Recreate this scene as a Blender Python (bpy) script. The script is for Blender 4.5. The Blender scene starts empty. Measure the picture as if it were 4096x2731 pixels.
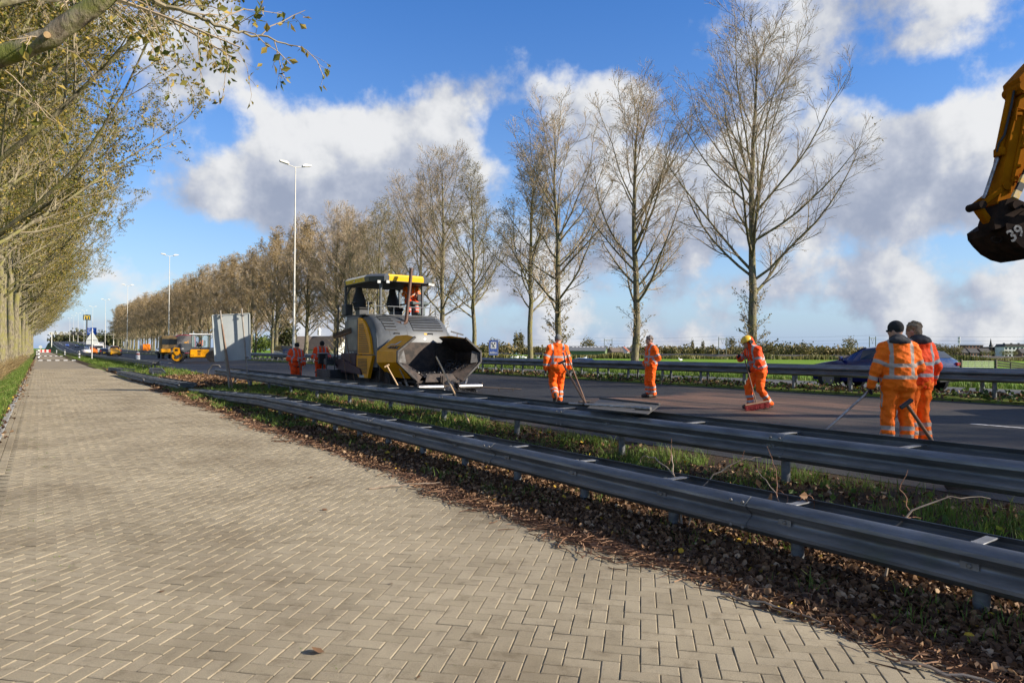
import bpy, bmesh, math, random
import numpy as np
from mathutils import Matrix, Vector, Quaternion

sc = bpy.context.scene
COL = sc.collection
R_ = math.radians

# ------------------------------------------------------------------ camera
cam_d = bpy.data.cameras.new('camera')
cam_d.sensor_width = 36.0
cam_d.lens = 24.26
cam_d.clip_start = 0.1
cam_d.clip_end = 9000.0
cam = bpy.data.objects.new('camera', cam_d)
COL.objects.link(cam)
YAW, PIT, ROLL = R_(34.4), R_(0.8), R_(0.34)
fw = Vector((math.sin(YAW)*math.cos(PIT), math.cos(YAW)*math.cos(PIT), math.sin(PIT)))
rt = Vector((math.cos(YAW), -math.sin(YAW), 0.0))
upv = rt.cross(fw)
rt2 = rt*math.cos(ROLL) + upv*math.sin(ROLL)
up2 = upv*math.cos(ROLL) - rt*math.sin(ROLL)
cam.matrix_world = Matrix(((rt2.x, up2.x, -fw.x, 0.0), (rt2.y, up2.y, -fw.y, 0.0), (rt2.z, up2.z, -fw.z, 1.75), (0, 0, 0, 1)))
sc.camera = cam

# ------------------------------------------------------------------ sun and sky
SUN_AZ = math.atan2(0.66, -0.75)       # from +Y towards +X
SUN_EL = R_(26.0)
sun_dir = Vector((math.sin(SUN_AZ)*math.cos(SUN_EL), math.cos(SUN_AZ)*math.cos(SUN_EL), math.sin(SUN_EL)))
sun_d = bpy.data.lights.new('sun', 'SUN')
sun_d.energy = 5.0
sun_d.angle = R_(0.55)
sun_d.color = (1.0, 0.90, 0.76)
sun = bpy.data.objects.new('sun', sun_d)
sun.rotation_mode = 'QUATERNION'
sun.rotation_quaternion = sun_dir.to_track_quat('Z', 'Y')
COL.objects.link(sun)

cy = sc.cycles
cy.max_bounces = 5
cy.diffuse_bounces = 3
cy.glossy_bounces = 3
cy.transmission_bounces = 4
cy.transparent_max_bounces = 8
cy.caustics_reflective = False
cy.caustics_refractive = False
cy.use_adaptive_sampling = True
cy.adaptive_threshold = 0.02
cy.use_denoising = True
vs = sc.view_settings
vs.view_transform = 'Standard'
vs.look = 'None'
vs.gamma = 1.0
vs.exposure = 0.85
vs.use_curve_mapping = False


def node(nt, kind, ins=None, **props):
    n = nt.nodes.new(kind)
    for k, v in props.items():
        setattr(n, k, v)
    for k, v in (ins or {}).items():
        s = n.inputs[k]
        if isinstance(v, bpy.types.NodeSocket):
            nt.links.new(v, s)
        elif isinstance(v, bpy.types.Node):
            nt.links.new(v.outputs[0], s)
        else:
            s.default_value = v
    return n


def mth(nt, op, a, b=None, c=None, clamp=False):
    ins = {0: a}
    if b is not None:
        ins[1] = b
    if c is not None:
        ins[2] = c
    return node(nt, 'ShaderNodeMath', ins, operation=op, use_clamp=clamp).outputs[0]


def ramp(nt, fac, stops, interp='LINEAR'):
    n = node(nt, 'ShaderNodeValToRGB', {'Fac': fac})
    n.color_ramp.interpolation = interp
    el = n.color_ramp.elements
    while len(el) > 1:
        el.remove(el[-1])
    el[0].position = stops[0][0]
    c = stops[0][1]
    el[0].color = c if len(c) == 4 else (*c, 1)
    for p, c in stops[1:]:
        e = el.new(p)
        e.color = c if len(c) == 4 else (*c, 1)
    return n.outputs[0]


def mixc(nt, fac, a, b, blend='MIX'):
    n = node(nt, 'ShaderNodeMix', data_type='RGBA', blend_type=blend)
    for i, v in ((0, fac), (6, a), (7, b)):
        s = n.inputs[i]
        if isinstance(v, bpy.types.NodeSocket):
            nt.links.new(v, s)
        else:
            s.default_value = v if i == 0 else ((*v, 1) if len(v) == 3 else v)
    return n.outputs[2]


world = bpy.data.worlds.new('World')
sc.world = world
world.use_nodes = True
wt = world.node_tree
wt.nodes.clear()
sky = node(wt, 'ShaderNodeTexSky', sky_type='NISHITA', sun_disc=False)
sky.sun_elevation = SUN_EL
sky.sun_rotation = SUN_AZ
sky.air_density = 1.0
sky.dust_density = 0.0
sky.ozone_density = 1.6
geo = node(wt, 'ShaderNodeTexCoord')
dirv = geo.outputs['Generated']


def cloud_group():
    """density of the broken cumulus cover for a view direction"""
    g = bpy.data.node_groups.new('cloud_density', 'ShaderNodeTree')
    g.interface.new_socket('dir', in_out='INPUT', socket_type='NodeSocketVector')
    g.interface.new_socket('density', in_out='OUTPUT', socket_type='NodeSocketFloat')
    g.interface.new_socket('fine', in_out='OUTPUT', socket_type='NodeSocketFloat')
    g.interface.new_socket('height', in_out='OUTPUT', socket_type='NodeSocketFloat')
    i = g.nodes.new('NodeGroupInput')
    o = g.nodes.new('NodeGroupOutput')
    s = node(g, 'ShaderNodeSeparateXYZ', {0: i.outputs[0]})
    x, y, z = s.outputs
    az = mth(g, 'ARCTAN2', x, y)
    el = mth(g, 'ARCSINE', mth(g, 'MINIMUM', mth(g, 'MAXIMUM', z, -0.99), 0.99))
    zz = mth(g, 'ADD', mth(g, 'MAXIMUM', z, 0.0), 0.22)
    pv = node(g, 'ShaderNodeCombineXYZ', {0: mth(g, 'DIVIDE', x, zz), 1: mth(g, 'DIVIDE', y, zz), 2: mth(g, 'MULTIPLY', z, 2.2)})
    big = node(g, 'ShaderNodeTexNoise', {'Vector': pv.outputs[0], 'Scale': 1.15, 'Detail': 2.0, 'Roughness': 0.5}, noise_dimensions='3D')
    fine = node(g, 'ShaderNodeTexNoise', {'Vector': i.outputs[0], 'Scale': 7.0, 'Detail': 8.0, 'Roughness': 0.58}, noise_dimensions='3D')
    d = mth(g, 'ADD', mth(g, 'MULTIPLY', big.outputs[0], 0.55), mth(g, 'MULTIPLY', fine.outputs[0], 1.0))
    lowv = 0.0
    # cloud banks and clear gaps: azimuth, elevation, half widths (degrees), weight
    for (a0, e0, ra, re, w) in CLOUDS:
        u = mth(g, 'DIVIDE', mth(g, 'SUBTRACT', az, R_(a0)), R_(ra))
        v = mth(g, 'DIVIDE', mth(g, 'SUBTRACT', el, R_(e0)), R_(re))
        q = mth(g, 'ADD', mth(g, 'MULTIPLY', u, u), mth(g, 'MULTIPLY', v, v))
        m = mth(g, 'EXPONENT', mth(g, 'MULTIPLY', q, -1.0))
        d = mth(g, 'MULTIPLY_ADD', m, w, d)
        if w > 0.13:
            lowv = mth(g, 'MULTIPLY_ADD', m, v, lowv)
    g.links.new(d, o.inputs[0])
    g.links.new(fine.outputs[0], o.inputs[1])
    g.links.new(lowv, o.inputs[2])
    return g


CLOUDS = [
    (22.0, 14.5, 9.0, 5.2, 0.34), (15.0, 11.0, 5.0, 4.0, 0.22), (28.0, 16.0, 3.5, 3.5, 0.18), (10.5, 22.0, 4.6, 5.0, 0.22),
    (29.0, 26.5, 11.0, 4.6, -0.42), (17.5, 25.0, 5.0, 4.5, -0.34), (11.0, 16.6, 2.6, 2.6, -0.30), (33.5, 17.2, 2.8, 2.4, -0.26), (48.5, 18.0, 3.0, 2.0, -0.14),
    (12.0, 8.3, 4.0, 1.8, -0.24), (39.5, 20.5, 5.5, 2.8, 0.20), (46.5, 26.8, 4.5, 2.8, -0.24), (58.0, 23.5, 8.0, 5.5, 0.27),
    (65.0, 18.6, 4.5, 1.9, -0.34), (66.0, 12.5, 8.0, 4.6, 0.36), (55.0, 13.0, 8.0, 4.6, 0.28), (43.5, 12.5, 6.0, 4.0, 0.22),
    (69.5, 6.8, 4.5, 1.5, -0.22), (36.0, 8.0, 6.0, 2.5, 0.16), (50.0, 6.0, 10.0, 2.2, 0.12), (40.0, 2.5, 45.0, 2.8, 0.10),
]
cg = cloud_group()
c1 = node(wt, 'ShaderNodeGroup', node_tree=cg)
wt.links.new(dirv, c1.inputs[0])
# light side and shaded side: the fine structure looked up a little towards the sun
off = node(wt, 'ShaderNodeVectorMath', {0: dirv, 1: (0.030, -0.020, 0.045)}, operation='ADD')
fine2 = node(wt, 'ShaderNodeTexNoise', {'Vector': off.outputs[0], 'Scale': 7.0, 'Detail': 5.0, 'Roughness': 0.58}, noise_dimensions='3D')
c2d = mth(wt, 'MULTIPLY_ADD', mth(wt, 'SUBTRACT', fine2.outputs[0], c1.outputs[1]), 2.7, mth(wt, 'MULTIPLY_ADD', c1.outputs[2], -0.55, 0.44))
c2d = mth(wt, 'MULTIPLY_ADD', mth(wt, 'SUBTRACT', c1.outputs[0], 0.93), 0.40, c2d)
dens = c1.outputs[0]
cover = node(wt, 'ShaderNodeMapRange', {0: dens, 1: 0.75, 2: 0.915, 3: 0.0, 4: 1.0}, interpolation_type='SMOOTHSTEP').outputs[0]
shade = node(wt, 'ShaderNodeMapRange', {0: c2d, 1: 0.0, 2: 1.0, 3: 0.0, 4: 1.0}, interpolation_type='SMOOTHSTEP').outputs[0]
ccol = ramp(wt, shade, [(0.0, (8.0, 8.1, 8.3)), (0.22, (6.7, 6.9, 7.3)), (0.55, (4.9, 5.3, 6.3)), (1.0, (3.3, 3.8, 5.0))])
skyc = node(wt, 'ShaderNodeHueSaturation', {'Color': sky.outputs[0], 'Saturation': 1.42, 'Value': 1.90, 'Hue': 0.515}).outputs[0]
# far, thin cloud cover low over the horizon
zc = mth(wt, 'MAXIMUM', node(wt, 'ShaderNodeSeparateXYZ', {0: dirv}).outputs[2], 0.0)
low = mth(wt, 'EXPONENT', mth(wt, 'MULTIPLY', zc, -5.0))
skyc = mixc(wt, mth(wt, 'MULTIPLY', low, 0.97), skyc, (3.1, 4.4, 7.0))
mixed = mixc(wt, cover, skyc, ccol)
bg = node(wt, 'ShaderNodeBackground', {'Color': mixed, 'Strength': 0.058})
world.cycles.sampling_method = 'MANUAL'
world.cycles.sample_map_resolution = 512
wo = node(wt, 'ShaderNodeOutputWorld', {0: bg.outputs[0]})


# ------------------------------------------------------------------ materials
MATS = {}


def mat(name, col, col2=None, scale=6.0, rough=0.6, metal=0.0, bump=0.0, bscale=None, detail=5.0, emit=None, spec=0.5, stretch=(1, 1, 1), coat=0.0, attr=None, lo=0.38, hi=0.62):
    if name in MATS:
        return MATS[name]
    m = bpy.data.materials.new(name)
    m.use_nodes = True
    nt = m.node_tree
    b = nt.nodes['Principled BSDF']
    b.inputs['Roughness'].default_value = rough
    b.inputs['Metallic'].default_value = metal
    b.inputs['Specular IOR Level'].default_value = spec
    b.inputs['Coat Weight'].default_value = coat
    b.inputs['Base Color'].default_value = (*col, 1)
    if col2 is not None or bump:
        tc = node(nt, 'ShaderNodeTexCoord')
        mp = node(nt, 'ShaderNodeMapping', {'Vector': tc.outputs['Object'], 'Scale': stretch})
        if col2 is not None:
            nz = node(nt, 'ShaderNodeTexNoise', {'Vector': mp.outputs[0], 'Scale': scale, 'Detail': detail, 'Roughness': 0.6})
            f = nz.outputs[0]
            cc = ramp(nt, f, [(lo, col), (hi, col2)])
            nt.links.new(cc, b.inputs['Base Color'])
        if bump:
            nb = node(nt, 'ShaderNodeTexNoise', {'Vector': mp.outputs[0], 'Scale': bscale or scale*3, 'Detail': 4.0})
            bp = node(nt, 'ShaderNodeBump', {'Height': nb.outputs[0], 'Strength': bump, 'Distance': 0.02})
            nt.links.new(bp.outputs[0], b.inputs['Normal'])
    if emit:
        b.inputs['Emission Color'].default_value = (*col, 1)
        b.inputs['Emission Strength'].default_value = emit
    MATS[name] = m
    return m


def leaf_mat(name, stops, trans=0.35, rough=0.55):
    """leaf material: colour picked by the per-leaf attribute 'var'"""
    m = bpy.data.materials.new(name)
    m.use_nodes = True
    nt = m.node_tree
    b = nt.nodes['Principled BSDF']
    at = node(nt, 'ShaderNodeAttribute', attribute_name='var')
    c = ramp(nt, at.outputs['Fac'], stops)
    nt.links.new(c, b.inputs['Base Color'])
    b.inputs['Roughness'].default_value = rough
    b.inputs['Specular IOR Level'].default_value = 0.3
    if trans > 0:
        tr = node(nt, 'ShaderNodeBsdfTranslucent', {'Color': c})
        mx = node(nt, 'ShaderNodeMixShader', {0: trans, 1: b.outputs[0], 2: tr.outputs[0]})
        nt.links.new(mx.outputs[0], nt.nodes['Material Output'].inputs[0])
    MATS[name] = m
    return m


# ------------------------------------------------------------------ mesh helpers
def link(o, parent=None):
    COL.objects.link(o)
    if parent is not None:
        o.parent = parent
    return o


def tag(o, label=None, cat=None, group=None, kind=None):
    if label:
        o['label'] = label
    if cat:
        o['category'] = cat
    if group:
        o['group'] = group
    if kind:
        o['kind'] = kind
    return o


def empty(name, loc=(0, 0, 0), rz=0.0, label=None, cat=None, group=None):
    o = bpy.data.objects.new(name, None)
    o.empty_display_size = 0.2
    o.location = loc
    o.rotation_euler = (0, 0, rz)
    COL.objects.link(o)
    return tag(o, label, cat, group)


def copy_tree(o, parent=None):
    c = o.copy()
    COL.objects.link(c)
    if parent is not None:
        c.parent = parent
    for ch in list(o.children):
        copy_tree(ch, c)
    return c


def arr_mesh(name, V, faces_n, F, mats, smooth=False, var=None, mi=None):
    """fast mesh: V (n,3), F (m,k) with k fixed = faces_n"""
    me = bpy.data.meshes.new(name)
    V = np.ascontiguousarray(V, dtype=np.float32)
    F = np.ascontiguousarray(F, dtype=np.int32)
    me.vertices.add(len(V))
    me.vertices.foreach_set('co', V.ravel())
    me.loops.add(F.size)
    me.loops.foreach_set('vertex_index', F.ravel())
    me.polygons.add(len(F))
    me.polygons.foreach_set('loop_start', np.arange(0, F.size, faces_n, dtype=np.int32))
    me.polygons.foreach_set('use_smooth', np.full(len(F), bool(smooth)))
    for m in (mats if isinstance(mats, (list, tuple)) else [mats]):
        me.materials.append(m)
    if mi is not None:
        me.polygons.foreach_set('material_index', np.ascontiguousarray(mi, dtype=np.int32))
    me.update(calc_edges=True)
    if var is not None:
        a = me.attributes.new('var', 'FLOAT', 'FACE')
        a.data.foreach_set('value', np.ascontiguousarray(var, dtype=np.float32))
    me.validate()
    return me


class MB:
    """collects shapes into one mesh"""
    def __init__(self):
        self.v, self.f, self.m, self.s = [], [], [], []
        self.mi, self.sm = 0, False
        self.M = Matrix.Identity(4)

    def add(self, vs_, fs, smooth=None):
        b = len(self.v)
        self.v.extend([self.M @ Vector(p) for p in vs_])
        for f in fs:
            self.f.append([b+i for i in f])
            self.m.append(self.mi)
            self.s.append(self.sm if smooth is None else smooth)
        return self

    def box(self, c, s, rot=None, taper=1.0):
        x, y, z = s[0]/2, s[1]/2, s[2]/2
        P = [Vector((sx*x*(taper if sz > 0 else 1), sy*y*(taper if sz > 0 else 1), sz*z)) for sz in (-1, 1) for sy in (-1, 1) for sx in (-1, 1)]
        if rot is not None:
            P = [rot @ p for p in P]
        P = [p+Vector(c) for p in P]
        return self.add(P, [(0, 2, 3, 1), (4, 5, 7, 6), (0, 1, 5, 4), (2, 6, 7, 3), (0, 4, 6, 2), (1, 3, 7, 5)], False)

    def bbox(self, c, s, b=0.01, rot=None):
        """box with chamfered edges"""
        x, y, z = s[0]/2, s[1]/2, s[2]/2
        b = min(b, x*0.9, y*0.9, z*0.9)
        bm = bmesh.new()
        bmesh.ops.create_cube(bm, size=1.0)
        for v in bm.verts:
            v.co = Vector((v.co.x*2*x, v.co.y*2*y, v.co.z*2*z))
        bmesh.ops.bevel(bm, geom=bm.edges[:], offset=b, segments=1, affect='EDGES')
        P = [v.co.copy() for v in bm.verts]
        for i, v in enumerate(bm.verts):
            v.index = i
        Fs = [[v.index for v in f.verts] for f in bm.faces]
        bm.free()
        if rot is not None:
            P = [rot @ p for p in P]
        return self.add([p+Vector(c) for p in P], Fs, False)

    def cyl(self, p0, p1, r0, r1=None, n=12, cap=True, smooth=True):
        r1 = r0 if r1 is None else r1
        p0, p1 = Vector(p0), Vector(p1)
        ax = (p1-p0)
        if ax.length < 1e-9:
            return self
        ax.normalize()
        u = ax.orthogonal().normalized()
        w = ax.cross(u)
        P, Fs = [], []
        for p, r in ((p0, r0), (p1, r1)):
            for i in range(n):
                a = 2*math.pi*i/n
                P.append(p+u*(r*math.cos(a))+w*(r*math.sin(a)))
        for i in range(n):
            j = (i+1) % n
            Fs.append((i, j, n+j, n+i))
        self.add(P, Fs, smooth)
        if cap:
            self.add([P[i] for i in range(n)][::-1], [tuple(range(n))], False)
            self.add([P[n+i] for i in range(n)], [tuple(range(n))], False)
        return self

    def tube(self, pts, r, n=8, cap=True):
        pts = [Vector(p) for p in pts]
        k = len(pts)
        rr = r if isinstance(r, (list, tuple)) else [r]*k
        rings = []
        u = None
        for i in range(k):
            t = (pts[min(i+1, k-1)]-pts[max(i-1, 0)]).normalized()
            if u is None:
                u = t.orthogonal().normalized()
            else:
                u = (u-t*u.dot(t)).normalized()
            w = t.cross(u)
            rings.append([pts[i]+u*(rr[i]*math.cos(2*math.pi*j/n))+w*(rr[i]*math.sin(2*math.pi*j/n)) for j in range(n)])
        self.loft(rings, True, cap)
        return self

    def loft(self, rings, smooth=True, cap=True, close=True):
        n = len(rings[0])
        P = [p for r in rings for p in r]
        Fs = []
        for i in range(len(rings)-1):
            for j in range(n if close else n-1):
                a, b = i*n+j, i*n+(j+1) % n
                Fs.append((a, b, b+n, a+n))
        self.add(P, Fs, smooth)
        if cap and close:
            self.add(list(rings[0])[::-1], [tuple(range(n))], False)
            self.add(list(rings[-1]), [tuple(range(n))], False)
        return self

    def prism(self, poly, axis, a, b, smooth=False):
        """poly: 2-D points; extruded along axis ('x','y','z') from a to b"""
        def T(p, t):
            if axis == 'x':
                return (t, p[0], p[1])
            if axis == 'y':
                return (p[0], t, p[1])
            return (p[0], p[1], t)
        n = len(poly)
        P = [T(p, a) for p in poly]+[T(p, b) for p in poly]
        self.add(P, [(i, (i+1) % n, n+(i+1) % n, n+i) for i in range(n)], smooth)
        self.add(P[:n][::-1], [tuple(range(n))], False)
        self.add(P[n:], [tuple(range(n))], False)
        return self

    def sphere(self, c, r, n=12, m=8, zmin=-1.0):
        r = r if isinstance(r, (list, tuple)) else (r, r, r)
        P, Fs = [], []
        t0 = math.acos(max(-1, min(1, zmin)))
        for i in range(m+1):
            th = t0*i/m
            for j in range(n):
                a = 2*math.pi*j/n
                P.append((c[0]+r[0]*math.sin(th)*math.cos(a), c[1]+r[1]*math.sin(th)*math.sin(a), c[2]+r[2]*math.cos(th)))
        for i in range(m):
            for j in range(n):
                k = (j+1) % n
                Fs.append((i*n+j, i*n+n+j, i*n+n+k, i*n+k))
        return self.add(P, Fs, True)

    def quad(self, a, b, c, d):
        return self.add([a, b, c, d], [(0, 1, 2, 3)], False)

    def mesh(self, name, mats):
        me = bpy.data.meshes.new(name)
        me.from_pydata([tuple(p) for p in self.v], [], self.f)
        for m in (mats if isinstance(mats, (list, tuple)) else [mats]):
            me.materials.append(m)
        me.polygons.foreach_set('material_index', self.m)
        me.polygons.foreach_set('use_smooth', self.s)
        bm = bmesh.new()
        bm.from_mesh(me)
        bmesh.ops.remove_doubles(bm, verts=bm.verts, dist=1e-5)
        bmesh.ops.recalc_face_normals(bm, faces=bm.faces)
        bm.to_mesh(me)
        bm.free()
        if any(self.s):
            try:
                me.set_sharp_from_angle(angle=R_(40))
            except Exception:
                pass
        me.update()
        return me

    def build(self, name, mats, parent=None, **kw):
        o = bpy.data.objects.new(name, self.mesh(name, mats))
        link(o, parent)
        return tag(o, **kw)


def text_mesh(name, s, size, m, depth=0.002, bold=0.0, shear=0.0, align='CENTER'):
    cu = bpy.data.curves.new(name, 'FONT')
    cu.body = s
    cu.size = size
    cu.extrude = depth
    cu.offset = bold
    cu.shear = shear
    cu.align_x = align
    cu.align_y = 'CENTER'
    cu.resolution_u = 2
    o = bpy.data.objects.new(name, cu)
    COL.objects.link(o)
    dg = bpy.context.evaluated_depsgraph_get()
    me = bpy.data.meshes.new_from_object(o.evaluated_get(dg))
    bpy.data.objects.remove(o)
    bpy.data.curves.remove(cu)
    me.name = name
    me.materials.clear()
    me.materials.append(m)
    return me


def text_obj(name, s, size, m, origin, xdir, ydir, parent=None, **kw):
    """lettering lying in the plane spanned by xdir (reading direction) and ydir"""
    me = text_mesh(name, s, size, m, **kw)
    X, Y = Vector(xdir).normalized(), Vector(ydir).normalized()
    Z = X.cross(Y).normalized()
    Y = Z.cross(X)
    o = bpy.data.objects.new(name, me)
    link(o, parent)
    o.matrix_local = Matrix(((X.x, Y.x, Z.x, origin[0]), (X.y, Y.y, Z.y, origin[1]), (X.z, Y.z, Z.z, origin[2]), (0, 0, 0, 1)))
    return o


def proj(p):
    v = Vector(p)-Vector((0, 0, 1.75))
    d = v.dot(fw)
    return (512+690*v.dot(rt2)/d, 341.4-690*v.dot(up2)/d, d) if d > 0.05 else (-9e9, -9e9, d)


# ------------------------------------------------------------------ terrain heights
def smooth01(t):
    t = max(0.0, min(1.0, t))
    return t*t*(3-2*t)


def rise(Y):
    return 7.4*smooth01((Y-230)/520.0)


XS = [(-60, -0.35), (-6.0, -0.25), (-2.5, 0.0), (-0.8, 0.02), (-0.7, 0.0), (4.0, -0.02), (4.25, -0.012), (4.6, 0.03), (5.3, 0.04), (7.0, 0.17), (8.2, 0.24), (19.3, 0.50),
      (19.6, 0.58), (21.0, 0.62), (22.6, 0.58), (22.9, 0.50), (33.2, 0.26), (33.8, 0.30), (37.5, 0.05), (40.0, -0.33), (48.0, -0.35), (400, -0.35)]


def gz(X, Y=0.0):
    for (x0, z0), (x1, z1) in zip(XS, XS[1:]):
        if X <= x1:
            z = z0+(z1-z0)*(X-x0)/(x1-x0)
            break
    else:
        z = XS[-1][1]
    k = 1.0
    if X < 8.2:
        k = max(0.0, min(1.0, (X-5.0)/3.2))
    elif X > 33.2:
        k = max(0.0, 1-(X-33.2)/14.0)
    return z+rise(Y)*k


def strip(name, x0, x1, ys, m, dz=0.0, nx=8, kind='structure', parent=None, jit=0.0, edge=0.0):
    rng = np.random.default_rng(abs(hash(name)) % 1000 if False else len(name)*7)
    xs = np.linspace(x0, x1, nx+1)
    V, F = [], []
    for j, y in enumerate(ys):
        for i, x in enumerate(xs):
            xx = x
            if edge and (i == 0 or i == nx):
                xx = x+rng.normal(0, edge)
            V.append((xx, y, gz(x, y)+dz+(rng.normal(0, jit) if jit and 0 < i < nx else 0)))
    n = nx+1
    for j in range(len(ys)-1):
        for i in range(nx):
            a = j*n+i
            F.append((a, a+1, a+n+1, a+n))
    me = arr_mesh(name, np.array(V), 4, np.array(F), m, smooth=True)
    o = bpy.data.objects.new(name, me)
    link(o, parent)
    if kind:
        o['kind'] = kind
    return o


YS = list(np.arange(-40, 60, 2.0))+list(np.arange(60, 260, 10.0))+list(np.arange(260, 700, 15.0))+[700, 800, 1000]

# ---- surface materials
def grass_ground(name, c1, c2, c3, s1=0.6, s2=9.0):
    m = bpy.data.materials.new(name)
    m.use_nodes = True
    nt = m.node_tree
    b = nt.nodes['Principled BSDF']
    tc = node(nt, 'ShaderNodeTexCoord')
    n1 = node(nt, 'ShaderNodeTexNoise', {'Vector': tc.outputs['Object'], 'Scale': s1, 'Detail': 6.0, 'Roughness': 0.65})
    n2 = node(nt, 'ShaderNodeTexNoise', {'Vector': tc.outputs['Object'], 'Scale': s2, 'Detail': 6.0, 'Roughness': 0.7})
    a = mixc(nt, ramp(nt, n1.outputs[0], [(0.40, (0, 0, 0)), (0.62, (1, 1, 1))]), c1, c2)
    c = mixc(nt, ramp(nt, n2.outputs[0], [(0.48, (0, 0, 0)), (0.66, (1, 1, 1))]), a, c3)
    nt.links.new(c, b.inputs['Base Color'])
    b.inputs['Roughness'].default_value = 0.9
    b.inputs['Specular IOR Level'].default_value = 0.15
    bp = node(nt, 'ShaderNodeBump', {'Height': n2.outputs[0], 'Strength': 0.6, 'Distance': 0.05})
    nt.links.new(bp.outputs[0], b.inputs['Normal'])
    MATS[name] = m
    return m


M_field = grass_ground('meadow_grass', (0.120, 0.215, 0.006), (0.10, 0.19, 0.006), (0.14, 0.22, 0.010), 0.02, 0.3)
M_verge = grass_ground('verge_grass', (0.095, 0.135, 0.011), (0.08, 0.115, 0.011), (0.11, 0.078, 0.028), 0.35, 3.0)
M_soil = grass_ground('verge_soil', (0.050, 0.033, 0.020), (0.075, 0.050, 0.028), (0.035, 0.024, 0.015), 0.9, 14.0)


def asphalt_mat(name):
    """dual carriageway surface: worn grey, a fresh black lane, a milled brownish stretch"""
    m = bpy.data.materials.new(name)
    m.use_nodes = True
    nt = m.node_tree
    b = nt.nodes['Principled BSDF']
    tc = node(nt, 'ShaderNodeTexCoord')
    P = tc.outputs['Object']
    s = node(nt, 'ShaderNodeSeparateXYZ', {0: P})
    x, y = s.outputs[0], s.outputs[1]
    nA = node(nt, 'ShaderNodeTexNoise', {'Vector': P, 'Scale': 0.45, 'Detail': 7.0, 'Roughness': 0.62})
    mp = node(nt, 'ShaderNodeMapping', {'Vector': P, 'Scale': (1.6, 0.16, 1.0)})
    nB = node(nt, 'ShaderNodeTexNoise', {'Vector': mp.outputs[0], 'Scale': 1.6, 'Detail': 6.0, 'Roughness': 0.62})
    nG = node(nt, 'ShaderNodeTexNoise', {'Vector': P, 'Scale': 55.0, 'Detail': 3.0, 'Roughness': 0.8})
    worn = mixc(nt, ramp(nt, nB.outputs[0], [(0.38, (0, 0, 0)), (0.64, (1, 1, 1))]), (0.021, 0.0195, 0.018), (0.040, 0.036, 0.032))
    fresh = mixc(nt, nG.outputs[0], (0.010, 0.011, 0.014), (0.034, 0.036, 0.042))
    milled = mixc(nt, ramp(nt, nB.outputs[0], [(0.36, (0, 0, 0)), (0.62, (1, 1, 1))]), (0.034, 0.025, 0.020), (0.175, 0.098, 0.062))
    # the fresh lane: x 8..12.6, beyond the paver; tack coat in front of it
    jx = mth(nt, 'MULTIPLY_ADD', nA.outputs[0], 1.0, mth(nt, 'SUBTRACT', x, 0.5))
    jy = mth(nt, 'MULTIPLY_ADD', nA.outputs[0], 5.0, mth(nt, 'SUBTRACT', y, 2.5))

    def band(v, a, b_, w):
        u = node(nt, 'ShaderNodeMapRange', {0: v, 1: a, 2: a+w, 3: 0.0, 4: 1.0}, interpolation_type='SMOOTHSTEP').outputs[0]
        d = node(nt, 'ShaderNodeMapRange', {0: v, 1: b_-w, 2: b_, 3: 1.0, 4: 0.0}, interpolation_type='SMOOTHSTEP').outputs[0]
        return mth(nt, 'MULTIPLY', u, d)
    f_fresh = mth(nt, 'MULTIPLY', band(x, 7.0, 13.0, 0.06), band(jy, 29.0, 76.0, 1.0))
    f_tack = mth(nt, 'MULTIPLY', band(jx, 7.0, 18.6, 0.5), band(jy, 14.4, 60.0, 1.2))
    f_mill = mth(nt, 'MULTIPLY', band(jx, 11.8, 19.0, 2.2), band(jy, 6.5, 17.5, 3.5))
    c = mixc(nt, f_mill, worn, milled)
    tack = mixc(nt, ramp(nt, nG.outputs[0], [(0.50, (0, 0, 0)), (0.72, (1, 1, 1))]), (0.011, 0.0115, 0.013), (0.062, 0.060, 0.058))
    c = mixc(nt, f_tack, c, tack)
    c = mixc(nt, f_fresh, c, fresh)
    grit = ramp(nt, nG.outputs[0], [(0.30, (0.62, 0.62, 0.62)), (0.70, (1.30, 1.30, 1.30))])
    c = mixc(nt, 1.0, c, grit, 'MULTIPLY')
    nt.links.new(c, b.inputs['Base Color'])
    b.inputs['Roughness'].default_value = 0.72
    b.inputs['Specular IOR Level'].default_value = 0.35
    bp = node(nt, 'ShaderNodeBump', {'Height': nG.outputs[0], 'Strength': 0.55, 'Distance': 0.012})
    nt.links.new(bp.outputs[0], b.inputs['Normal'])
    MATS[name] = m
    return m


M_road = asphalt_mat('asphalt')
M_paint = mat('road_paint', (0.62, 0.61, 0.58), (0.34, 0.33, 0.31), scale=9.0, rough=0.7)
M_joint = mat('joint_sand', (0.25, 0.215, 0.15), (0.18, 0.155, 0.11), scale=30, rough=0.95, spec=0.1)

# the great sheet of polder land out to the horizon
big = MB()
big.M = Matrix.Translation((0, 0, 0))
gv, gf = [], []
gx = [-4000, -600, -60, -6, -2.5, 37.5, 40, 44, 400, 1500, 5000]
gyy = [-3000, -200, -40, 60, 260, 700, 2500, 7000]
for yy in gyy:
    for xx in gx:
        zz = -0.62 if -2.6 < xx < 39 else (-0.5 if 39 < xx < 41 else -0.36)
        gv.append((xx, yy, zz))
n_ = len(gx)
for j in range(len(gyy)-1):
    for i in range(n_-1):
        a = j*n_+i
        gf.append((a, a+1, a+n_+1, a+n_))
o = bpy.data.objects.new('ground', arr_mesh('ground', np.array(gv, float), 4, np.array(gf), M_field))
link(o)
o['kind'] = 'structure'

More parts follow.
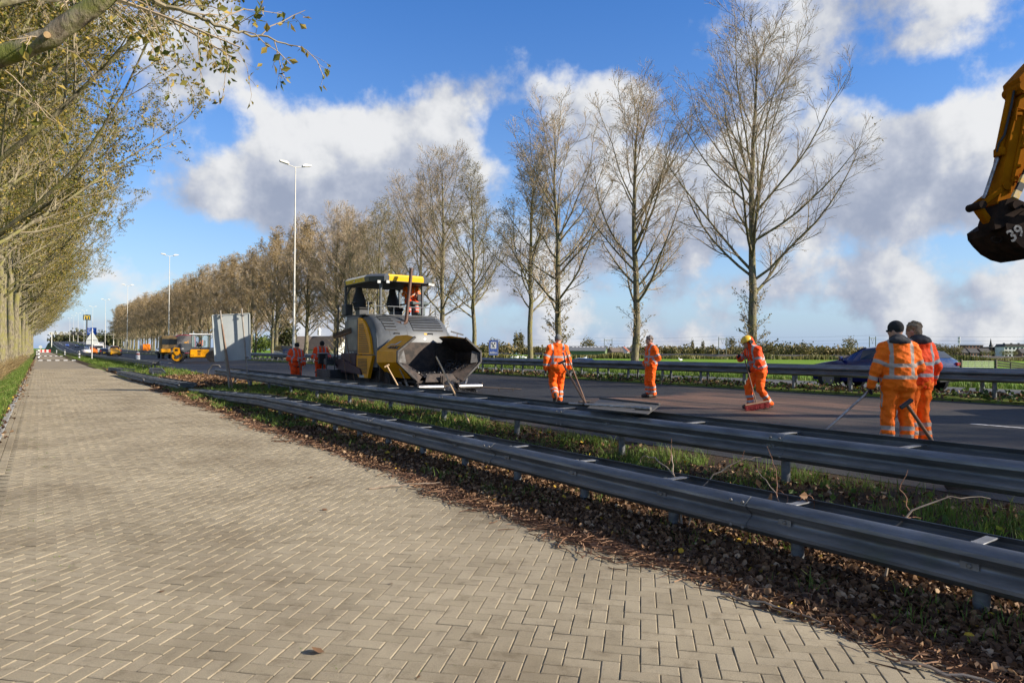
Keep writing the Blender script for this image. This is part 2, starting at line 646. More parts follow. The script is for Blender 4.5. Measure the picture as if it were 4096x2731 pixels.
strip('verge_left', -9.0, -0.86, YS, M_verge, nx=8, jit=0.02)
strip('verge', 4.05, 8.3, [y for y in YS if y < 60]+list(np.arange(60, 1000, 20)), M_soil, nx=14, jit=0.01)
strip('motorway', 8.2, 19.4, YS, M_road, dz=0.004, nx=4)
strip('median', 19.4, 22.8, YS, M_verge, dz=0.0, nx=6, jit=0.02)
strip('motorway_far', 22.8, 33.4, YS, M_road2 if False else mat('asphalt_grey', (0.045, 0.045, 0.045), (0.068, 0.066, 0.064), scale=0.6, rough=0.8), dz=0.004, nx=4)
strip('verge_far', 33.4, 41.2, YS, grass_ground('verge_far_grass', (0.10, 0.175, 0.009), (0.08, 0.135, 0.009), (0.095, 0.095, 0.02), 0.3, 2.5), nx=8, jit=0.02)
strip('service_road', 41.0, 46.0, YS, MATS['asphalt_grey'], dz=0.012, nx=2)
for v in bpy.data.objects['service_road'].data.vertices:
    v.co.z = -0.33+0.012
strip('verge_bridge', 4.2, 8.25, list(np.arange(47, 60, 2.0))+list(np.arange(60, 1000, 20.0)), M_verge, dz=0.006, nx=6)
# lane beyond the modelled bricks, and the bedding sand under the bricks
M_lane = mat('paving_far', (0.275, 0.232, 0.165), (0.20, 0.168, 0.12), scale=1.2, rough=0.9, detail=8, spec=0.2, bump=0.3, bscale=14)
strip('lane_far', -0.62, 4.0, [70]+list(np.arange(80, 420, 20.0)), M_lane, dz=-0.004, nx=3)


# road markings (each a thin painted sheet)
def marking(name, x, w, y0, y1, parent, step=6.0):
    ys = list(np.arange(y0, y1, step))+[y1]
    return strip(name, x-w/2, x+w/2, ys, M_paint, dz=0.0085, nx=1, kind='structure', parent=parent)


road = bpy.data.objects['motorway']
road_f = bpy.data.objects['motorway_far']
marking('edge_line', 17.85, 0.16, -30, 13.0, road)
marking('edge_line', 17.85, 0.16, 36.0, 900.0, road, 15)
marking('edge_line', 11.2, 0.16, 78.0, 900.0, road, 15)
for k in range(3):
    marking('lane_dash', 14.85, 0.12, -6+k*6.0-3, -6+k*6.0, road)
for k in range(22):
    marking('lane_dash', 14.5, 0.13, 90+k*12.0, 93+k*12.0, road)
marking('edge_line', 23.4, 0.16, -40, 900, road_f, 15)
marking('edge_line', 32.6, 0.16, -40, 900, road_f, 15)
for k in range(40):
    marking('lane_dash', 28.0, 0.13, -30+k*12.0, -27+k*12.0, road_f)

# ------------------------------------------------------------------ herringbone brick paving
def brick_mat():
    m = bpy.data.materials.new('paving_brick')
    m.use_nodes = True
    nt = m.node_tree
    b = nt.nodes['Principled BSDF']
    tc = node(nt, 'ShaderNodeTexCoord')
    gp = node(nt, 'ShaderNodeNewGeometry')
    at = node(nt, 'ShaderNodeAttribute', attribute_name='var')
    base = ramp(nt, at.outputs['Fac'], [(0.0, (0.262, 0.220, 0.148)), (0.5, (0.288, 0.242, 0.165)), (1.0, (0.312, 0.264, 0.182))])
    n1 = node(nt, 'ShaderNodeTexNoise', {'Vector': gp.outputs['Position'], 'Scale': 0.55, 'Detail': 6.0, 'Roughness': 0.62})
    n2 = node(nt, 'ShaderNodeTexNoise', {'Vector': gp.outputs['Position'], 'Scale': 190.0, 'Detail': 3.0, 'Roughness': 0.8})
    n3 = node(nt, 'ShaderNodeTexNoise', {'Vector': gp.outputs['Position'], 'Scale': 6.5, 'Detail': 5.0, 'Roughness': 0.65})
    c = mixc(nt, 1.0, base, ramp(nt, n1.outputs[0], [(0.36, (0.74, 0.72, 0.70)), (0.50, (0.95, 0.95, 0.95)), (0.66, (1.12, 1.12, 1.12))]), 'MULTIPLY')
    c = mixc(nt, 1.0, c, ramp(nt, n3.outputs[0], [(0.30, (0.72, 0.70, 0.67)), (0.46, (1, 1, 1)), (0.7, (1.06, 1.06, 1.05))]), 'MULTIPLY')
    c = mixc(nt, 1.0, c, ramp(nt, n2.outputs[0], [(0.28, (0.62, 0.60, 0.58)), (0.5, (1, 1, 1)), (0.74, (1.35, 1.35, 1.33))]), 'MULTIPLY')
    nt.links.new(c, b.inputs['Base Color'])
    b.inputs['Roughness'].default_value = 0.88
    b.inputs['Specular IOR Level'].default_value = 0.25
    bp = node(nt, 'ShaderNodeBump', {'Height': n2.outputs[0], 'Strength': 0.5, 'Distance': 0.004})
    nt.links.new(bp.outputs[0], b.inputs['Normal'])
    MATS['paving_brick'] = m
    return m


M_brick = brick_mat()
U = 0.1075          # half a brick length, one brick width
GAP = 0.0048


def brick_geo(horizontal, top=0.0, cham=0.0045):
    """unit brick with a chamfered top: 12 vertices, 9 quads, centred"""
    lx, ly = (2*U, U) if horizontal else (U, 2*U)
    hx, hy = lx/2-GAP/2, ly/2-GAP/2
    V = []
    for z, c in ((-0.03, 0.0), (-cham, 0.0), (0.0, cham*1.1)):
        for sx, sy in ((-1, -1), (1, -1), (1, 1), (-1, 1)):
            V.append((sx*(hx-c), sy*(hy-c), z+top))
    F = []
    for r in (0, 4):
        for i in range(4):
            j = (i+1) % 4
            F.append((r+i, r+j, r+4+j, r+4+i))
    F.append((8, 9, 10, 11))
    return np.array(V), np.array(F)


paving = strip('brick_paving', -0.62, 4.0, list(np.arange(-8, 72, 4.0)), M_joint, dz=0.0, nx=1)
for v in paving.data.vertices:
    v.co.z = -0.012
    if v.co.x > 3:
        v.co.x = 4.34
rngb = np.random.default_rng(5)
ca, sa = math.cos(R_(-45.0)), math.sin(R_(-45.0))
cells = []
NR = int(62/U)
for j in range(-NR, NR):
    for i in range(-NR, NR):
        k = (i-j) % 4
        if k == 0:
            cx, cy, hz = (i+1)*U, (j+0.5)*U, True
        elif k == 3:
            cx, cy, hz = (i+0.5)*U, (j+1)*U, False
        else:
            continue
        X, Y = cx*ca-cy*sa, cx*sa+cy*ca
        if not (-5.0 < Y < 70.0):
            continue
        edge = 4.32+0.10*math.sin(Y*0.7)+0.05*math.sin(Y*2.3)
        if not (-0.36 < X < edge):
            continue
        cells.append((X, Y, hz))
print('bricks', len(cells))
order = []
for idx, (X, Y, hz) in enumerate(cells):
    q = proj((X, Y, 0))
    if -25 < q[0] < 1049 and q[1] < 700 and q[2] > 0:
        order.append((q[2], idx))
order.sort()
near = set(i for _, i in order[:300])
geoH, geoV = brick_geo(True), brick_geo(False)
ROT = np.array([[ca, -sa, 0], [sa, ca, 0], [0, 0, 1]])
Vs, Fs, vr = [], [], []
b0 = 0
variants = {}
for idx, (X, Y, hz) in enumerate(cells):
    tilt = rngb.normal(0, 0.0075, 2)
    dz = rngb.normal(0, 0.0011)+0.010*math.sin(X*1.9+Y*0.31)*math.sin(Y*0.55)*0.5
    var = rngb.random()
    if idx in near:
        key = (hz, int(var*8))
        if key not in variants:
            gV, gF = (geoH if hz else geoV)
            variants[key] = arr_mesh('brick', gV @ ROT.T, 4, gF, M_brick, var=np.full(len(gF), (key[1]+0.5)/8))
        ob = bpy.data.objects.new('brick', variants[key])
        ob.location = (X, Y, dz)
        ob.rotation_euler = (tilt[0], tilt[1], rngb.normal(0, 0.006))
        link(ob, paving)
    else:
        gV, gF = (geoH if hz else geoV)
        W = gV.copy()
        W[:, 2] += W[:, 0]*tilt[0]+W[:, 1]*tilt[1]+dz
        W = W @ ROT.T
        W[:, 0] += X
        W[:, 1] += Y
        Vs.append(W)
        if Y > 30:
            gF = gF[4:]
        Fs.append(gF+b0)
        vr.append(np.full(len(gF), var))
        b0 += len(W)
o = bpy.data.objects.new('brick_field', arr_mesh('brick_field', np.vstack(Vs), 4, np.vstack(Fs), M_brick, var=np.concatenate(vr)))
link(o, paving)
o['kind'] = 'stuff'
# edging: a lengthwise course of bricks and a row of concrete kerb stones along the left side
M_kerb = mat('kerb_concrete', (0.30, 0.29, 0.27), (0.20, 0.20, 0.185), scale=5, rough=0.9, bump=0.3)
ks = MB()
ks.bbox((0, 0, -0.06), (0.13, 0.99, 0.17), 0.012)
kme = ks.mesh('kerb_stone', M_kerb)
for k in range(56):
    ob = bpy.data.objects.new('kerb_stone', kme)
    ob.location = (-0.66+rngb.normal(0, 0.004), 14+k*1.0, 0.0+rngb.normal(0, 0.004))
    ob.rotation_euler = (0, rngb.normal(0, 0.01), rngb.normal(0, 0.004))
    link(ob, paving)
Vs, Fs, vr, b0 = [], [], [], 0
for k in range(260):
    Y = 12+k*2*U
    for xo in (-0.54, -0.43):
        gV, gF = geoV
        W = gV+np.array([xo, Y+(0 if xo < -0.5 else U), rngb.normal(0, 0.001)])
        Vs.append(W)
        Fs.append(gF+b0)
        vr.append(np.full(len(gF), rngb.random()))
        b0 += len(W)
o = bpy.data.objects.new('edge_course', arr_mesh('edge_course', np.vstack(Vs), 4, np.vstack(Fs), M_brick, var=np.concatenate(vr)))
link(o, paving)
o['kind'] = 'stuff'
# ------------------------------------------------------------------ trees
def tubes(P, R, n):
    """P (N,k,3), R (N,k) -> vertices, quads"""
    N, k, _ = P.shape
    T = np.gradient(P, axis=1)
    T /= np.linalg.norm(T, axis=2, keepdims=True)+1e-9
    ref = np.where(np.abs(T[:, :1, 2:3]) > 0.9, np.array([1.0, 0, 0]), np.array([0, 0, 1.0]))
    Uv = np.cross(T, np.broadcast_to(ref, T.shape))
    Uv /= np.linalg.norm(Uv, axis=2, keepdims=True)+1e-9
    Wv = np.cross(T, Uv)
    a = 2*np.pi*np.arange(n)/n
    V = P[:, :, None, :]+R[:, :, None, None]*(Uv[:, :, None, :]*np.cos(a)[None, None, :, None]+Wv[:, :, None, :]*np.sin(a)[None, None, :, None])
    idx = np.arange(N*k*n).reshape(N, k, n)
    a0 = idx[:, :-1, :]
    a1 = np.roll(a0, -1, axis=2)
    b0 = idx[:, 1:, :]
    b1 = np.roll(b0, -1, axis=2)
    F = np.stack([a0, a1, b1, b0], axis=-1).reshape(-1, 4)
    return V.reshape(-1, 3), F


def sprout(rng, P, R, nper, t0, t1, ang, L, k, up=0.1, wob=0.12, rk=0.6, rmin=0.006, taper=0.25, wind=None, tpow=1.0, lt=0.55, Lp=None, keep=None):
    """children growing from the parents' polylines"""
    N, kp, _ = P.shape
    M = N*nper
    t = t0+(t1-t0)*((np.arange(nper)[None, :]+rng.random((N, nper)))/nper)**tpow
    f = t*(kp-1)
    i = np.clip(f.astype(int), 0, kp-2)
    w = (f-i)[..., None]
    ar = np.arange(N)[:, None]
    base = P[ar, i]*(1-w)+P[ar, i+1]*w
    tan = P[ar, i+1]-P[ar, i]
    tan /= np.linalg.norm(tan, axis=2, keepdims=True)+1e-9
    rad = R[ar, i]*(1-w[..., 0])+R[ar, i+1]*w[..., 0]
    rv = rng.normal(size=(N, nper, 3))
    pp = np.cross(tan, rv)
    pp /= np.linalg.norm(pp, axis=2, keepdims=True)+1e-9
    a = (ang(t) if callable(ang) else ang)*(0.75+0.5*rng.random((N, nper)))
    d = tan*np.cos(a)[..., None]+pp*np.sin(a)[..., None]
    Ls = (L(t) if callable(L) else np.full((N, nper), L))*(0.6+0.7*rng.random((N, nper)))
    if not callable(L):
        Ls = Ls*(1-lt*t)
    if Lp is not None:
        Ls = Ls*Lp[:, None]
    base, d, Ls, rad = base.reshape(M, 3), d.reshape(M, 3), Ls.reshape(M), rad.reshape(M)
    if keep is not None:
        q = rng.random((N, nper)) < keep[:, None]
        q = q.reshape(M)
        base, d, Ls, rad = base[q], d[q], Ls[q], rad[q]
        M = len(base)
    out = np.zeros((M, k, 3))
    out[:, 0] = base
    for s in range(1, k):
        d = d+np.array([0, 0, up])+rng.normal(0, wob, (M, 3))
        if wind is not None:
            d = d+np.array(wind)
        d /= np.linalg.norm(d, axis=1, keepdims=True)
        out[:, s] = out[:, s-1]+d*(Ls/(k-1))[:, None]
    r0 = np.maximum(rad*rk, rmin)
    Rr = np.maximum(r0[:, None]*(1-(1-taper)*np.linspace(0, 1, k)[None, :]), rmin*0.8)
    return out, Rr


def leaf_quads(rng, C, size, droop=0.3, aspect=0.62):
    """diamond leaves, lightly folded, at the points C"""
    N = len(C)
    a = rng.normal(size=(N, 3))
    a[:, 2] -= droop
    a /= np.linalg.norm(a, axis=1, keepdims=True)
    b = np.cross(a, rng.normal(size=(N, 3)))
    b /= np.linalg.norm(b, axis=1, keepdims=True)+1e-9
    s = size*(0.6+0.8*rng.random(N))[:, None]
    c = np.cross(a, b)
    V = np.stack([C, C+a*s*0.5+b*s*aspect*0.5+c*s*0.12, C+a*s, C+a*s*0.5-b*s*aspect*0.5+c*s*0.12], axis=1).reshape(-1, 3)
    F = np.arange(4*N).reshape(N, 4)
    return V, F


def along(rng, P, per, t0=0.2, t1=1.0, jit=0.05):
    N, k, _ = P.shape
    t = (t0+(t1-t0)*rng.random((N, per)))*(k-1)
    i = np.clip(t.astype(int), 0, k-2)
    w = (t-i)[..., None]
    ar = np.arange(N)[:, None]
    Q = P[ar, i]*(1-w)+P[ar, i+1]*w
    return Q.reshape(-1, 3)+rng.normal(0, jit, (N*per, 3))


def bark_mat(name, c1, c2, c3, sc1=2.2):
    m = bpy.data.materials.new(name)
    m.use_nodes = True
    nt = m.node_tree
    b = nt.nodes['Principled BSDF']
    tc = node(nt, 'ShaderNodeTexCoord')
    mp = node(nt, 'ShaderNodeMapping', {'Vector': tc.outputs['Object'], 'Scale': (1, 1, 0.22)})
    n1 = node(nt, 'ShaderNodeTexNoise', {'Vector': mp.outputs[0], 'Scale': 14.0, 'Detail': 6.0, 'Roughness': 0.7})
    n2 = node(nt, 'ShaderNodeTexNoise', {'Vector': tc.outputs['Object'], 'Scale': sc1, 'Detail': 5.0, 'Roughness': 0.6})
    c = mixc(nt, ramp(nt, n1.outputs[0], [(0.40, (0, 0, 0)), (0.60, (1, 1, 1))]), c1, c2)
    c = mixc(nt, ramp(nt, n2.outputs[0], [(0.44, (0, 0, 0)), (0.62, (1, 1, 1))]), c, c3)
    nt.links.new(c, b.inputs['Base Color'])
    b.inputs['Roughness'].default_value = 0.9
    b.inputs['Specular IOR Level'].default_value = 0.2
    bp = node(nt, 'ShaderNodeBump', {'Height': n1.outputs[0], 'Strength': 0.8, 'Distance': 0.04})
    nt.links.new(bp.outputs[0], b.inputs['Normal'])
    MATS[name] = m
    return m


M_bark = bark_mat('poplar_bark', (0.085, 0.070, 0.050), (0.230, 0.200, 0.140), (0.200, 0.180, 0.085))
M_bark_l = bark_mat('mossy_bark', (0.085, 0.072, 0.05), (0.27, 0.235, 0.16), (0.20, 0.185, 0.065), 1.3)
M_twig = mat('twig_bark', (0.29, 0.22, 0.145), (0.44, 0.345, 0.23), scale=1.5, rough=0.85, spec=0.2)
M_twig_l = mat('twig_bark_pale', (0.20, 0.165, 0.11), (0.32, 0.275, 0.18), scale=1.5, rough=0.85, spec=0.2)
ML_bare = leaf_mat('poplar_leaf', [(0.0, (0.10, 0.105, 0.03)), (0.45, (0.20, 0.165, 0.05)), (0.8, (0.30, 0.22, 0.08)), (1.0, (0.42, 0.32, 0.12))])
ML_brown = leaf_mat('autumn_leaf', [(0.0, (0.18, 0.135, 0.045)), (0.45, (0.31, 0.215, 0.075)), (0.8, (0.42, 0.285, 0.10)), (1.0, (0.52, 0.38, 0.15))])
ML_lane = leaf_mat('lane_leaf', [(0.0, (0.075, 0.095, 0.018)), (0.35, (0.165, 0.170, 0.032)), (0.62, (0.27, 0.215, 0.045)), (0.86, (0.40, 0.285, 0.06)), (1.0, (0.56, 0.41, 0.10))])
ML_green = leaf_mat('shrub_leaf', [(0.0, (0.030, 0.050, 0.014)), (0.5, (0.060, 0.085, 0.022)), (0.85, (0.110, 0.110, 0.030)), (1.0, (0.17, 0.12, 0.04))])


LPROF = [0.85, 1.0, 0.92, 0.66, 0.26]


def make_tree(seed, H, r0, zlow, n1, L1, a_lo, a_hi, n2, n3, n4, leaves, lsize, leafmat, bark, twig, wind=(0, 0, 0), shoots=0, up1=0.10, rtw=0.007, wob0=0.035, L2k=0.34, leafz=None, rk1=0.46):
    rng = np.random.default_rng(seed)
    k0 = 16
    z = np.linspace(0, 1, k0)
    xy = np.cumsum(rng.normal(0, wob0, (k0, 2))*H/k0, axis=0)
    xy -= xy[0]
    P0 = np.zeros((1, k0, 3))
    P0[0, :, :2] = xy+np.outer(z**2, np.array(wind[:2])*H*1.2)
    P0[0, :, 2] = z*H*0.96
    R0 = (r0*(1-z)**0.85*0.92+0.02)[None, :]
    R0[0, 0] *= 1.35
    tlo = zlow/H
    span = 1-tlo
    P1, R1 = sprout(rng, P0, R0, n1, tlo, 0.97, lambda t: a_lo+(a_hi-a_lo)*((t-tlo)/span)**0.8, lambda t: L1*np.interp((t-tlo)/span, [0, 0.2, 0.45, 0.75, 1], LPROF), 9, up=up1, wob=0.07, rk=rk1, rmin=0.018, taper=0.16, wind=wind)
    # limbs spiral round the trunk: spread the azimuths evenly
    len1 = np.linalg.norm(np.diff(P1, axis=1), axis=2).sum(1)/L1
    P2, R2 = sprout(rng, P1, R1, n2, 0.12, 1.0, 0.62, L1*L2k, 6, Lp=0.35+0.65*len1, keep=np.clip(0.15+0.95*len1, 0.3, 1.0), up=0.07, wob=0.09, rk=0.55, rmin=rtw*1.9, taper=0.3, wind=wind)
    P3, R3 = sprout(rng, P2, R2, n3, 0.15, 1.0, 0.62, L1*L2k*0.50, 4, up=0.05, wob=0.13, rk=0.6, rmin=rtw*1.25, taper=0.5, wind=wind)
    P4, R4 = sprout(rng, P3, R3, n4, 0.2, 1.0, 0.65, L1*L2k*0.26, 3, up=0.05, wob=0.16, rk=0.7, rmin=rtw, taper=0.6, wind=wind)
    tv, tf, b = [], [], 0
    for (P, R, n) in ((P0, R0, 12), (P1, R1, 6)):
        v, f = tubes(P, R, n)
        tv.append(v)
        tf.append(f+b)
        b += len(v)
    trunk = arr_mesh('trunk', np.vstack(tv), 4, np.vstack(tf), bark, smooth=True)
    cv, cf, cm, b = [], [], [], 0
    lists = [(P2, R2, 4), (P3, R3, 3), (P4, R4, 3)]
    if shoots:
        Ps, Rs = sprout(rng, P0, R0, shoots, 0.05, tlo*0.95, 0.7, 1.6, 5, up=0.10, wob=0.10, rk=0.1, rmin=0.010, taper=0.5)
        Pt, Rt = sprout(rng, Ps, Rs, 7, 0.3, 1.0, 0.6, 0.55, 3, up=0.03, wob=0.12, rk=0.6, rmin=0.006)
        lists += [(Ps, Rs, 3), (Pt, Rt, 3)]
    for (P, R, n) in lists:
        v, f = tubes(P, R, n)
        cv.append(v)
        cf.append(f+b)
        cm.append(np.zeros(len(f), int))
        b += len(v)
    if leaves:
        per = max(1, int(round(leaves/len(P4))))
        C = along(rng, P4, per, 0.25, 1.0, 0.06)
        if leafz is not None:
            p = np.clip(1-(C[:, 2]-leafz[0])/(leafz[1]-leafz[0]), leafz[2], 1)
            C = C[rng.random(len(C)) < p]
        if len(C) > leaves:
            C = C[rng.permutation(len(C))[:leaves]]
        if shoots:
            C = np.vstack([C, along(rng, Pt, 4, 0.3, 1.0, 0.03)])
        v, f = leaf_quads(rng, C, lsize)
        cv.append(v)
        cf.append(f+b)
        cm.append(np.ones(len(f), int))
        b += len(v)
    cf = np.vstack(cf)
    cm = np.concatenate(cm)
    crown = arr_mesh('crown', np.vstack(cv), 4, cf, [twig, leafmat], mi=cm, var=rng.random(len(cf)))
    return trunk, crown


def plant_tree(name, meshes, loc, rz, s, label, cat='tree', group=None, wide=1.0):
    e = empty(name, loc, rz, label, cat, group)
    e.scale = (s*wide, s*wide, s)
    for nm, me in zip(('trunk', 'crown'), meshes):
        o = bpy.data.objects.new(nm, me)
        link(o, e)
    return e


WIND = (0.012, -0.018, 0.0)
# roadside row beyond the far carriageway
T_bare = [
    make_tree(11, 21.0, 0.27, 5.4, 30, 8.6, 0.95, 0.55, 13, 6, 3, 900, 0.10, ML_bare, M_bark, M_twig, wind=(0.0, 0.0, 0), shoots=26, up1=0.085, L2k=0.30),
    make_tree(12, 20.5, 0.24, 4.8, 30, 7.4, 0.88, 0.46, 13, 6, 3, 900, 0.10, ML_bare, M_bark, M_twig, wind=(0.002, -0.004, 0), shoots=12, up1=0.09, L2k=0.30),
    make_tree(13, 21.0, 0.25, 4.4, 30, 7.8, 0.90, 0.48, 13, 6, 3, 7000, 0.13, ML_bare, M_bark, M_twig, wind=(0.004, -0.006, 0), shoots=22, up1=0.09, L2k=0.30, leafz=(5.0, 15.0, 0.06)),
    make_tree(14, 20.5, 0.22, 5.0, 28, 7.0, 0.90, 0.46, 13, 6, 3, 5200, 0.12, ML_bare, M_bark_l, M_twig_l, wind=(0.006, -0.010, 0), up1=0.09, L2k=0.30),
]
T_brown = [
    make_tree(21, 22.0, 0.24, 4.6, 32, 7.8, 0.90, 0.46, 11, 6, 3, 7500, 0.13, ML_brown, M_bark, M_twig, wind=WIND, up1=0.095, rtw=0.010, L2k=0.30),
    make_tree(22, 21.5, 0.23, 4.2, 32, 7.6, 0.90, 0.44, 11, 6, 3, 8500, 0.13, ML_brown, M_bark, M_twig, wind=WIND, up1=0.095, rtw=0.010, L2k=0.30),
    make_tree(23, 22.0, 0.25, 4.6, 30, 7.8, 0.90, 0.44, 10, 5, 3, 9500, 0.15, ML_brown, M_bark, M_twig, wind=WIND, up1=0.095, rtw=0.012, L2k=0.30),
]
ROWX = 36.0
near_labels = [
    (0, 0.737, 0, 1.00, 1.35, 'tallest bare poplar with dense twiggy shoots round its lower trunk, behind the broom worker'),
    (1, 1.017, 1, 1.00, 0.4, 'bare upright poplar standing behind the worker with hands in jacket'),
    (2, 1.261, 2, 1.00, 2.2, 'poplar with leaves left on its lower crown, behind the grey-hatted worker'),
    (3, 1.386, 3, 0.95, 0.9, 'slimmer poplar with pale lichen-covered trunk just beside the blue food sign'),
    (4, 1.645, 3, 0.93, 3.6, 'poplar with a low forking limb, first one to the right of the paver'),
    (5, 1.835, 1, 1.08, 5.1, 'poplar with pale forked stems rising behind the paver hopper'),
]
rngt = np.random.default_rng(3)
for (k, ratio, vi, s, rz, lab) in near_labels:
    y = ROWX*ratio
    plant_tree('poplar_tree', T_bare[vi], (ROWX, y, gz(ROWX, y)-0.1), rz, s, lab, group='poplars along the far side of the motorway', wide=1.22 if k else 1.10)
yy = 75.5
k = 0
while yy < 455:
    far = yy > 104
    me = T_brown[k % 3] if far else T_bare[[2, 3, 2, 1][k % 4]]
    lab = 'brown-leaved poplar in the dense roadside row receding behind the road roller' if far else 'half-bare poplar in the row behind the paver canopy and lamp post'
    plant_tree('poplar_tree', me, (ROWX+rngt.normal(0, 0.5)+(4.0 if far and k % 3 == 1 else 0), yy+rngt.normal(0, 0.7), 0.05+rise(yy)*0.5), rngt.random()*0.9, 0.95+0.1*rngt.random(), lab, group='poplars along the far side of the motorway', wide=1.2)
    yy += 7.6 if not far else 5.8
    k += 1
for k, y in enumerate((89.5, 96.5, 103.5, 111.0)):
    plant_tree('poplar_tree', T_bare[[3, 2, 3, 2][k]], (40.5, y, -0.35), 1.1+k, 1.0, 'half-bare poplar in the row behind the paver canopy and lamp post', group='poplars along the far side of the motorway', wide=1.2)
# the same row carries on towards the sun, out of the picture; it dapples the road
for k, y in enumerate((0.5, -21.5, -27.5, -34.0, -41.0)):
    plant_tree('poplar_tree', (T_brown[k % 3] if k % 4 else T_bare[2]), (ROWX+rngt.normal(0, 0.5), y, 0.1), rngt.random()*6.28, 0.90+0.06*rngt.random(), 'bare poplar of the roadside row beyond the excavator, off to the right', group='poplars beyond the excavator')

# lane-side row on the left
T_lane = [
    make_tree(31, 23.5, 0.33, 5.6, 32, 13.6, 1.10, 0.55, 14, 6, 2, 50000, 0.115, ML_lane, M_bark_l, M_twig_l, wind=(0.008, -0.004, 0), up1=0.06, L2k=0.24, rtw=0.0065, rk1=0.34),
    make_tree(32, 24.0, 0.35, 5.2, 32, 13.2, 1.08, 0.55, 14, 6, 2, 54000, 0.115, ML_lane, M_bark_l, M_twig_l, wind=(0.008, -0.004, 0), up1=0.06, L2k=0.24, rtw=0.0065, rk1=0.34),
    make_tree(33, 23.0, 0.31, 6.0, 30, 13.2, 1.05, 0.55, 14, 6, 2, 46000, 0.115, ML_lane, M_bark_l, M_twig_l, wind=(0.008, -0.004, 0), up1=0.065, L2k=0.24, rtw=0.0065, rk1=0.34),
]
LANEX = -2.3
LT = []
for k in range(36):
    y = 9.0+8.6*k
    lab = 'mossy-trunked poplar with olive autumn leaves in the row along the brick lane'
    if k == 0:
        lab = 'nearest lane-side poplar, its thick mossy limb crossing the top left corner'
    LT.append(plant_tree('poplar_tree', T_lane[k % 3], (LANEX+rngt.normal(0, 0.25), y+rngt.normal(0, 0.5), gz(-3, y)-0.1), [0.3, 1.9, 4.4, 3.1, 5.3][k % 5]+rngt.normal(0, 0.2), 0.94+0.12*rngt.random(), lab, group=None if k == 0 else 'poplars lining the brick lane'))
# ------------------------------------------------------------------ guard rails
M_galv = bpy.data.materials.new('galvanised_steel')
M_galv.use_nodes = True
nt = M_galv.node_tree
b_ = nt.nodes['Principled BSDF']
tc_ = node(nt, 'ShaderNodeNewGeometry')
mp_ = node(nt, 'ShaderNodeMapping', {'Vector': tc_.outputs['Position'], 'Scale': (1.0, 0.35, 2.5)})
n1_ = node(nt, 'ShaderNodeTexNoise', {'Vector': mp_.outputs[0], 'Scale': 4.0, 'Detail': 7.0, 'Roughness': 0.65})
n2_ = node(nt, 'ShaderNodeTexNoise', {'Vector': tc_.outputs['Position'], 'Scale': 1.6, 'Detail': 6.0, 'Roughness': 0.7})
cc_ = ramp(nt, n1_.outputs[0], [(0.34, (0.10, 0.106, 0.112)), (0.52, (0.165, 0.172, 0.180)), (0.70, (0.24, 0.248, 0.256))])
cc_ = mixc(nt, ramp(nt, n2_.outputs[0], [(0.57, (0, 0, 0)), (0.70, (0.55, 0.55, 0.55))]), cc_, (0.105, 0.125, 0.085))
nt.links.new(cc_, b_.inputs['Base Color'])
b_.inputs['Metallic'].default_value = 0.55
nt.links.new(ramp(nt, n1_.outputs[0], [(0.3, (0.62, 0.62, 0.62)), (0.7, (0.44, 0.44, 0.44))]), b_.inputs['Roughness'])
M_zinc = mat('bracket_zinc', (0.23, 0.235, 0.238), (0.15, 0.154, 0.158), scale=7, rough=0.5, metal=0.35)
M_boltm = mat('bolt_steel', (0.16, 0.145, 0.125), (0.25, 0.24, 0.23), scale=40, rough=0.6, metal=0.6)

# W profile: (outward depth, height); outward = away from the post
WP = [(0.004, 0.0), (0.020, 0.006), (0.052, 0.030), (0.080, 0.052), (0.083, 0.078), (0.066, 0.100), (0.030, 0.124), (0.010, 0.140), (0.006, 0.155),
      (0.010, 0.170), (0.030, 0.186), (0.066, 0.210), (0.083, 0.232), (0.080, 0.258), (0.052, 0.280), (0.020, 0.304), (0.004, 0.310)]


def wbeam(length, side, n=17, taper=None):
    """W beam running along +y from 0, outward side = -x when side = -1; thin closed section"""
    m = MB()
    t = 0.004
    P = WP
    out = [(side*d, h) for d, h in P]
    inn = []
    for i, (d, h) in enumerate(P):
        a = P[max(0, i-1)]
        c = P[min(len(P)-1, i+1)]
        tx, tz = c[0]-a[0], c[1]-a[1]
        L = math.hypot(tx, tz)
        inn.append((side*(d-t*tz/L), h+t*tx/L))
    ring = out+inn[::-1]
    rings = []
    for y in (0.0, length):
        rings.append([(x, y, z) for x, z in ring])
    m.loft(rings, True, True)
    return m


class Run:
    """a double guard rail along y with beams, posts, spacer brackets and bolts as parts"""
    def __init__(self, name, label, group=None):
        self.e = empty(name, (0, 0, 0), 0, label, 'guard rail', group)
        self.cache = {}

    def part(self, name, me, loc, rot=(0, 0, 0)):
        o = bpy.data.objects.new(name, me)
        o.location = loc
        o.rotation_euler = rot
        link(o, self.e)
        return o

    def get(self, key, fn, mats):
        if key not in self.cache:
            self.cache[key] = fn().mesh(key.split('|')[0], mats)
        return self.cache[key]


SHARED = {}


def smesh(key, fn, mats):
    if key not in SHARED:
        SHARED[key] = fn().mesh(key.split('|')[0], mats)
    return SHARED[key]


def post_mesh(h):
    m = MB()
    m.cyl((0, 0, -0.15), (0, 0, h), 0.052, n=14)
    return m


def bracket_mesh(w):
    m = MB()
    m.bbox((w/2, 0, 0.0), (w, 0.075, 0.012), 0.003)
    m.box((w/2, 0.032, -0.045), (w*0.96, 0.006, 0.085))
    m.cyl((0.06, 0, 0.006), (0.06, 0, 0.022), 0.018, n=8)
    return m


def plate_mesh():
    m = MB()
    m.bbox((0, 0, 0), (0.006, 0.115, 0.05), 0.002)
    return m


def bolt_mesh():
    m = MB()
    m.sphere((0, 0, 0), (0.010, 0.017, 0.017), 10, 6)
    return m


def lap_mesh(side):
    return wbeam(0.10, side)


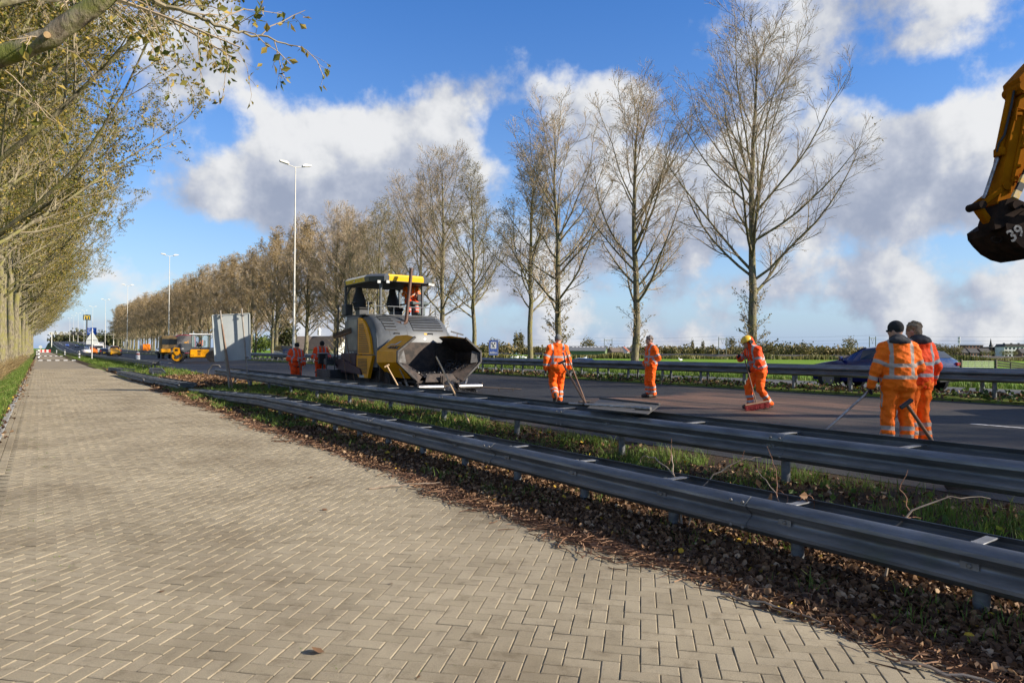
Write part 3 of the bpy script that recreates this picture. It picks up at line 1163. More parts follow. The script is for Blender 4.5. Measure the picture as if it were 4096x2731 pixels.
def rail_run(run, xf, xr, zt, y0, y1, beam=4.0, ypost=0.0, dpost=1.333, zfun=None, detail_to=30.0, phase=0.0, posts='centre', rear=True):
    """front face at xf (towards -x), rear beam at xr; zt = top height at the front"""
    zt_ = zfun or (lambda y: zt)
    side = -1
    bm_f = smesh('beam|f%.1f' % beam, lambda: wbeam(beam+0.12, -1), M_galv)
    bm_r = smesh('beam|r%.1f' % beam, lambda: wbeam(beam+0.12, 1), M_galv)
    y = y0
    k = 0
    while y < y1-0.1:
        L = min(beam, y1-y)
        za, zb = zt_(y), zt_(y+L)
        pitch = math.atan2(zb-za, L)
        f = run.part('beam', bm_f, (xf+0.083+(0.0022 if k % 2 else 0), y, za-0.31), (pitch, 0, rngr.normal(0, 0.0012)))
        f.scale = (1, L/beam, 1)
        if rear:
            r = run.part('beam', bm_r, (xr-0.083-(0.0022 if k % 2 else 0), y, za-0.31+REARDZ), (pitch, 0, rngr.normal(0, 0.0012)))
            r.scale = (1, L/beam, 1)
        # splice bolts: two above, two below, near the camera only
        if y < detail_to:
            for by in (0.035, 0.155):
                for hz, dx in ((0.262, 0.080), (0.052, 0.079)):
                    run.part('bolt', smesh('bolt', bolt_mesh, M_boltm), (xf+0.083-dx, y+by, zt_(y+by)-0.31+hz))
        y += beam
        k += 1
    y = ypost
    while y < y1:
        if y > y0:
            zz = zt_(y)
            xm = (xf+xr)/2 if posts == 'centre' else (xf+0.17)
            gzz = gz(xm, y)
            if zz-0.12 > gzz:
                h = round(zz-0.10-gzz, 2)
                run.part('post', smesh('post|%.2f' % h, lambda: post_mesh(h), M_galv), (xm, y, gzz))
            if rear and zz-0.2 > gzz:
                w = xr-xf-0.13
                run.part('bracket', smesh('bracket|%.2f' % w, lambda: bracket_mesh(w), M_zinc), (xf+0.065, y+rngr.normal(0, 0.004), zz-0.028), (0, rngr.normal(0, 0.012), rngr.normal(0, 0.02)))
            if y < detail_to:
                run.part('plate', smesh('plate', plate_mesh, M_galv), (xf+0.070, y, zz-0.155))
                run.part('bolt', smesh('bolt', bolt_mesh, M_boltm), (xf+0.063, y, zz-0.155))
        y += dpost


rngr = np.random.default_rng(8)
REARDZ = 0.0
# 1: rail along the paving, ramping into the ground at its far end
def z1(y):
    if y < 18.8:
        return 0.53
    return 0.53-(y-18.8)/(30.2-18.8)*0.36


ra = Run('guard_rail', 'galvanised guard rail beside the brick paving, its far end ramping into the ground')
rail_run(ra, 4.93, 5.42, 0.53, -4.3, 30.2, 4.0, ypost=2.03-1.345*5, dpost=1.345, zfun=z1, detail_to=24)
# 2: rail along the motorway edge, open end by the road sign
REARDZ = 0.035
rb = Run('guard_rail', 'galvanised guard rail at the motorway edge with workers behind it')
rail_run(rb, 6.98, 7.72, 0.82, -3.25, 35.6, 4.0, ypost=4.95-2.8*3, dpost=2.8, detail_to=28)
for y in np.arange(4.95+1.4-2.8*3, 35.0, 2.8):
    if y > -3:
        rb.part('bracket', smesh('bracket|0.61', lambda: bracket_mesh(0.61), M_zinc), (7.045, y, 0.792), (0, 0, rngr.normal(0, 0.02)))
REARDZ = 0.0
# 3: median barrier, a double rail all along
rc = Run('guard_rail', 'dark double guard rail running along the motorway median')
def z3(y):
    return 1.33+rise(y)
rail_run(rc, 20.0, 20.55, 1.33, -40, 120, 8.0, ypost=-38.0, dpost=1.90, zfun=z3, detail_to=-99, posts='front')
rail_run(rc, 20.0, 20.55, 1.33, 120, 600, 24.0, ypost=120.0, dpost=6.0, zfun=z3, detail_to=-99, posts='front')
rail_run(rc, 21.35, 21.85, 1.36, -40, 120, 8.0, ypost=-37.2, dpost=1.90, zfun=lambda y: z3(y)+0.03, detail_to=-99, posts='front')
# 4: rail that starts again beyond the gap, along the far lane
rd = Run('guard_rail', 'guard rail starting beyond the road sign, running to the bridge')
def z4(y):
    return 0.80+rise(y)*0.9
rail_run(rd, 6.98, 7.55, 0.8, 58, 150, 8.0, ypost=58.6, dpost=1.9, zfun=z4, detail_to=-99)
rail_run(rd, 6.98, 7.55, 0.8, 150, 560, 20.0, ypost=150, dpost=8.0, zfun=z4, detail_to=-99)


# dismantled ladder-like rail sections lying on the verge
def loose_section(loc, rz, L, n, label, tilt=0.0):
    e = empty('rail_section', loc, rz, label, 'guard rail', 'dismantled guard rail sections')
    bf, br_ = wbeam(L, -1).mesh('beam', M_galv), wbeam(L, 1).mesh('beam', M_galv)
    o = bpy.data.objects.new('beam', bf)
    link(o, e)
    o.location = (-0.30, 0, 0.0)
    o = bpy.data.objects.new('beam', br_)
    link(o, e)
    o.location = (0.30, 0, 0.0)
    m = MB()
    m.bbox((0, 0, 0), (0.58, 0.16, 0.012), 0.003)
    m.box((0, 0.07, -0.10), (0.56, 0.008, 0.20))
    bk = m.mesh('bracket', M_zinc)
    for i in range(n):
        o = bpy.data.objects.new('bracket', bk)
        link(o, e)
        o.location = (0, 0.12+i*(L-0.24)/(n-1), 0.27)
    e.rotation_euler = (tilt, 0, rz)
    return e


loose_section((5.2, 31.8, 0.03), R_(3.0), 8.0, 7, 'dismantled ladder-like rail section lying beside the lane, nearest to the rail ramp')
loose_section((4.75, 40.0, 0.02), R_(1.0), 12.0, 10, 'long dismantled rail section lying along the lane edge behind another')
loose_section((6.0, 46.5, 0.05), R_(-4.0), 4.0, 4, 'short loose rail piece tipped up on the dismantled section', tilt=R_(3))
loose_section((5.3, 56.0, 0.02), R_(5.0), 6.0, 5, 'loose rail section lying in front of the continuing guard rail')
# ------------------------------------------------------------------ asphalt paver
M_yel = mat('machine_yellow', (0.82, 0.35, 0.004), (0.70, 0.285, 0.004), scale=3, rough=0.45, spec=0.3)
M_yel2 = mat('canopy_yellow', (0.85, 0.50, 0.02), rough=0.25, coat=0.5)
M_gry = mat('machine_grey', (0.085, 0.093, 0.100), (0.066, 0.072, 0.079), scale=3, rough=0.5, coat=0.08)
M_dgr = mat('machine_dark_grey', (0.035, 0.038, 0.043), (0.055, 0.058, 0.062), scale=4, rough=0.5)
M_blk = mat('black_plastic', (0.012, 0.012, 0.013), rough=0.55)
M_grim = mat('grimy_steel', (0.018, 0.014, 0.012), (0.060, 0.042, 0.032), scale=5, rough=0.7, metal=0.2, bump=0.2)
M_stl = mat('worn_steel', (0.42, 0.41, 0.40), (0.22, 0.20, 0.18), scale=9, rough=0.35, metal=0.85)
M_rust = mat('exhaust_rust', (0.12, 0.062, 0.040), (0.075, 0.045, 0.034), scale=7, rough=0.6, metal=0.4)
M_chr = mat('handrail_steel', (0.32, 0.33, 0.34), rough=0.35, metal=0.6)
M_hot = mat('hot_asphalt', (0.009, 0.009, 0.010), (0.020, 0.020, 0.022), scale=40, rough=0.28, spec=0.7)
M_wht = mat('white_paint', (0.78, 0.78, 0.76), rough=0.5)
M_lgr = mat('logo_grey', (0.50, 0.50, 0.48), rough=0.5)
M_maroon = mat('maroon_panel', (0.060, 0.022, 0.030), (0.035, 0.018, 0.026), scale=4, rough=0.55)
M_wood = mat('ash_wood', (0.58, 0.40, 0.22), (0.46, 0.30, 0.155), scale=3, rough=0.6, stretch=(1, 1, 0.15))
M_wood_d = mat('dark_wood', (0.20, 0.105, 0.055), (0.13, 0.068, 0.038), scale=4, rough=0.65)
M_bristle = mat('bristles', (0.085, 0.055, 0.036), (0.16, 0.105, 0.068), scale=60, rough=0.9, stretch=(1, 1, 0.1))
M_glassk = mat('dark_glass', (0.010, 0.013, 0.015), rough=0.06, spec=0.7)
M_lens = mat('lamp_lens', (0.55, 0.56, 0.55), rough=0.15, spec=0.8)
M_stick = mat('amber_sticker', (0.75, 0.36, 0.02), rough=0.5)

pv = empty('asphalt_paver', (11.12, 20.5, 0.31), 0, 'large yellow and grey asphalt paver with raised black hopper and canopy', 'asphalt paver')
rp = random.Random(4)


def plate(m, poly3, t, nrm):
    """thick plate from a planar polygon, extruded by t along nrm"""
    n = len(poly3)
    N = Vector(nrm).normalized()*t
    P = [Vector(p) for p in poly3]
    Q = [p+N for p in P]
    m.add(P+Q, [tuple(range(n))[::-1], tuple(range(n, 2*n))]+[(i, (i+1) % n, n+(i+1) % n, n+i) for i in range(n)], False)


def hopper_wing(s, nm):
    """s = -1 left (towards the camera's left), +1 right"""
    Y0, Y1 = 0.0, 1.65
    tA, tB = (s*0.96, 1.88), (s*0.868, 1.952)           # top edge front / back
    mA = (s*1.57, 1.40)
    lA = (s*1.57, 1.06)
    bA = (s*0.90, 0.45)
    out = MB()
    # outer skin (yellow): leaning upper panel, upright side, undercut
    nu = Vector((s*0.48, 0, 0.61)).normalized()
    plate(out, [(mA[0], Y0, mA[1]), (mA[0], Y1, mA[1]), (tB[0], Y1, tB[1]), (s*0.850, Y0+0.8, 1.966), (tA[0], Y0, tA[1])], 0.03, -nu)
    plate(out, [(mA[0], Y0, mA[1]), (mA[0], Y1, mA[1]), (lA[0], Y1, lA[1]-0.04), (lA[0], Y0, lA[1])], 0.03, (-s, 0, 0))
    plate(out, [(lA[0], Y0, lA[1]), (lA[0], Y1, lA[1]-0.04), (s*1.12, Y1, 0.52), (s*1.05, Y0+0.12, 0.52)], 0.03, (-s*0.6, 0, 0.6))
    w = out.build(nm, M_yel, pv)
    inn = MB()
    off = 0.045
    plate(inn, [((abs(mA[0])-off)*s, Y0+0.02, mA[1]), ((abs(mA[0])-off)*s, Y1, mA[1]), ((abs(tB[0])-off)*s, Y1, tB[1]-0.03), ((abs(tA[0])-off)*s, Y0+0.02, tA[1]-0.02)], 0.012, -nu)
    plate(inn, [((abs(mA[0])-off)*s, Y0+0.02, mA[1]), ((abs(mA[0])-off)*s, Y1, mA[1]), ((abs(lA[0])-off)*s, Y1, lA[1]), ((abs(lA[0])-off)*s, Y0+0.02, lA[1])], 0.012, (-s, 0, 0))
    plate(inn, [((abs(lA[0])-off)*s, Y0+0.02, lA[1]+0.02), ((abs(lA[0])-off)*s, Y1, lA[1]+0.02), (s*0.80, Y1, 0.47), (s*0.82, Y0+0.02, 0.47)], 0.02, (-s*0.6, 0, 0.66))
    inn.build('liner', M_grim, w)
    rim = MB()
    pts = [(bA[0], bA[1]), (lA[0], lA[1]), (mA[0], mA[1]), (tA[0], tA[1])]
    for a, b in zip(pts, pts[1:]):
        c = Vector(((a[0]+b[0])/2, -0.03, (a[1]+b[1])/2))
        d = Vector((b[0]-a[0], 0, b[1]-a[1]))
        rot = Matrix.Rotation(-math.atan2(d.z, d.x), 3, 'Y')
        rim.bbox(c, (d.length+0.03, 0.09, 0.07), 0.01, rot)
    # triangular front flap
    plate(rim, [(s*1.54, -0.02, 1.36), (s*1.54, -0.02, 1.06), (s*1.22, 0.06, 1.02), (s*1.30, 0.10, 1.45)], 0.02, (0, 1, 0))
    rim.build('rim', mat('hopper_rim', (0.075, 0.073, 0.072), (0.04, 0.035, 0.031), scale=6, rough=0.55, metal=0.3), w)
    fl = MB()
    plate(fl, [(s*0.86, -0.10, 0.40), (s*1.50, -0.05, 1.00), (s*1.12, 0.25, 0.98), (s*0.52, 0.22, 0.62)], 0.02, (0, 0.7, 0.5))
    fl.build('flap', M_grim, w)
    ram = MB()
    ram.cyl((s*1.40, 0.30, 0.95), (s*1.18, 0.24, 0.48), 0.022, n=8)
    ram.cyl((s*1.18, 0.24, 0.48), (s*1.10, 0.22, 0.28), 0.05, n=8)
    ram.build('ram', M_stl, w)
    return w


lw = hopper_wing(-1, 'hopper_wing')
rw = hopper_wing(1, 'hopper_wing')
# name on the leaning side panel
nu = Vector((-0.48, 0, 0.61)).normalized()
xd = Vector((0, -1, 0))
yd = nu.cross(xd)
org = Vector((-1.57, 0.66, 1.40)).lerp(Vector((-0.96, 0.66, 1.92)), 0.26)+nu*0.004
text_obj('lettering', 'MOURIK', 0.20, M_blk, org, xd, yd, lw, bold=0.006, shear=0.25)
lg = MB()
C0 = Vector((-1.57, 0.82, 1.40)).lerp(Vector((-0.96, 0.82, 1.92)), 0.40)+nu*0.003
def lp(u, v):
    return C0+xd*u+yd*v
lg.add([lp(-0.22, 0.04), lp(-0.02, 0.06), lp(0.16, 0.24), lp(0.25, 0.24), lp(0.20, 0.05), lp(0.06, 0.02)], [tuple(range(6))])
lg.add([lp(-0.34, -0.12), lp(-0.28, -0.12), lp(-0.28, 0.02), lp(-0.10, 0.03), lp(-0.08, 0.07), lp(-0.34, 0.07)], [tuple(range(6))])
lg.build('emblem', M_lgr, lw)
gp = MB()
gp.tube([Vector((-1.50, 0.16, 1.47))+nu*0.01, Vector((-1.50, 0.18, 1.50))+nu*0.04, Vector((-1.42, 0.30, 1.54))+nu*0.04], 0.016, 6)
gp.build('latch', M_blk, lw)

m = MB()
m.box((0, 0.85, 0.40), (1.75, 1.7, 0.08))
m.box((0, 1.70, 0.92), (2.9, 0.06, 1.10))
m.box((0, 1.735, 1.55), (2.3, 0.03, 0.36))
for sx in (-1, 1):
    plate(m, [(sx*1.50, 1.62, 1.05), (sx*1.50, 1.62, 1.42), (sx*1.0, 1.62, 1.82), (sx*0.7, 1.62, 1.45), (sx*0.7, 1.62, 0.9)], 0.03, (0, 1, 0))
m.build('hopper_floor', M_grim, pv)
# apron at the mouth
m = MB()
plate(m, [(-0.62, -0.14, 0.40), (0.62, -0.14, 0.40), (0.48, 0.02, 0.66), (-0.48, 0.02, 0.66)], 0.03, (0, 1, 0.4))
m.box((0.0, -0.17, 0.50), (0.16, 0.06, 0.22))
m.box((0.0, -0.20, 0.45), (0.05, 0.06, 0.30))
m.build('apron', M_grim, pv)
for sx in (-0.55, 0.95):
    m = MB()
    m.cyl((sx-0.45, -0.36, 0.24), (sx+0.45, -0.36, 0.24), 0.085, n=18)
    r = m.build('push_roller', M_stl, pv)
    m = MB()
    for q in (-0.47, 0.47):
        m.box((sx+q, -0.30, 0.26), (0.04, 0.22, 0.20))
    m.build('bracket', M_grim, r)
m = MB()
m.box((0.1, -0.22, 0.22), (2.7, 0.14, 0.16))
m.build('front_beam', M_grim, pv)


# heap of hot mix in the hopper and spilling over the apron
def heap(name, nx, ny, x0, x1, y0, y1, zf, parent, seed, pebbles, psize=0.022):
    rng = np.random.default_rng(seed)
    V, F = [], []
    for j in range(ny+1):
        for i in range(nx+1):
            x = x0+(x1-x0)*i/nx
            y = y0+(y1-y0)*j/ny
            V.append((x, y, zf(x, y)+rng.normal(0, 0.012)))
    for j in range(ny):
        for i in range(nx):
            a = j*(nx+1)+i
            F.append((a, a+1, a+nx+2, a+nx+1))
    V, F = [np.array(V)], [np.array(F)]
    b = len(V[0])
    base = np.array([(1, 0, 0), (-1, 0, 0), (0, 1, 0), (0, -1, 0), (0, 0, 1), (0, 0, -1)], float)
    tri = np.array([(0, 2, 4, 4), (2, 1, 4, 4), (1, 3, 4, 4), (3, 0, 4, 4), (2, 0, 5, 5), (1, 2, 5, 5), (3, 1, 5, 5), (0, 3, 5, 5)])
    for _ in range(pebbles):
        x, y = rng.uniform(x0, x1), rng.uniform(y0, y1)
        s = psize*(0.5+rng.random())
        Rm = np.linalg.qr(rng.normal(size=(3, 3)))[0]
        V.append((base*s*rng.uniform(0.7, 1.2, (6, 1))) @ Rm+np.array([x, y, zf(x, y)+s*0.4]))
        F.append(tri+b)
        b += 6
    # the degenerate quads are triangles
    V = np.vstack(V)
    me = bpy.data.meshes.new(name)
    fl = []
    for q in np.vstack(F):
        fl.append([int(q[0]), int(q[1]), int(q[2])] if q[2] == q[3] else [int(t) for t in q])
    me.from_pydata(V.tolist(), [], fl)
    me.materials.append(M_hot)
    o = bpy.data.objects.new(name, me)
    link(o, parent)
    o['kind'] = 'stuff'
    return o


heap('hot_mix', 40, 24, -1.30, 1.30, 0.12, 1.66, lambda x, y: 0.50+0.42*smooth01((abs(x)-0.35)/0.95)+0.12*y+0.04*math.sin(x*7+y*5), pv, 3, 1400)
h2 = heap('asphalt_spill', 36, 10, -0.95, 1.25, -0.55, 0.05, lambda x, y: 0.42*math.exp(-((y+0.12)/0.24)**2)*(0.75+0.25*math.sin(x*5.3))*math.exp(-((x-0.1)/1.15)**4)+0.01, None, 9, 900)
h2.location = (11.12, 20.5, 0.31)
tag(h2, 'shiny black hot asphalt spilled in front of the paver hopper', 'asphalt', kind='stuff')

# tractor body
HP = [(1.78, 0.85), (1.80, 1.55), (1.86, 1.95), (2.00, 2.22), (2.22, 2.46), (2.50, 2.62), (2.85, 2.70), (3.25, 2.72), (3.25, 0.85)]
m = MB()
rings = []
for x, k in ((-1.45, 0.90), (-1.40, 0.965), (-1.28, 1.0), (1.28, 1.0), (1.40, 0.965), (1.45, 0.90)):
    rings.append([(x, 3.25-(3.25-p[0])*(0.95 if k < 1 and p[0] < 3.2 else 1.0), 0.85+(p[1]-0.85)*k) for p in HP])
m.loft(rings, True, True)
hood = m.build('hood', M_gry, pv)


def hood_pt(t, x, off=0.0):
    """point on the curved hood front, t 0 (low) .. 1 (top)"""
    P = [Vector((0, p[0], p[1])) for p in HP[2:7]]
    L = [0.0]
    for a, b in zip(P, P[1:]):
        L.append(L[-1]+(b-a).length)
    d = t*L[-1]
    for i in range(len(P)-1):
        if d <= L[i+1]+1e-6:
            f = (d-L[i])/(L[i+1]-L[i])
            q = P[i].lerp(P[i+1], f)
            n = Vector((0, -(P[i+1]-P[i]).z, (P[i+1]-P[i]).y)).normalized()
            q = q+n*off
            return Vector((x, q.y, q.z))


def vent(x0, x1, y_bars, skew):
    v = MB()
    n = 9
    for i in range(n):
        a, b = 0.16+0.66*i/n, 0.16+0.66*(i+1)/n
        sk = lambda t: skew*(t-0.16)
        v.quad(hood_pt(a, x0+sk(a)*1.0, 0.004), hood_pt(a, x1+sk(a)*0.6, 0.004), hood_pt(b, x1+sk(b)*0.6, 0.004), hood_pt(b, x0+sk(b), 0.004))
    vo = v.build('vent', M_blk, hood)
    for i in range(y_bars):
        t = 0.17+0.64*(i+0.5)/y_bars
        s_ = MB()
        a, b = hood_pt(t-0.028, 0, 0.030), hood_pt(t+0.028, 0, 0.022)
        xa, xb = x0+skew*(t-0.16)+0.01, x1+skew*(t-0.16)*0.6-0.01
        plate(s_, [(xa, a.y, a.z), (xb, a.y, a.z), (xb, b.y, b.z), (xa, b.y, b.z)], 0.012, (0, 0.6, -0.6))
        s_.build('slat', M_gry, hood)


vent(-1.12, -0.66, 6, -0.20)
vent(-0.05, 1.18, 7, -0.05)
for x in (-0.72, 0.60):
    m = MB()
    m.tube([hood_pt(0.06, x-0.10, 0.0), hood_pt(0.08, x-0.09, 0.05), hood_pt(0.08, x+0.09, 0.05), hood_pt(0.06, x+0.10, 0.0)], 0.018, 6)
    m.build('hood_handle', M_blk, hood)
m = MB()
a, b = hood_pt(0.05, 0, 0.006), hood_pt(0.10, 0, 0.006)
m.quad((0.36, a.y, a.z), (0.48, a.y, a.z), (0.48, b.y, b.z), (0.36, b.y, b.z))
m.build('sticker', M_stick, hood)
for x in (-0.98, -0.30):
    m = MB()
    for i in range(10):
        a, b = hood_pt(i/10, x, 0.003), hood_pt((i+1)/10, x, 0.003)
        m.quad(a, (a.x+0.012, a.y, a.z), (b.x+0.012, b.y, b.z), b)
    m.build('panel_gap', M_blk, hood)

# left flank: arched yellow louvre panel above, yellow grille below, grey tank behind
arch = [(2.20, 1.30), (3.48, 1.30), (3.48, 2.62), (3.30, 2.62), (2.95, 2.50), (2.62, 2.24), (2.36, 1.86)]
m = MB()
m.prism(arch, 'x', -1.53, -1.44)
sp = m.build('side_panel', M_yel, pv)
n = 16
for i in range(n):
    z = 1.36+1.06*i/n
    y0 = 2.30+0.13+max(0, (z-1.5))*0.62
    m = MB()
    m.box((-1.535, (y0+3.36)/2, z+0.02), (0.012, 3.36-y0, 0.034), Matrix.Rotation(0.5, 3, 'Y'))
    m.build('louvre', mat('louvre_brown', (0.17, 0.085, 0.020), rough=0.5), sp)
low_p = [(2.05, 1.26), (3.50, 1.26), (3.50, 0.62), (3.30, 0.46), (2.45, 0.46), (2.30, 0.80)]
m = MB()
m.prism(low_p, 'x', -1.56, -1.44)
sl = m.build('side_panel', M_yel, pv)
for i in range(11):
    z = 0.60+0.55*i/11
    m = MB()
    m.box((-1.565, 2.95, z+0.02), (0.012, 0.85, 0.030), Matrix.Rotation(0.5, 3, 'Y'))
    m.build('louvre', MATS['louvre_brown'], sl)
m = MB()
m.box((-1.57, 3.0, 0.51), (0.012, 0.42, 0.09))
m.build('plate', M_lgr, sl)
m = MB()
m.bbox((-1.22, 4.25, 1.95), (0.50, 1.55, 1.60), 0.08)
tank = m.build('side_tank', M_gry, pv)
m = MB()
m.bbox((-1.475, 4.10, 2.00), (0.02, 0.85, 1.15), 0.01)
m.build('tank_plate', mat('brushed_panel', (0.20, 0.20, 0.195), (0.13, 0.13, 0.13), scale=2, rough=0.4, metal=0.4), tank)
text_obj('lettering', 'AWM 23', 0.19, M_lgr, (-1.482, 4.35, 1.32), (0, -1, 0), (0, 0, 1), tank, bold=0.006)
m = MB()
m.box((-1.483, 4.80, 2.62), (0.008, 0.20, 0.16))
m.build('sticker', M_wht, tank)
m = MB()
m.bbox((0, 4.0, 1.7), (2.1, 2.4, 1.9), 0.05)
m.build('body', M_gry, pv)
m = MB()
m.bbox((1.22, 4.25, 1.95), (0.50, 1.55, 1.60), 0.08)
m.build('side_tank', M_gry, pv)
m = MB()
m.bbox((-1.46, 4.45, 0.95), (0.14, 1.5, 0.75), 0.03)
m.build('step_box', M_maroon, pv)
m = MB()
m.box((0, 4.2, 2.735), (2.9, 2.5, 0.04))
deck = m.build('deck', M_dgr, pv)
# crawler tracks
for sx in (-1.12, 1.12):
    m = MB()
    prof = []
    for i in range(14):
        a = math.pi/2+math.pi*i/13
        prof.append((1.55+0.36*math.cos(a), 0.37+0.36*math.sin(a)))
    for i in range(14):
        a = -math.pi/2+math.pi*i/13
        prof.append((4.75+0.36*math.cos(a), 0.37+0.36*math.sin(a)))
    m.prism(prof, 'x', sx-0.16, sx+0.16)
    tr = m.build('track', mat('track_rubber', (0.015, 0.014, 0.013), (0.035, 0.030, 0.026), scale=6, rough=0.85), pv)
    for yk in (1.55, 2.35, 3.15, 3.95, 4.75):
        m = MB()
        m.cyl((sx-0.175, yk, 0.34), (sx+0.175, yk, 0.34), 0.22, n=14)
        m.build('road_wheel', M_grim, tr)
# canopy
CX0, CX1, CY0, CY1 = -1.22, 1.34, 2.80, 6.05
def oct_ring(z, g, c):
    x0, x1, y0, y1 = CX0-g, CX1+g, CY0-g, CY1+g
    return [(x0+c, y0, z), (x1-c, y0, z), (x1, y0+c, z), (x1, y1-c, z), (x1-c, y1, z), (x0+c, y1, z), (x0, y1-c, z), (x0, y0+c, z)]
m = MB()
m.loft([oct_ring(3.96, 0.0, 0.42), oct_ring(4.14, 0.03, 0.42), oct_ring(4.24, -0.10, 0.40), oct_ring(4.27, -0.45, 0.3)], False, True)
can = m.build('canopy', M_gry, pv)
def fascia(a, b, y, nm):
    f = MB()
    f.add([(a, y-0.008, 3.985), (b, y-0.008, 3.985), (b, y-0.035, 4.135), (a, y-0.035, 4.135), (a, y+0.08, 4.232), (b, y+0.08, 4.232)], [(0, 1, 2, 3), (3, 2, 5, 4)])
    return f.build(nm, M_yel2, can)
fascia(-0.62, 0.78, CY0, 'fascia')
f = MB()
x = CX0
f.add([(x-0.008, 3.6, 3.985), (x-0.008, 5.5, 3.985), (x-0.036, 5.5, 4.135), (x-0.036, 3.6, 4.135), (x+0.08, 3.6, 4.232), (x+0.08, 5.5, 4.232)], [(0, 3, 2, 1), (3, 4, 5, 2)])
f.build('fascia', M_yel2, can)
f = MB()
for (u, v) in ((0, 0),):
    f.add([(x-0.03, 4.75, 4.03), (x-0.03, 4.55, 4.03), (x-0.036, 4.50, 4.11), (x-0.036, 4.60, 4.06)], [(0, 1, 2, 3)])
f.build('emblem', M_wht, can)
f = MB()
f.box((0.05, 4.4, 3.945), (2.3, 2.9, 0.02))
f.build('lining', M_blk, can)
for lx, ly in ((-0.98, 2.92), (-0.72, 2.72), (0.98, 2.70), (1.20, 2.88)):
    f = MB()
    f.bbox((lx, ly, 3.93), (0.15, 0.09, 0.13), 0.015)
    lo = f.build('work_lamp', M_blk, can)
    f = MB()
    f.box((lx, ly-0.048, 3.93), (0.12, 0.008, 0.10))
    f.build('lens', M_lens, lo)
for (x, y) in ((-0.86, 3.0), (0.86, 3.05), (-1.12, 5.8), (1.2, 5.8)):
    m = MB()
    m.bbox((x, y, 3.35), (0.085, 0.10, 1.26), 0.015)
    m.build('canopy_post', M_gry, pv)
m = MB()
m.tube([(-1.12, 5.75, 3.6), (-1.0, 5.5, 3.93)], 0.03, 6)
m.build('brace', M_dgr, pv)
# seats
def seat(x, y, nm='seat'):
    m = MB()
    m.bbox((x, y, 3.03), (0.50, 0.50, 0.13), 0.05)
    s_ = m.build(nm, M_blk, pv)
    m = MB()
    rings = []
    for t in range(9):
        f = t/8
        w = [0.24, 0.265, 0.27, 0.26, 0.235, 0.20, 0.155, 0.15, 0.12][t]
        yy_ = y+0.24+0.10*f
        z = 3.06+0.78*f
        rings.append([(x+w*math.cos(a)*(abs(math.cos(a))**-0.3 if abs(math.cos(a)) > 0.1 else 1), yy_+0.07*math.sin(a), z) for a in [2*math.pi*i/12+0.26 for i in range(12)]])
    m.loft(rings, True, True)
    m.build('backrest', M_blk, s_)
    m = MB()
    m.box((x, y, 2.86), (0.36, 0.40, 0.22))
    m.build('pedestal', M_dgr, s_)
    for sx in (-0.30, 0.30):
        m = MB()
        m.bbox((x+sx, y+0.02, 3.24), (0.09, 0.40, 0.06), 0.02)
        m.build('armrest', M_blk, s_)
    return s_
seat(-1.00, 4.4)
seat(0.35, 4.3)
m = MB()
m.bbox((-1.22, 5.35, 3.00), (0.30, 0.40, 0.44), 0.03)
m.build('locker', M_dgr, pv)
# console in front of the driver
m = MB()
m.bbox((0.95, 3.55, 3.28), (0.78, 0.34, 0.12), 0.03, Matrix.Rotation(0.25, 3, 'X'))
m.bbox((0.98, 3.62, 3.05), (0.50, 0.26, 0.50), 0.03)
co = m.build('console', mat('console_green_grey', (0.11, 0.135, 0.13), rough=0.5), pv)
m = MB()
m.bbox((0.92, 3.42, 3.48), (0.18, 0.05, 0.26), 0.02)
m.build('display', M_blk, co)
# deck railings
for pts in ([(-1.35, 2.95, 2.74), (-1.35, 2.95, 3.20), (-1.10, 2.95, 3.20), (-1.10, 2.95, 2.74)],
            [(-1.08, 2.96, 3.06), (-0.35, 2.96, 3.06), (-0.35, 2.96, 2.74)],
            [(-0.82, 2.98, 3.06), (1.25, 2.98, 3.06), (1.42, 3.0, 3.06), (1.42, 3.0, 2.74)],
            [(1.15, 3.02, 2.85), (1.20, 3.02, 3.18), (1.38, 3.02, 3.18), (1.40, 3.02, 2.80)]):
    m = MB()
    m.tube(pts, 0.018, 6)
    m.build('handrail', M_chr, pv)
# exhaust with elbow
m = MB()
m.tube([(-0.62, 2.30, 2.42), (-0.30, 2.20, 2.40), (-0.22, 2.20, 2.46), (-0.19, 2.22, 2.60), (0.0, 2.30, 4.10), (0.02, 2.31, 4.30)], [0.075, 0.075, 0.07, 0.066, 0.062, 0.062], 14)
m.tube([(0.02, 2.31, 4.30), (0.04, 2.33, 4.43)], [0.066, 0.07], 14, cap=False)
ex = m.build('exhaust_pipe', M_rust, pv)
m = MB()
m.cyl((-0.40, 2.23, 2.405), (-0.31, 2.20, 2.40), 0.095, n=16)
m.build('clamp', M_stl, ex)
m = MB()
m.box((-0.50, 2.22, 2.28), (0.10, 0.04, 0.16), Matrix.Rotation(0.4, 3, 'Y'))
m.cyl((-0.42, 2.2, 2.18), (-0.42, 2.24, 2.18), 0.07, n=12)
m.build('mount', M_stl, ex)
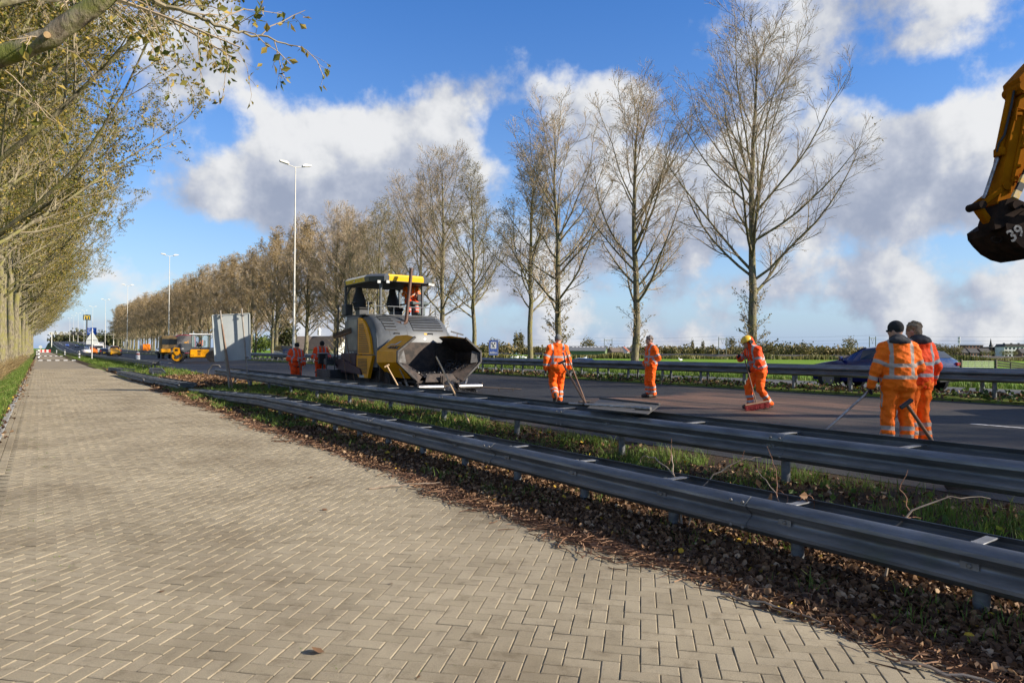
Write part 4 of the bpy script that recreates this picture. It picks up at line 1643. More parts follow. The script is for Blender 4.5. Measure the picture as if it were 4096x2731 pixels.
# tow arms, screed and rear gear
for sx in (-1.62, 1.62):
    m = MB()
    plate(m, [(sx, 2.9, 0.55), (sx, 5.4, 0.72), (sx, 5.7, 1.00), (sx, 5.0, 1.12), (sx, 3.1, 0.78)], 0.10, (1 if sx < 0 else -1, 0, 0))
    m.build('tow_arm', M_maroon, pv)
m = MB()
m.bbox((0, 5.85, 0.42), (4.0, 0.95, 0.55), 0.03)
scr = m.build('screed', M_dgr, pv)
m = MB()
m.box((0, 6.6, 0.55), (4.0, 0.5, 0.04))
for x in np.arange(-1.9, 2.0, 0.32):
    m.box((x, 6.6, 0.58), (0.03, 0.5, 0.03))
m.build('walkway', M_grim, scr)
for sx in (-2.02, 2.02):
    m = MB()
    m.bbox((sx, 5.7, 0.38), (0.05, 1.5, 0.62), 0.01)
    m.build('end_plate', mat('end_plate_steel', (0.09, 0.085, 0.085), (0.05, 0.045, 0.043), scale=4, rough=0.6, metal=0.3), scr)
m = MB()
m.bbox((-1.75, 5.75, 0.98), (0.42, 0.30, 0.22), 0.02)
m.cyl((-1.95, 5.6, 0.3), (-1.95, 5.6, 1.25), 0.03, n=8)
m.cyl((-1.62, 5.6, 0.3), (-1.62, 5.6, 1.55), 0.025, n=8)
m.cyl((-1.72, 5.6, 0.6), (-1.98, 5.6, 0.6), 0.02, n=8)
m.tube([(-1.60, 5.4, 1.5), (-1.70, 5.3, 1.8), (-1.55, 5.1, 2.05)], 0.018, 6)
m.tube([(-1.62, 5.3, 0.8), (-1.85, 5.2, 1.1), (-1.7, 5.0, 1.4), (-1.55, 4.9, 1.3)], 0.022, 6)
for i in range(6):
    m.bbox((-1.90+0.075*i, 5.62, 1.12), (0.05, 0.06, 0.10), 0.01)
m.build('screed_controls', M_dgr, scr)
m = MB()
m.cyl((-1.52, 5.55, 0.9), (-1.55, 5.45, 3.2), 0.03, n=8)
m.build('rear_mast', M_dgr, pv)


# brooms leaning on the machine
def broom(name, loc, p0, p1, head_w, hm, bm, wood, label, head_dir=(1, 0, 0), bl=0.14, rr=0.014):
    """handle from p0 (head end) to p1; brush head across at p0"""
    e = empty(name, loc, 0, label, 'broom')
    m = MB()
    m.cyl(p0, p1, rr, n=8)
    m.build('handle', wood, e)
    P0, P1 = Vector(p0), Vector(p1)
    ax = (P0-P1).normalized()
    hd = Vector(head_dir)
    hd = (hd-ax*hd.dot(ax)).normalized()
    nn = hd.cross(ax)
    rot = Matrix((hd, nn, -ax)).transposed()
    m = MB()
    m.bbox(P0, (head_w, 0.07, 0.045), 0.012, rot)
    h = m.build('head', hm, e)
    m = MB()
    rg = random.Random(len(label))
    nb = int(head_w/0.012)
    for i in range(nb):
        for j in (-1.5, -0.5, 0.5, 1.5):
            c = P0+hd*(head_w*((i+0.5)/nb-0.5))+nn*(j*0.016)+ax*0.02
            t = c+ax*bl*rg.uniform(0.85, 1.05)+hd*rg.gauss(0, 0.012)+nn*(j*0.012+rg.gauss(0, 0.01))
            m.cyl(c, t, 0.0065, 0.004, n=3, cap=False)
    bo = m.build('bristles', bm, h)
    bo['kind'] = 'stuff'
    return e


broom('broom', (9.46, 24.6, 0.31), (0.02, 0.35, 2.02), (0.16, -0.35, 0.15), 0.62, M_wood_d, M_bristle, M_wood_d, 'brown bristle broom propped head-up on the side of the paver, front one of two', head_dir=(0.6, -1.0, 0.25), bl=0.16)
broom('broom', (9.40, 24.7, 0.31), (-0.05, 0.45, 1.98), (0.02, -0.2, 0.12), 0.60, M_wood_d, M_bristle, M_wood_d, 'second bristle broom propped head-up just behind the front one on the paver', head_dir=(0.6, -1.0, 0.15), bl=0.16)
# T-bar squeegee standing up behind the far hopper wing
m = MB()
e = empty('scraper', (12.95, 22.6, 0.35), 0, 'thin T-shaped scraper standing up behind the far hopper wing', 'tool')
m.cyl((0, 0, 0.0), (0.02, 0.0, 2.05), 0.014, n=6)
m.build('handle', M_wood_d, e)
m = MB()
m.box((0.02, 0, 2.06), (0.55, 0.03, 0.05), Matrix.Rotation(0.22, 3, 'Y'))
m.build('blade', M_dgr, e)
# levelling beam lying on the ground in front of the push roller
e = empty('levelling_bar', (12.4, 20.0, 0.40), 0, 'thin dark steel bar with studs lying in front of the push roller', 'bar')
m = MB()
m.cyl((0.0, 0, 0.12), (1.45, -0.35, 0.03), 0.022, n=8)
m.build('bar', M_grim, e)
for t in (0.45, 0.80):
    m = MB()
    m.cyl((1.45*t, -0.35*t, 0.12-0.09*t), (1.45*t, -0.35*t, -0.03), 0.018, n=6)
    m.build('stud', M_grim, e)
# ------------------------------------------------------------------ people
def surface_net(Fd, org, h):
    """quads of the zero level of the field Fd"""
    ins = Fd < 0
    nx, ny, nz = Fd.shape
    corners = [(0, 0, 0), (1, 0, 0), (0, 1, 0), (1, 1, 0), (0, 0, 1), (1, 0, 1), (0, 1, 1), (1, 1, 1)]
    cnt = np.zeros((nx-1, ny-1, nz-1), np.int8)
    for c in corners:
        cnt += ins[c[0]:nx-1+c[0], c[1]:ny-1+c[1], c[2]:nz-1+c[2]]
    act = (cnt > 0) & (cnt < 8)
    I = np.argwhere(act)
    vid = -np.ones(act.shape, int)
    vid[act] = np.arange(len(I))
    acc = np.zeros((len(I), 3))
    num = np.zeros(len(I))
    for a in range(8):
        for ax in range(3):
            ca = corners[a]
            if ca[ax] == 1:
                continue
            cb = list(ca)
            cb[ax] = 1
            fa = Fd[I[:, 0]+ca[0], I[:, 1]+ca[1], I[:, 2]+ca[2]]
            fb = Fd[I[:, 0]+cb[0], I[:, 1]+cb[1], I[:, 2]+cb[2]]
            cr = (fa < 0) != (fb < 0)
            t = np.where(cr, fa/(fa-fb+1e-12), 0)
            p = np.array(ca, float)[None, :]+np.zeros((len(I), 3))
            p[:, ax] += t
            acc += np.where(cr[:, None], p, 0)
            num += cr
    V = org+(I+acc/np.maximum(num, 1)[:, None])*h
    quads = []
    for ax in range(3):
        sl0 = [slice(None)]*3
        sl1 = [slice(None)]*3
        sl0[ax] = slice(0, -1)
        sl1[ax] = slice(1, None)
        A, B = ins[tuple(sl0)], ins[tuple(sl1)]
        E = np.argwhere(A != B)
        o1, o2 = [i for i in range(3) if i != ax]
        ok = (E[:, o1] > 0) & (E[:, o2] > 0) & (E[:, o1] < Fd.shape[o1]-1) & (E[:, o2] < Fd.shape[o2]-1)
        E = E[ok]
        d1 = np.zeros(3, int)
        d1[o1] = 1
        d2 = np.zeros(3, int)
        d2[o2] = 1
        q = [vid[tuple((E-x).T)] for x in (d1*0, d1, d1+d2, d2)]
        q = np.stack(q, 1)
        fl = A[tuple(E.T)]
        if ax == 1:
            fl = ~fl
        q[fl] = q[fl][:, ::-1]
        quads.append(q)
    return V, np.vstack(quads)


class SDF:
    """field of smoothly blended rounded limbs"""
    def __init__(self, lo, hi, h):
        self.h = h
        self.org = np.array(lo, float)
        n = np.ceil((np.array(hi)-self.org)/h).astype(int)+1
        self.F = np.full(n, 1.0, np.float32)

    def _box(self, lo, hi, pad):
        a = np.maximum(np.floor((np.array(lo)-pad-self.org)/self.h).astype(int), 0)
        b = np.minimum(np.ceil((np.array(hi)+pad-self.org)/self.h).astype(int)+1, self.F.shape)
        if np.any(b <= a):
            return None
        ax = [self.org[i]+np.arange(a[i], b[i])*self.h for i in range(3)]
        X, Y, Z = np.meshgrid(*ax, indexing='ij')
        return (slice(a[0], b[0]), slice(a[1], b[1]), slice(a[2], b[2])), X, Y, Z

    def _put(self, sl, d, k, sub=False):
        f = self.F[sl]
        if sub:
            d = -d
            hh = np.clip(0.5-0.5*(f-d)/k, 0, 1)
            self.F[sl] = f*(1-hh)+d*hh+k*hh*(1-hh)
        else:
            hh = np.clip(0.5+0.5*(d-f)/k, 0, 1)
            self.F[sl] = d*(1-hh)+f*hh-k*hh*(1-hh)

    def limb(self, a, b, ra, rb, k=0.03, sub=False):
        a, b = np.array(a, float), np.array(b, float)
        R = max(ra, rb)
        bx = self._box(np.minimum(a, b)-R, np.maximum(a, b)+R, k*2+0.02)
        if bx is None:
            return self
        sl, X, Y, Z = bx
        ab = b-a
        t = np.clip(((X-a[0])*ab[0]+(Y-a[1])*ab[1]+(Z-a[2])*ab[2])/(ab@ab+1e-9), 0, 1)
        d = np.sqrt((X-a[0]-t*ab[0])**2+(Y-a[1]-t*ab[1])**2+(Z-a[2]-t*ab[2])**2)-(ra+(rb-ra)*t)
        self._put(sl, d, k, sub)
        return self

    def ell(self, c, r, k=0.03, rot=None, sub=False):
        c, r = np.array(c, float), np.array(r, float)
        R = r.max()
        bx = self._box(c-R, c+R, k*2+0.02)
        if bx is None:
            return self
        sl, X, Y, Z = bx
        P = np.stack([X-c[0], Y-c[1], Z-c[2]], -1)
        if rot is not None:
            P = P @ np.array(rot)
        q = np.linalg.norm(P/r, axis=-1)
        g = np.linalg.norm(P/(r*r), axis=-1)+1e-6
        d = q*(q-1)/g
        d = np.where(q < 0.05, -r.min(), d)
        self._put(sl, d, k, sub)
        return self

    def below(self, z, sharp=True):
        zz = self.org[2]+np.arange(self.F.shape[2])*self.h
        self.F = np.maximum(self.F, (z-zz)[None, None, :].astype(np.float32))
        return self

    def above(self, z):
        zz = self.org[2]+np.arange(self.F.shape[2])*self.h
        self.F = np.maximum(self.F, (zz-z)[None, None, :].astype(np.float32))
        return self

    def plane(self, p, n):
        """keep the side the normal points away from"""
        ax = [self.org[i]+np.arange(self.F.shape[i])*self.h for i in range(3)]
        X, Y, Z = np.meshgrid(*ax, indexing='ij')
        n = np.array(n, float)
        n /= np.linalg.norm(n)
        self.F = np.maximum(self.F, ((X-p[0])*n[0]+(Y-p[1])*n[1]+(Z-p[2])*n[2]).astype(np.float32))
        return self

    def mesh(self, name, m, attr=None, folds=0.0, seed=0, mi=None):
        V, Q = surface_net(self.F, self.org, self.h)
        if folds:
            rg = np.random.default_rng(seed)
            D = np.zeros(len(V))
            for w, amp in ((30, 1.0), (48, 0.8), (75, 0.5)):
                for _ in range(3):
                    kv = rg.normal(size=3)*np.array([0.8, 0.8, 1.2])
                    kv *= w/np.linalg.norm(kv)
                    D += amp*(1-2*np.abs(np.sin((V @ kv)/2+rg.random()*6.28+0.6*np.sin(V @ (kv[[1, 2, 0]]*0.4)))))
            g = np.gradient(self.F, self.h)
            ii = np.clip(np.round((V-self.org)/self.h).astype(int), 0, np.array(self.F.shape)-1)
            Nn = np.stack([gg[ii[:, 0], ii[:, 1], ii[:, 2]] for gg in g], 1)
            Nn /= np.linalg.norm(Nn, axis=1, keepdims=True)+1e-6
            V = V+Nn*(D*folds/3)[:, None]
        me = arr_mesh(name, V, 4, Q, m, smooth=True)
        if attr is not None:
            a = me.attributes.new('band', 'FLOAT', 'POINT')
            a.data.foreach_set('value', np.ascontiguousarray(attr(V), dtype=np.float32))
        return me


def cloth_mat(name, c1, c2, band=(0.33, 0.33, 0.33), rough=0.75):
    m = bpy.data.materials.new(name)
    m.use_nodes = True
    nt = m.node_tree
    b = nt.nodes['Principled BSDF']
    at = node(nt, 'ShaderNodeAttribute', attribute_name='band')
    tc = node(nt, 'ShaderNodeTexCoord')
    n1 = node(nt, 'ShaderNodeTexNoise', {'Vector': tc.outputs['Object'], 'Scale': 9.0, 'Detail': 4.0})
    base = mixc(nt, ramp(nt, n1.outputs[0], [(0.4, (0, 0, 0)), (0.65, (1, 1, 1))]), c1, c2)
    n3 = node(nt, 'ShaderNodeTexNoise', {'Vector': tc.outputs['Object'], 'Scale': 3.6, 'Detail': 6.0, 'Roughness': 0.7})
    base = mixc(nt, ramp(nt, n3.outputs[0], [(0.56, (0, 0, 0)), (0.78, (0.38, 0.38, 0.38))]), base, tuple(v*0.35 for v in c2))
    f = mth(nt, 'GREATER_THAN', at.outputs['Fac'], 0.0)
    f2 = mth(nt, 'GREATER_THAN', at.outputs['Fac'], 5.0)
    c = mixc(nt, f, base, band)
    c = mixc(nt, f2, c, (0.010, 0.011, 0.016))
    nt.links.new(c, b.inputs['Base Color'])
    b.inputs['Roughness'].default_value = rough
    b.inputs['Specular IOR Level'].default_value = 0.3
    n2 = node(nt, 'ShaderNodeTexNoise', {'Vector': tc.outputs['Object'], 'Scale': 16.0, 'Detail': 3.0})
    bp = node(nt, 'ShaderNodeBump', {'Height': n2.outputs[0], 'Strength': 0.5, 'Distance': 0.03})
    nt.links.new(bp.outputs[0], b.inputs['Normal'])
    MATS[name] = m
    return m


M_orange = cloth_mat('hi_vis_orange', (0.94, 0.125, 0.003), (0.86, 0.102, 0.003))
M_orange2 = cloth_mat('hi_vis_orange_light', (0.95, 0.168, 0.003), (0.88, 0.142, 0.003), band=(0.40, 0.32, 0.26))
M_redor = cloth_mat('hi_vis_red_orange', (0.92, 0.075, 0.005), (0.84, 0.06, 0.005))
M_skin = mat('skin', (0.52, 0.30, 0.21), (0.45, 0.245, 0.17), scale=14, rough=0.55)
M_hairb = mat('blond_hair', (0.22, 0.15, 0.085), (0.36, 0.26, 0.15), scale=60, rough=0.6, bump=0.8)
M_hairg = mat('grey_hair', (0.13, 0.105, 0.09), (0.24, 0.21, 0.19), scale=60, rough=0.6, bump=0.8)
M_beanie_b = mat('black_knit', (0.012, 0.012, 0.013), (0.022, 0.022, 0.022), scale=50, rough=0.95, bump=0.4)
M_beanie_g = mat('grey_knit', (0.13, 0.13, 0.125), (0.17, 0.17, 0.165), scale=60, rough=0.95, bump=0.4)
M_glove = mat('black_glove', (0.016, 0.016, 0.018), rough=0.7)
M_boot = mat('work_boot', (0.045, 0.036, 0.028), (0.075, 0.060, 0.046), scale=12, rough=0.7)
M_hel = mat('helmet_yellow', (0.72, 0.44, 0.02), rough=0.3, coat=0.3)
M_eye = mat('eye_dark', (0.02, 0.015, 0.012), rough=0.2)


def lerp(a, b, t):
    return tuple(a[i]+(b[i]-a[i])*t for i in range(3))


def person(label, loc, rz, J, jacket, trousers, head='beanie_black', hood=True, gloves=True, h=0.013, scale=1.0, seed=1, hem=0.80, bulk=1.0, coverall=False, black_hem=False, vest=None, seated=False, group='road workers in orange hi-vis clothing', grip=None):
    """J: joint positions; the figure faces +y, x to its right hand side"""
    e = empty('person', loc, rz, label, 'person', group)
    e.scale = (scale,)*3
    allp = np.array([v for k_, v in J.items() if isinstance(v, tuple) and not k_.startswith(('look', 'palm'))])
    lo, hi = allp.min(0)-0.30, allp.max(0)+0.30
    lo[2] = min(lo[2], -0.02)
    hw, sw = 0.10, 0.19
    pel, ch, nk, hd = J['pelvis'], J['chest'], J['neck'], J['head']
    face = Vector(J.get('look', (0, 1, 0)))
    face = Vector((face[0], face[1], 0)).normalized()
    lookv = Vector(J.get('look', (0, 1, 0))).normalized()
    side = Vector((lookv.y, -lookv.x, 0)).normalized()
    upn = side.cross(lookv).normalized()
    Rh = np.array([side, lookv, upn]).T

    def hp(x, y, z):
        v = Vector(hd)+side*x+lookv*y+upn*z
        return (v.x, v.y, v.z)
    # ---- body: one continuous skin surface from head to feet
    B = SDF(lo, hi, h)
    B.ell(hp(0, 0, 0.015), (0.076, 0.095, 0.112), 0.02, Rh)
    B.ell(hp(0, 0.028, -0.055), (0.058, 0.070, 0.072), 0.03, Rh)
    B.ell(hp(0, 0.098, -0.012), (0.014, 0.022, 0.026), 0.012, Rh)
    B.ell(hp(0, 0.088, -0.098), (0.024, 0.018, 0.018), 0.02, Rh)
    for s in (-1, 1):
        B.ell(hp(s*0.080, -0.005, -0.01), (0.012, 0.022, 0.034), 0.01, Rh)
        B.ell(hp(s*0.032, 0.100, 0.018), (0.017, 0.014, 0.010), 0.012, Rh, sub=True)
    B.limb(lerp(nk, hd, 0.75), nk, 0.052, 0.062, 0.03)
    B.limb(nk, ch, 0.075, 0.13, 0.05)
    B.limb(ch, pel, 0.135, 0.125, 0.06)
    for s in ('l', 'r'):
        B.limb(ch, J['sh_'+s], 0.10, 0.065, 0.05)
        B.limb(J['sh_'+s], J['el_'+s], 0.052, 0.040, 0.02)
        B.limb(J['el_'+s], J['wr_'+s], 0.040, 0.027, 0.02)
        B.limb(pel, J['hip_'+s], 0.11, 0.09, 0.05)
        B.limb(J['hip_'+s], J['kn_'+s], 0.085, 0.058, 0.03)
        B.limb(J['kn_'+s], J['an_'+s], 0.056, 0.038, 0.02)
        B.limb(J['an_'+s], J['toe_'+s], 0.042, 0.034, 0.02)
        # palm, four fingers and thumb
        hdir = Vector(J['hand_'+s])-Vector(J['wr_'+s])
        hdir.normalize()
        pn = Vector(J.get('palm_'+s, (1 if s == 'l' else -1, 0, 0)))
        pn = (pn-hdir*pn.dot(hdir)).normalized()
        ac = hdir.cross(pn).normalized()
        w = Vector(J['wr_'+s])
        for i in range(4):
            q = (i-1.5)*0.021
            base = w+hdir*0.045+ac*q*0.8
            kn1 = w+hdir*0.092+ac*q
            ln = (0.058, 0.066, 0.062, 0.050)[i]
            curl = J.get('curl_'+s, 0.55)
            d1 = (hdir*math.cos(curl)+pn*math.sin(curl))
            d2 = (hdir*math.cos(curl*2.3)+pn*math.sin(curl*2.3))
            t1 = kn1+d1*ln*0.55
            t2 = t1+d2*ln*0.5
            B.limb(base, kn1, 0.017, 0.0115, 0.008)
            B.limb(kn1, t1, 0.0105, 0.0098, 0.003)
            B.limb(t1, t2, 0.0098, 0.0085, 0.003)
        tb = w+hdir*0.03-ac*0.030*(1)
        tm = tb+hdir*0.035-ac*0.022+pn*0.016
        te = tm+hdir*0.026+pn*0.022-ac*0.004
        B.limb(tb, tm, 0.015, 0.012, 0.006)
        B.limb(tm, te, 0.012, 0.010, 0.003)
    wrs = [(np.array(J['wr_'+s]), np.array(J['hand_'+s]), np.array(J['el_'+s])) for s in ('l', 'r')]

    def bodyband(V):
        out = np.full(len(V), -1.0)
        if gloves:
            for w, hnd, el_ in wrs:
                d = np.linalg.norm(V-w, axis=1)
                ax_ = (w-el_)/np.linalg.norm(w-el_)
                out = np.where((d < 0.21) & ((V-w) @ ax_ > -0.03), 6.0, out)
        return out
    bm_ = MATS.get('skin_body')
    if bm_ is None:
        bm_ = cloth_mat('skin_body', (0.52, 0.30, 0.21), (0.45, 0.245, 0.17), rough=0.55)
    bo = bpy.data.objects.new('body', B.mesh('body', bm_, bodyband))
    link(bo, e)
    for s in (-1, 1):
        m = MB()
        m.sphere(hp(s*0.031, 0.086, 0.018), 0.011, 8, 6)
        m.build('eye', M_eye, e)
    # ---- trousers
    T = SDF(lo, hi, h)
    b = bulk
    T.limb(lerp(pel, ch, 0.25), pel, 0.155*b, 0.165*b, 0.05)
    for s in ('l', 'r'):
        an = lerp(J['an_'+s], J['kn_'+s], 0.06)
        T.limb(pel, J['hip_'+s], 0.14*b, 0.125*b, 0.05)
        T.limb(J['hip_'+s], J['kn_'+s], 0.122*b, 0.094*b, 0.03)
        T.limb(J['kn_'+s], an, 0.092*b, 0.088*b, 0.02)
        T.plane(J['an_'+s], tuple(Vector(J['an_'+s])-Vector(J['kn_'+s]))) if False else None

    def legband(V):
        out = np.full(len(V), -1.0)
        for s in ('l', 'r'):
            k_, a_ = np.array(J['kn_'+s]), np.array(J['an_'+s])
            ax_ = a_-k_
            L = np.linalg.norm(ax_)
            t = ((V-k_) @ ax_)/L/L
            r = np.linalg.norm(V-k_-np.clip(t, 0, 1.2)[:, None]*ax_, axis=1)
            near = r < 0.16*b
            d1 = 0.030/L-np.abs(t-0.50)
            d2 = 0.030/L-np.abs(t-0.78)
            out = np.where(near, np.maximum(out, np.maximum(d1, d2)), out)
            h_ = np.array(J['hip_'+s])
            if vest == 'stripe':
                sx = 1 if h_[0] > pel[0] else -1
                u = np.clip((h_[2]-V[:, 2])/max(0.2, h_[2]-a_[2]), 0, 1)[:, None]
                cx = (h_*(1-u)+a_*u)
                out = np.maximum(out, np.where((V[:, 0]-cx[:, 0])*sx > 0.085*b, 0.018-np.abs(V[:, 1]-cx[:, 1]), -1))
        return out
    to = bpy.data.objects.new('trousers', T.mesh('trousers', trousers, legband, folds=0.013, seed=seed))
    link(to, e)
    # ---- jacket
    K = SDF(lo, hi, h)
    up_t = Vector(ch)-Vector(pel)
    up_t.normalize()
    shx = (Vector(J['sh_r'])-Vector(J['sh_l'])).normalized()
    ft = up_t.cross(shx).normalized()
    Rt = np.array([shx, ft, up_t]).T
    mid = Vector(pel).lerp(Vector(ch), 0.5)
    K.ell(tuple(Vector(ch)-up_t*0.04), (0.235*b, 0.155*b, 0.30), 0.05, Rt)
    K.ell(tuple(mid), (0.225*b, 0.165*b, 0.34), 0.05, Rt)
    K.ell(tuple(Vector(pel)+up_t*0.02), (0.225*b, 0.170*b, 0.24), 0.05, Rt)
    for s in ('l', 'r'):
        K.limb(tuple(Vector(ch)+up_t*0.10), J['sh_'+s], 0.10, 0.088*b, 0.05)
        K.limb(J['sh_'+s], J['el_'+s], 0.086*b, 0.074*b, 0.03)
        K.limb(J['el_'+s], lerp(J['el_'+s], J['wr_'+s], 0.93), 0.074*b, 0.060*b, 0.02)
    K.limb(tuple(Vector(ch)+up_t*0.12), tuple(Vector(nk)+up_t*0.01), 0.12, 0.082, 0.05)
    if hood == 'up':
        K.ell(hp(0, -0.035, 0.0), (0.118, 0.125, 0.155), 0.03, Rh)
        K.limb(hp(0, -0.03, -0.08), tuple(Vector(nk)), 0.115, 0.11, 0.04)
        K.ell(hp(0, 0.10, -0.01), (0.080, 0.085, 0.115), 0.015, Rh, sub=True)
    elif hood:
        K.ell(tuple(Vector(nk)-ft*0.075-up_t*0.015), (0.135, 0.085, 0.085), 0.03, Rt)
        K.ell(tuple(Vector(nk)+up_t*0.035), (0.10, 0.10, 0.05), 0.03, Rt)
    if not coverall and not seated:
        K.plane(tuple(Vector(pel)-up_t*(Vector(pel).z-hem)), tuple(-up_t))
    chn = np.array(ch)
    pln = np.array(pel)

    def jband(V):
        X_ = (V-pln) @ np.array(shx)
        Zt = (V-pln) @ np.array(up_t)
        Lc = np.linalg.norm(chn-pln)
        # sleeve or torso?
        ds = np.full(len(V), 9.0)
        arm = np.full(len(V), -1.0)
        for s in ('l', 'r'):
            for a_, b_2, sp in ((J['sh_'+s], J['el_'+s], (0.72,)), (J['el_'+s], J['wr_'+s], (0.52,))):
                A_, Bv = np.array(a_), np.array(b_2)
                ax_ = Bv-A_
                L = np.linalg.norm(ax_)
                t = ((V-A_) @ ax_)/L/L
                r = np.linalg.norm(V-A_-np.clip(t, 0, 1)[:, None]*ax_, axis=1)
                best = (r < ds) & (t > 0.12)
                ds = np.where(best, r, ds)
                bv = np.full(len(V), -1.0)
                for p_ in sp:
                    bv = np.maximum(bv, 0.027-np.abs(t-p_)*L)
                arm = np.where(best, bv, arm)
        on_arm = ds < 0.105*b
        tor = np.maximum(0.026-np.abs(Zt-(Lc*0.18)), 0.026-np.abs(Zt-Lc*0.62))
        vert = np.where(Zt > Lc*0.18, 0.026-np.abs(np.abs(X_)-0.125*b), -1)
        tor = np.maximum(tor, vert)
        out = np.where(on_arm, arm, tor)
        if black_hem:
            out = np.where((~on_arm) & (V[:, 2] < hem+0.06), 6.0, out)
        # zip down the front
        yf = (V-pln) @ np.array(ft)
        out = np.where((~on_arm) & (np.abs(X_) < 0.010) & (yf > 0.05), 6.0, out)
        return out
    jo = bpy.data.objects.new('jacket', K.mesh('jacket', jacket, jband, folds=0.011, seed=seed+50))
    link(jo, e)
    # ---- boots
    for s in ('l', 'r'):
        a_, t_ = Vector(J['an_'+s]), Vector(J['toe_'+s])
        S = SDF(np.minimum(np.array(a_), np.array(t_))-0.16, np.maximum(np.array(a_), np.array(t_))+0.16, min(h, 0.011))
        d = (t_-a_)
        heel = a_-Vector((d.x, d.y, 0)).normalized()*0.04-Vector((0, 0, 0.035))
        if abs(d.z) > 0.12:
            heel = a_-(d.normalized())*0.03
        S.limb(tuple(a_+Vector((0, 0, 0.05))), tuple(a_), 0.062, 0.060, 0.02)
        S.limb(tuple(heel), tuple(t_), 0.050, 0.046, 0.03)
        S.limb(tuple(a_), tuple(t_), 0.060, 0.040, 0.03)
        zmin = min(J['an_l'][2], J['an_r'][2])-0.085
        if a_.z < 0.16:
            S.below(0.0)
        o = bpy.data.objects.new('boot', S.mesh('boot', M_boot))
        link(o, e)
    # ---- headgear and hair
    G = SDF(np.array(hd)-0.24, np.array(hd)+0.24, min(h, 0.010))
    if head.startswith('beanie'):
        G.ell(hp(0, -0.005, 0.045), (0.093, 0.108, 0.108), 0.01, Rh)
        G.plane(hp(0, 0.0, -0.028), tuple(-upn+lookv*0.45))
        nm, mm = 'beanie', (M_beanie_b if head == 'beanie_black' else M_beanie_g)
    elif head == 'helmet':
        G.ell(hp(0, 0.0, 0.050), (0.115, 0.138, 0.118), 0.01, Rh)
        G.ell(hp(0, 0.10, 0.045), (0.085, 0.070, 0.018), 0.02, Rh)
        G.plane(hp(0, 0, 0.028), tuple(-upn))
        nm, mm = 'helmet', M_hel
    else:
        rg = np.random.default_rng(seed)
        G.ell(hp(0, -0.012, 0.038), (0.086, 0.100, 0.102), 0.02, Rh)
        G.ell(hp(0, -0.055, -0.02), (0.074, 0.055, 0.075), 0.02, Rh)
        for _ in range(46):
            v = rg.normal(size=3)
            v[2] = abs(v[2])
            v[1] -= 0.3
            v /= np.linalg.norm(v)
            G.ell(hp(v[0]*0.086, v[1]*0.098-0.012, v[2]*0.10+0.036), (0.024, 0.024, 0.022), 0.012, Rh)
        G.ell(hp(0, 0.115, -0.03), (0.075, 0.060, 0.095), 0.01, Rh, sub=True)
        nm, mm = 'hair', (M_hairb if head == 'hair_blond' else M_hairg)
    o = bpy.data.objects.new(nm, G.mesh(nm, mm))
    link(o, e)
    if head == 'helmet':
        for s in (-1, 1):
            m = MB()
            m.cyl(hp(s*0.118, -0.03, 0.0), hp(s*0.160, -0.03, 0.0), 0.052, 0.046, n=14)
            m.build('ear_muff', M_blk, e)
    if head == 'beanie_black' and seed == 66:
        m = MB()
        m.sphere(hp(-0.034, 0.097, 0.012), (0.024, 0.020, 0.018), 8, 6)
        m.sphere(hp(0.034, 0.097, 0.012), (0.024, 0.020, 0.018), 8, 6)
        m.tube([hp(-0.070, 0.085, 0.014), hp(-0.088, 0.0, 0.012)], 0.004, 5)
        m.build('sunglasses', M_blk, e)
    if isinstance(hood, str) and hood == 'dark':
        D = SDF(np.array(nk)-0.24, np.array(nk)+0.26, min(h, 0.011))
        D.ell(tuple(Vector(nk)+up_t*0.02), (0.125, 0.125, 0.055), 0.03, Rt)
        D.ell(tuple(Vector(nk)-ft*0.085+up_t*0.015), (0.145, 0.090, 0.075), 0.03, Rt)
        D.ell(tuple(Vector(nk)+up_t*0.065), (0.106, 0.112, 0.062), 0.03, Rt)
        o = bpy.data.objects.new('hood', D.mesh('hood', mat('charcoal_fleece', (0.030, 0.030, 0.033), (0.045, 0.045, 0.048), scale=20, rough=0.9), folds=0.008, seed=seed))
        link(o, e)
    return e


def stand(**kw):
    J = dict(pelvis=(0, 0, 0.95), chest=(0, 0.0, 1.32), neck=(0, -0.01, 1.49), head=(0, 0.02, 1.66),
             sh_l=(-0.19, -0.01, 1.42), sh_r=(0.19, -0.01, 1.42), el_l=(-0.27, -0.03, 1.14), el_r=(0.27, -0.03, 1.14),
             wr_l=(-0.29, 0.06, 0.90), wr_r=(0.29, 0.06, 0.90), hand_l=(-0.29, 0.10, 0.80), hand_r=(0.29, 0.10, 0.80),
             hip_l=(-0.10, 0, 0.90), hip_r=(0.10, 0, 0.90), kn_l=(-0.11, 0.03, 0.50), kn_r=(0.11, 0.03, 0.50),
             an_l=(-0.12, -0.02, 0.09), an_r=(0.12, -0.02, 0.09), toe_l=(-0.14, 0.14, 0.045), toe_r=(0.14, 0.14, 0.045))
    J.update(kw)
    return J


def heading(dx, dy):
    """rotation that turns local +y to the world direction (dx, dy)"""
    return math.atan2(-dx, dy)


GZ = lambda x, y: gz(x, y)+0.004
FWD = (0.565, 0.825)       # away from the camera

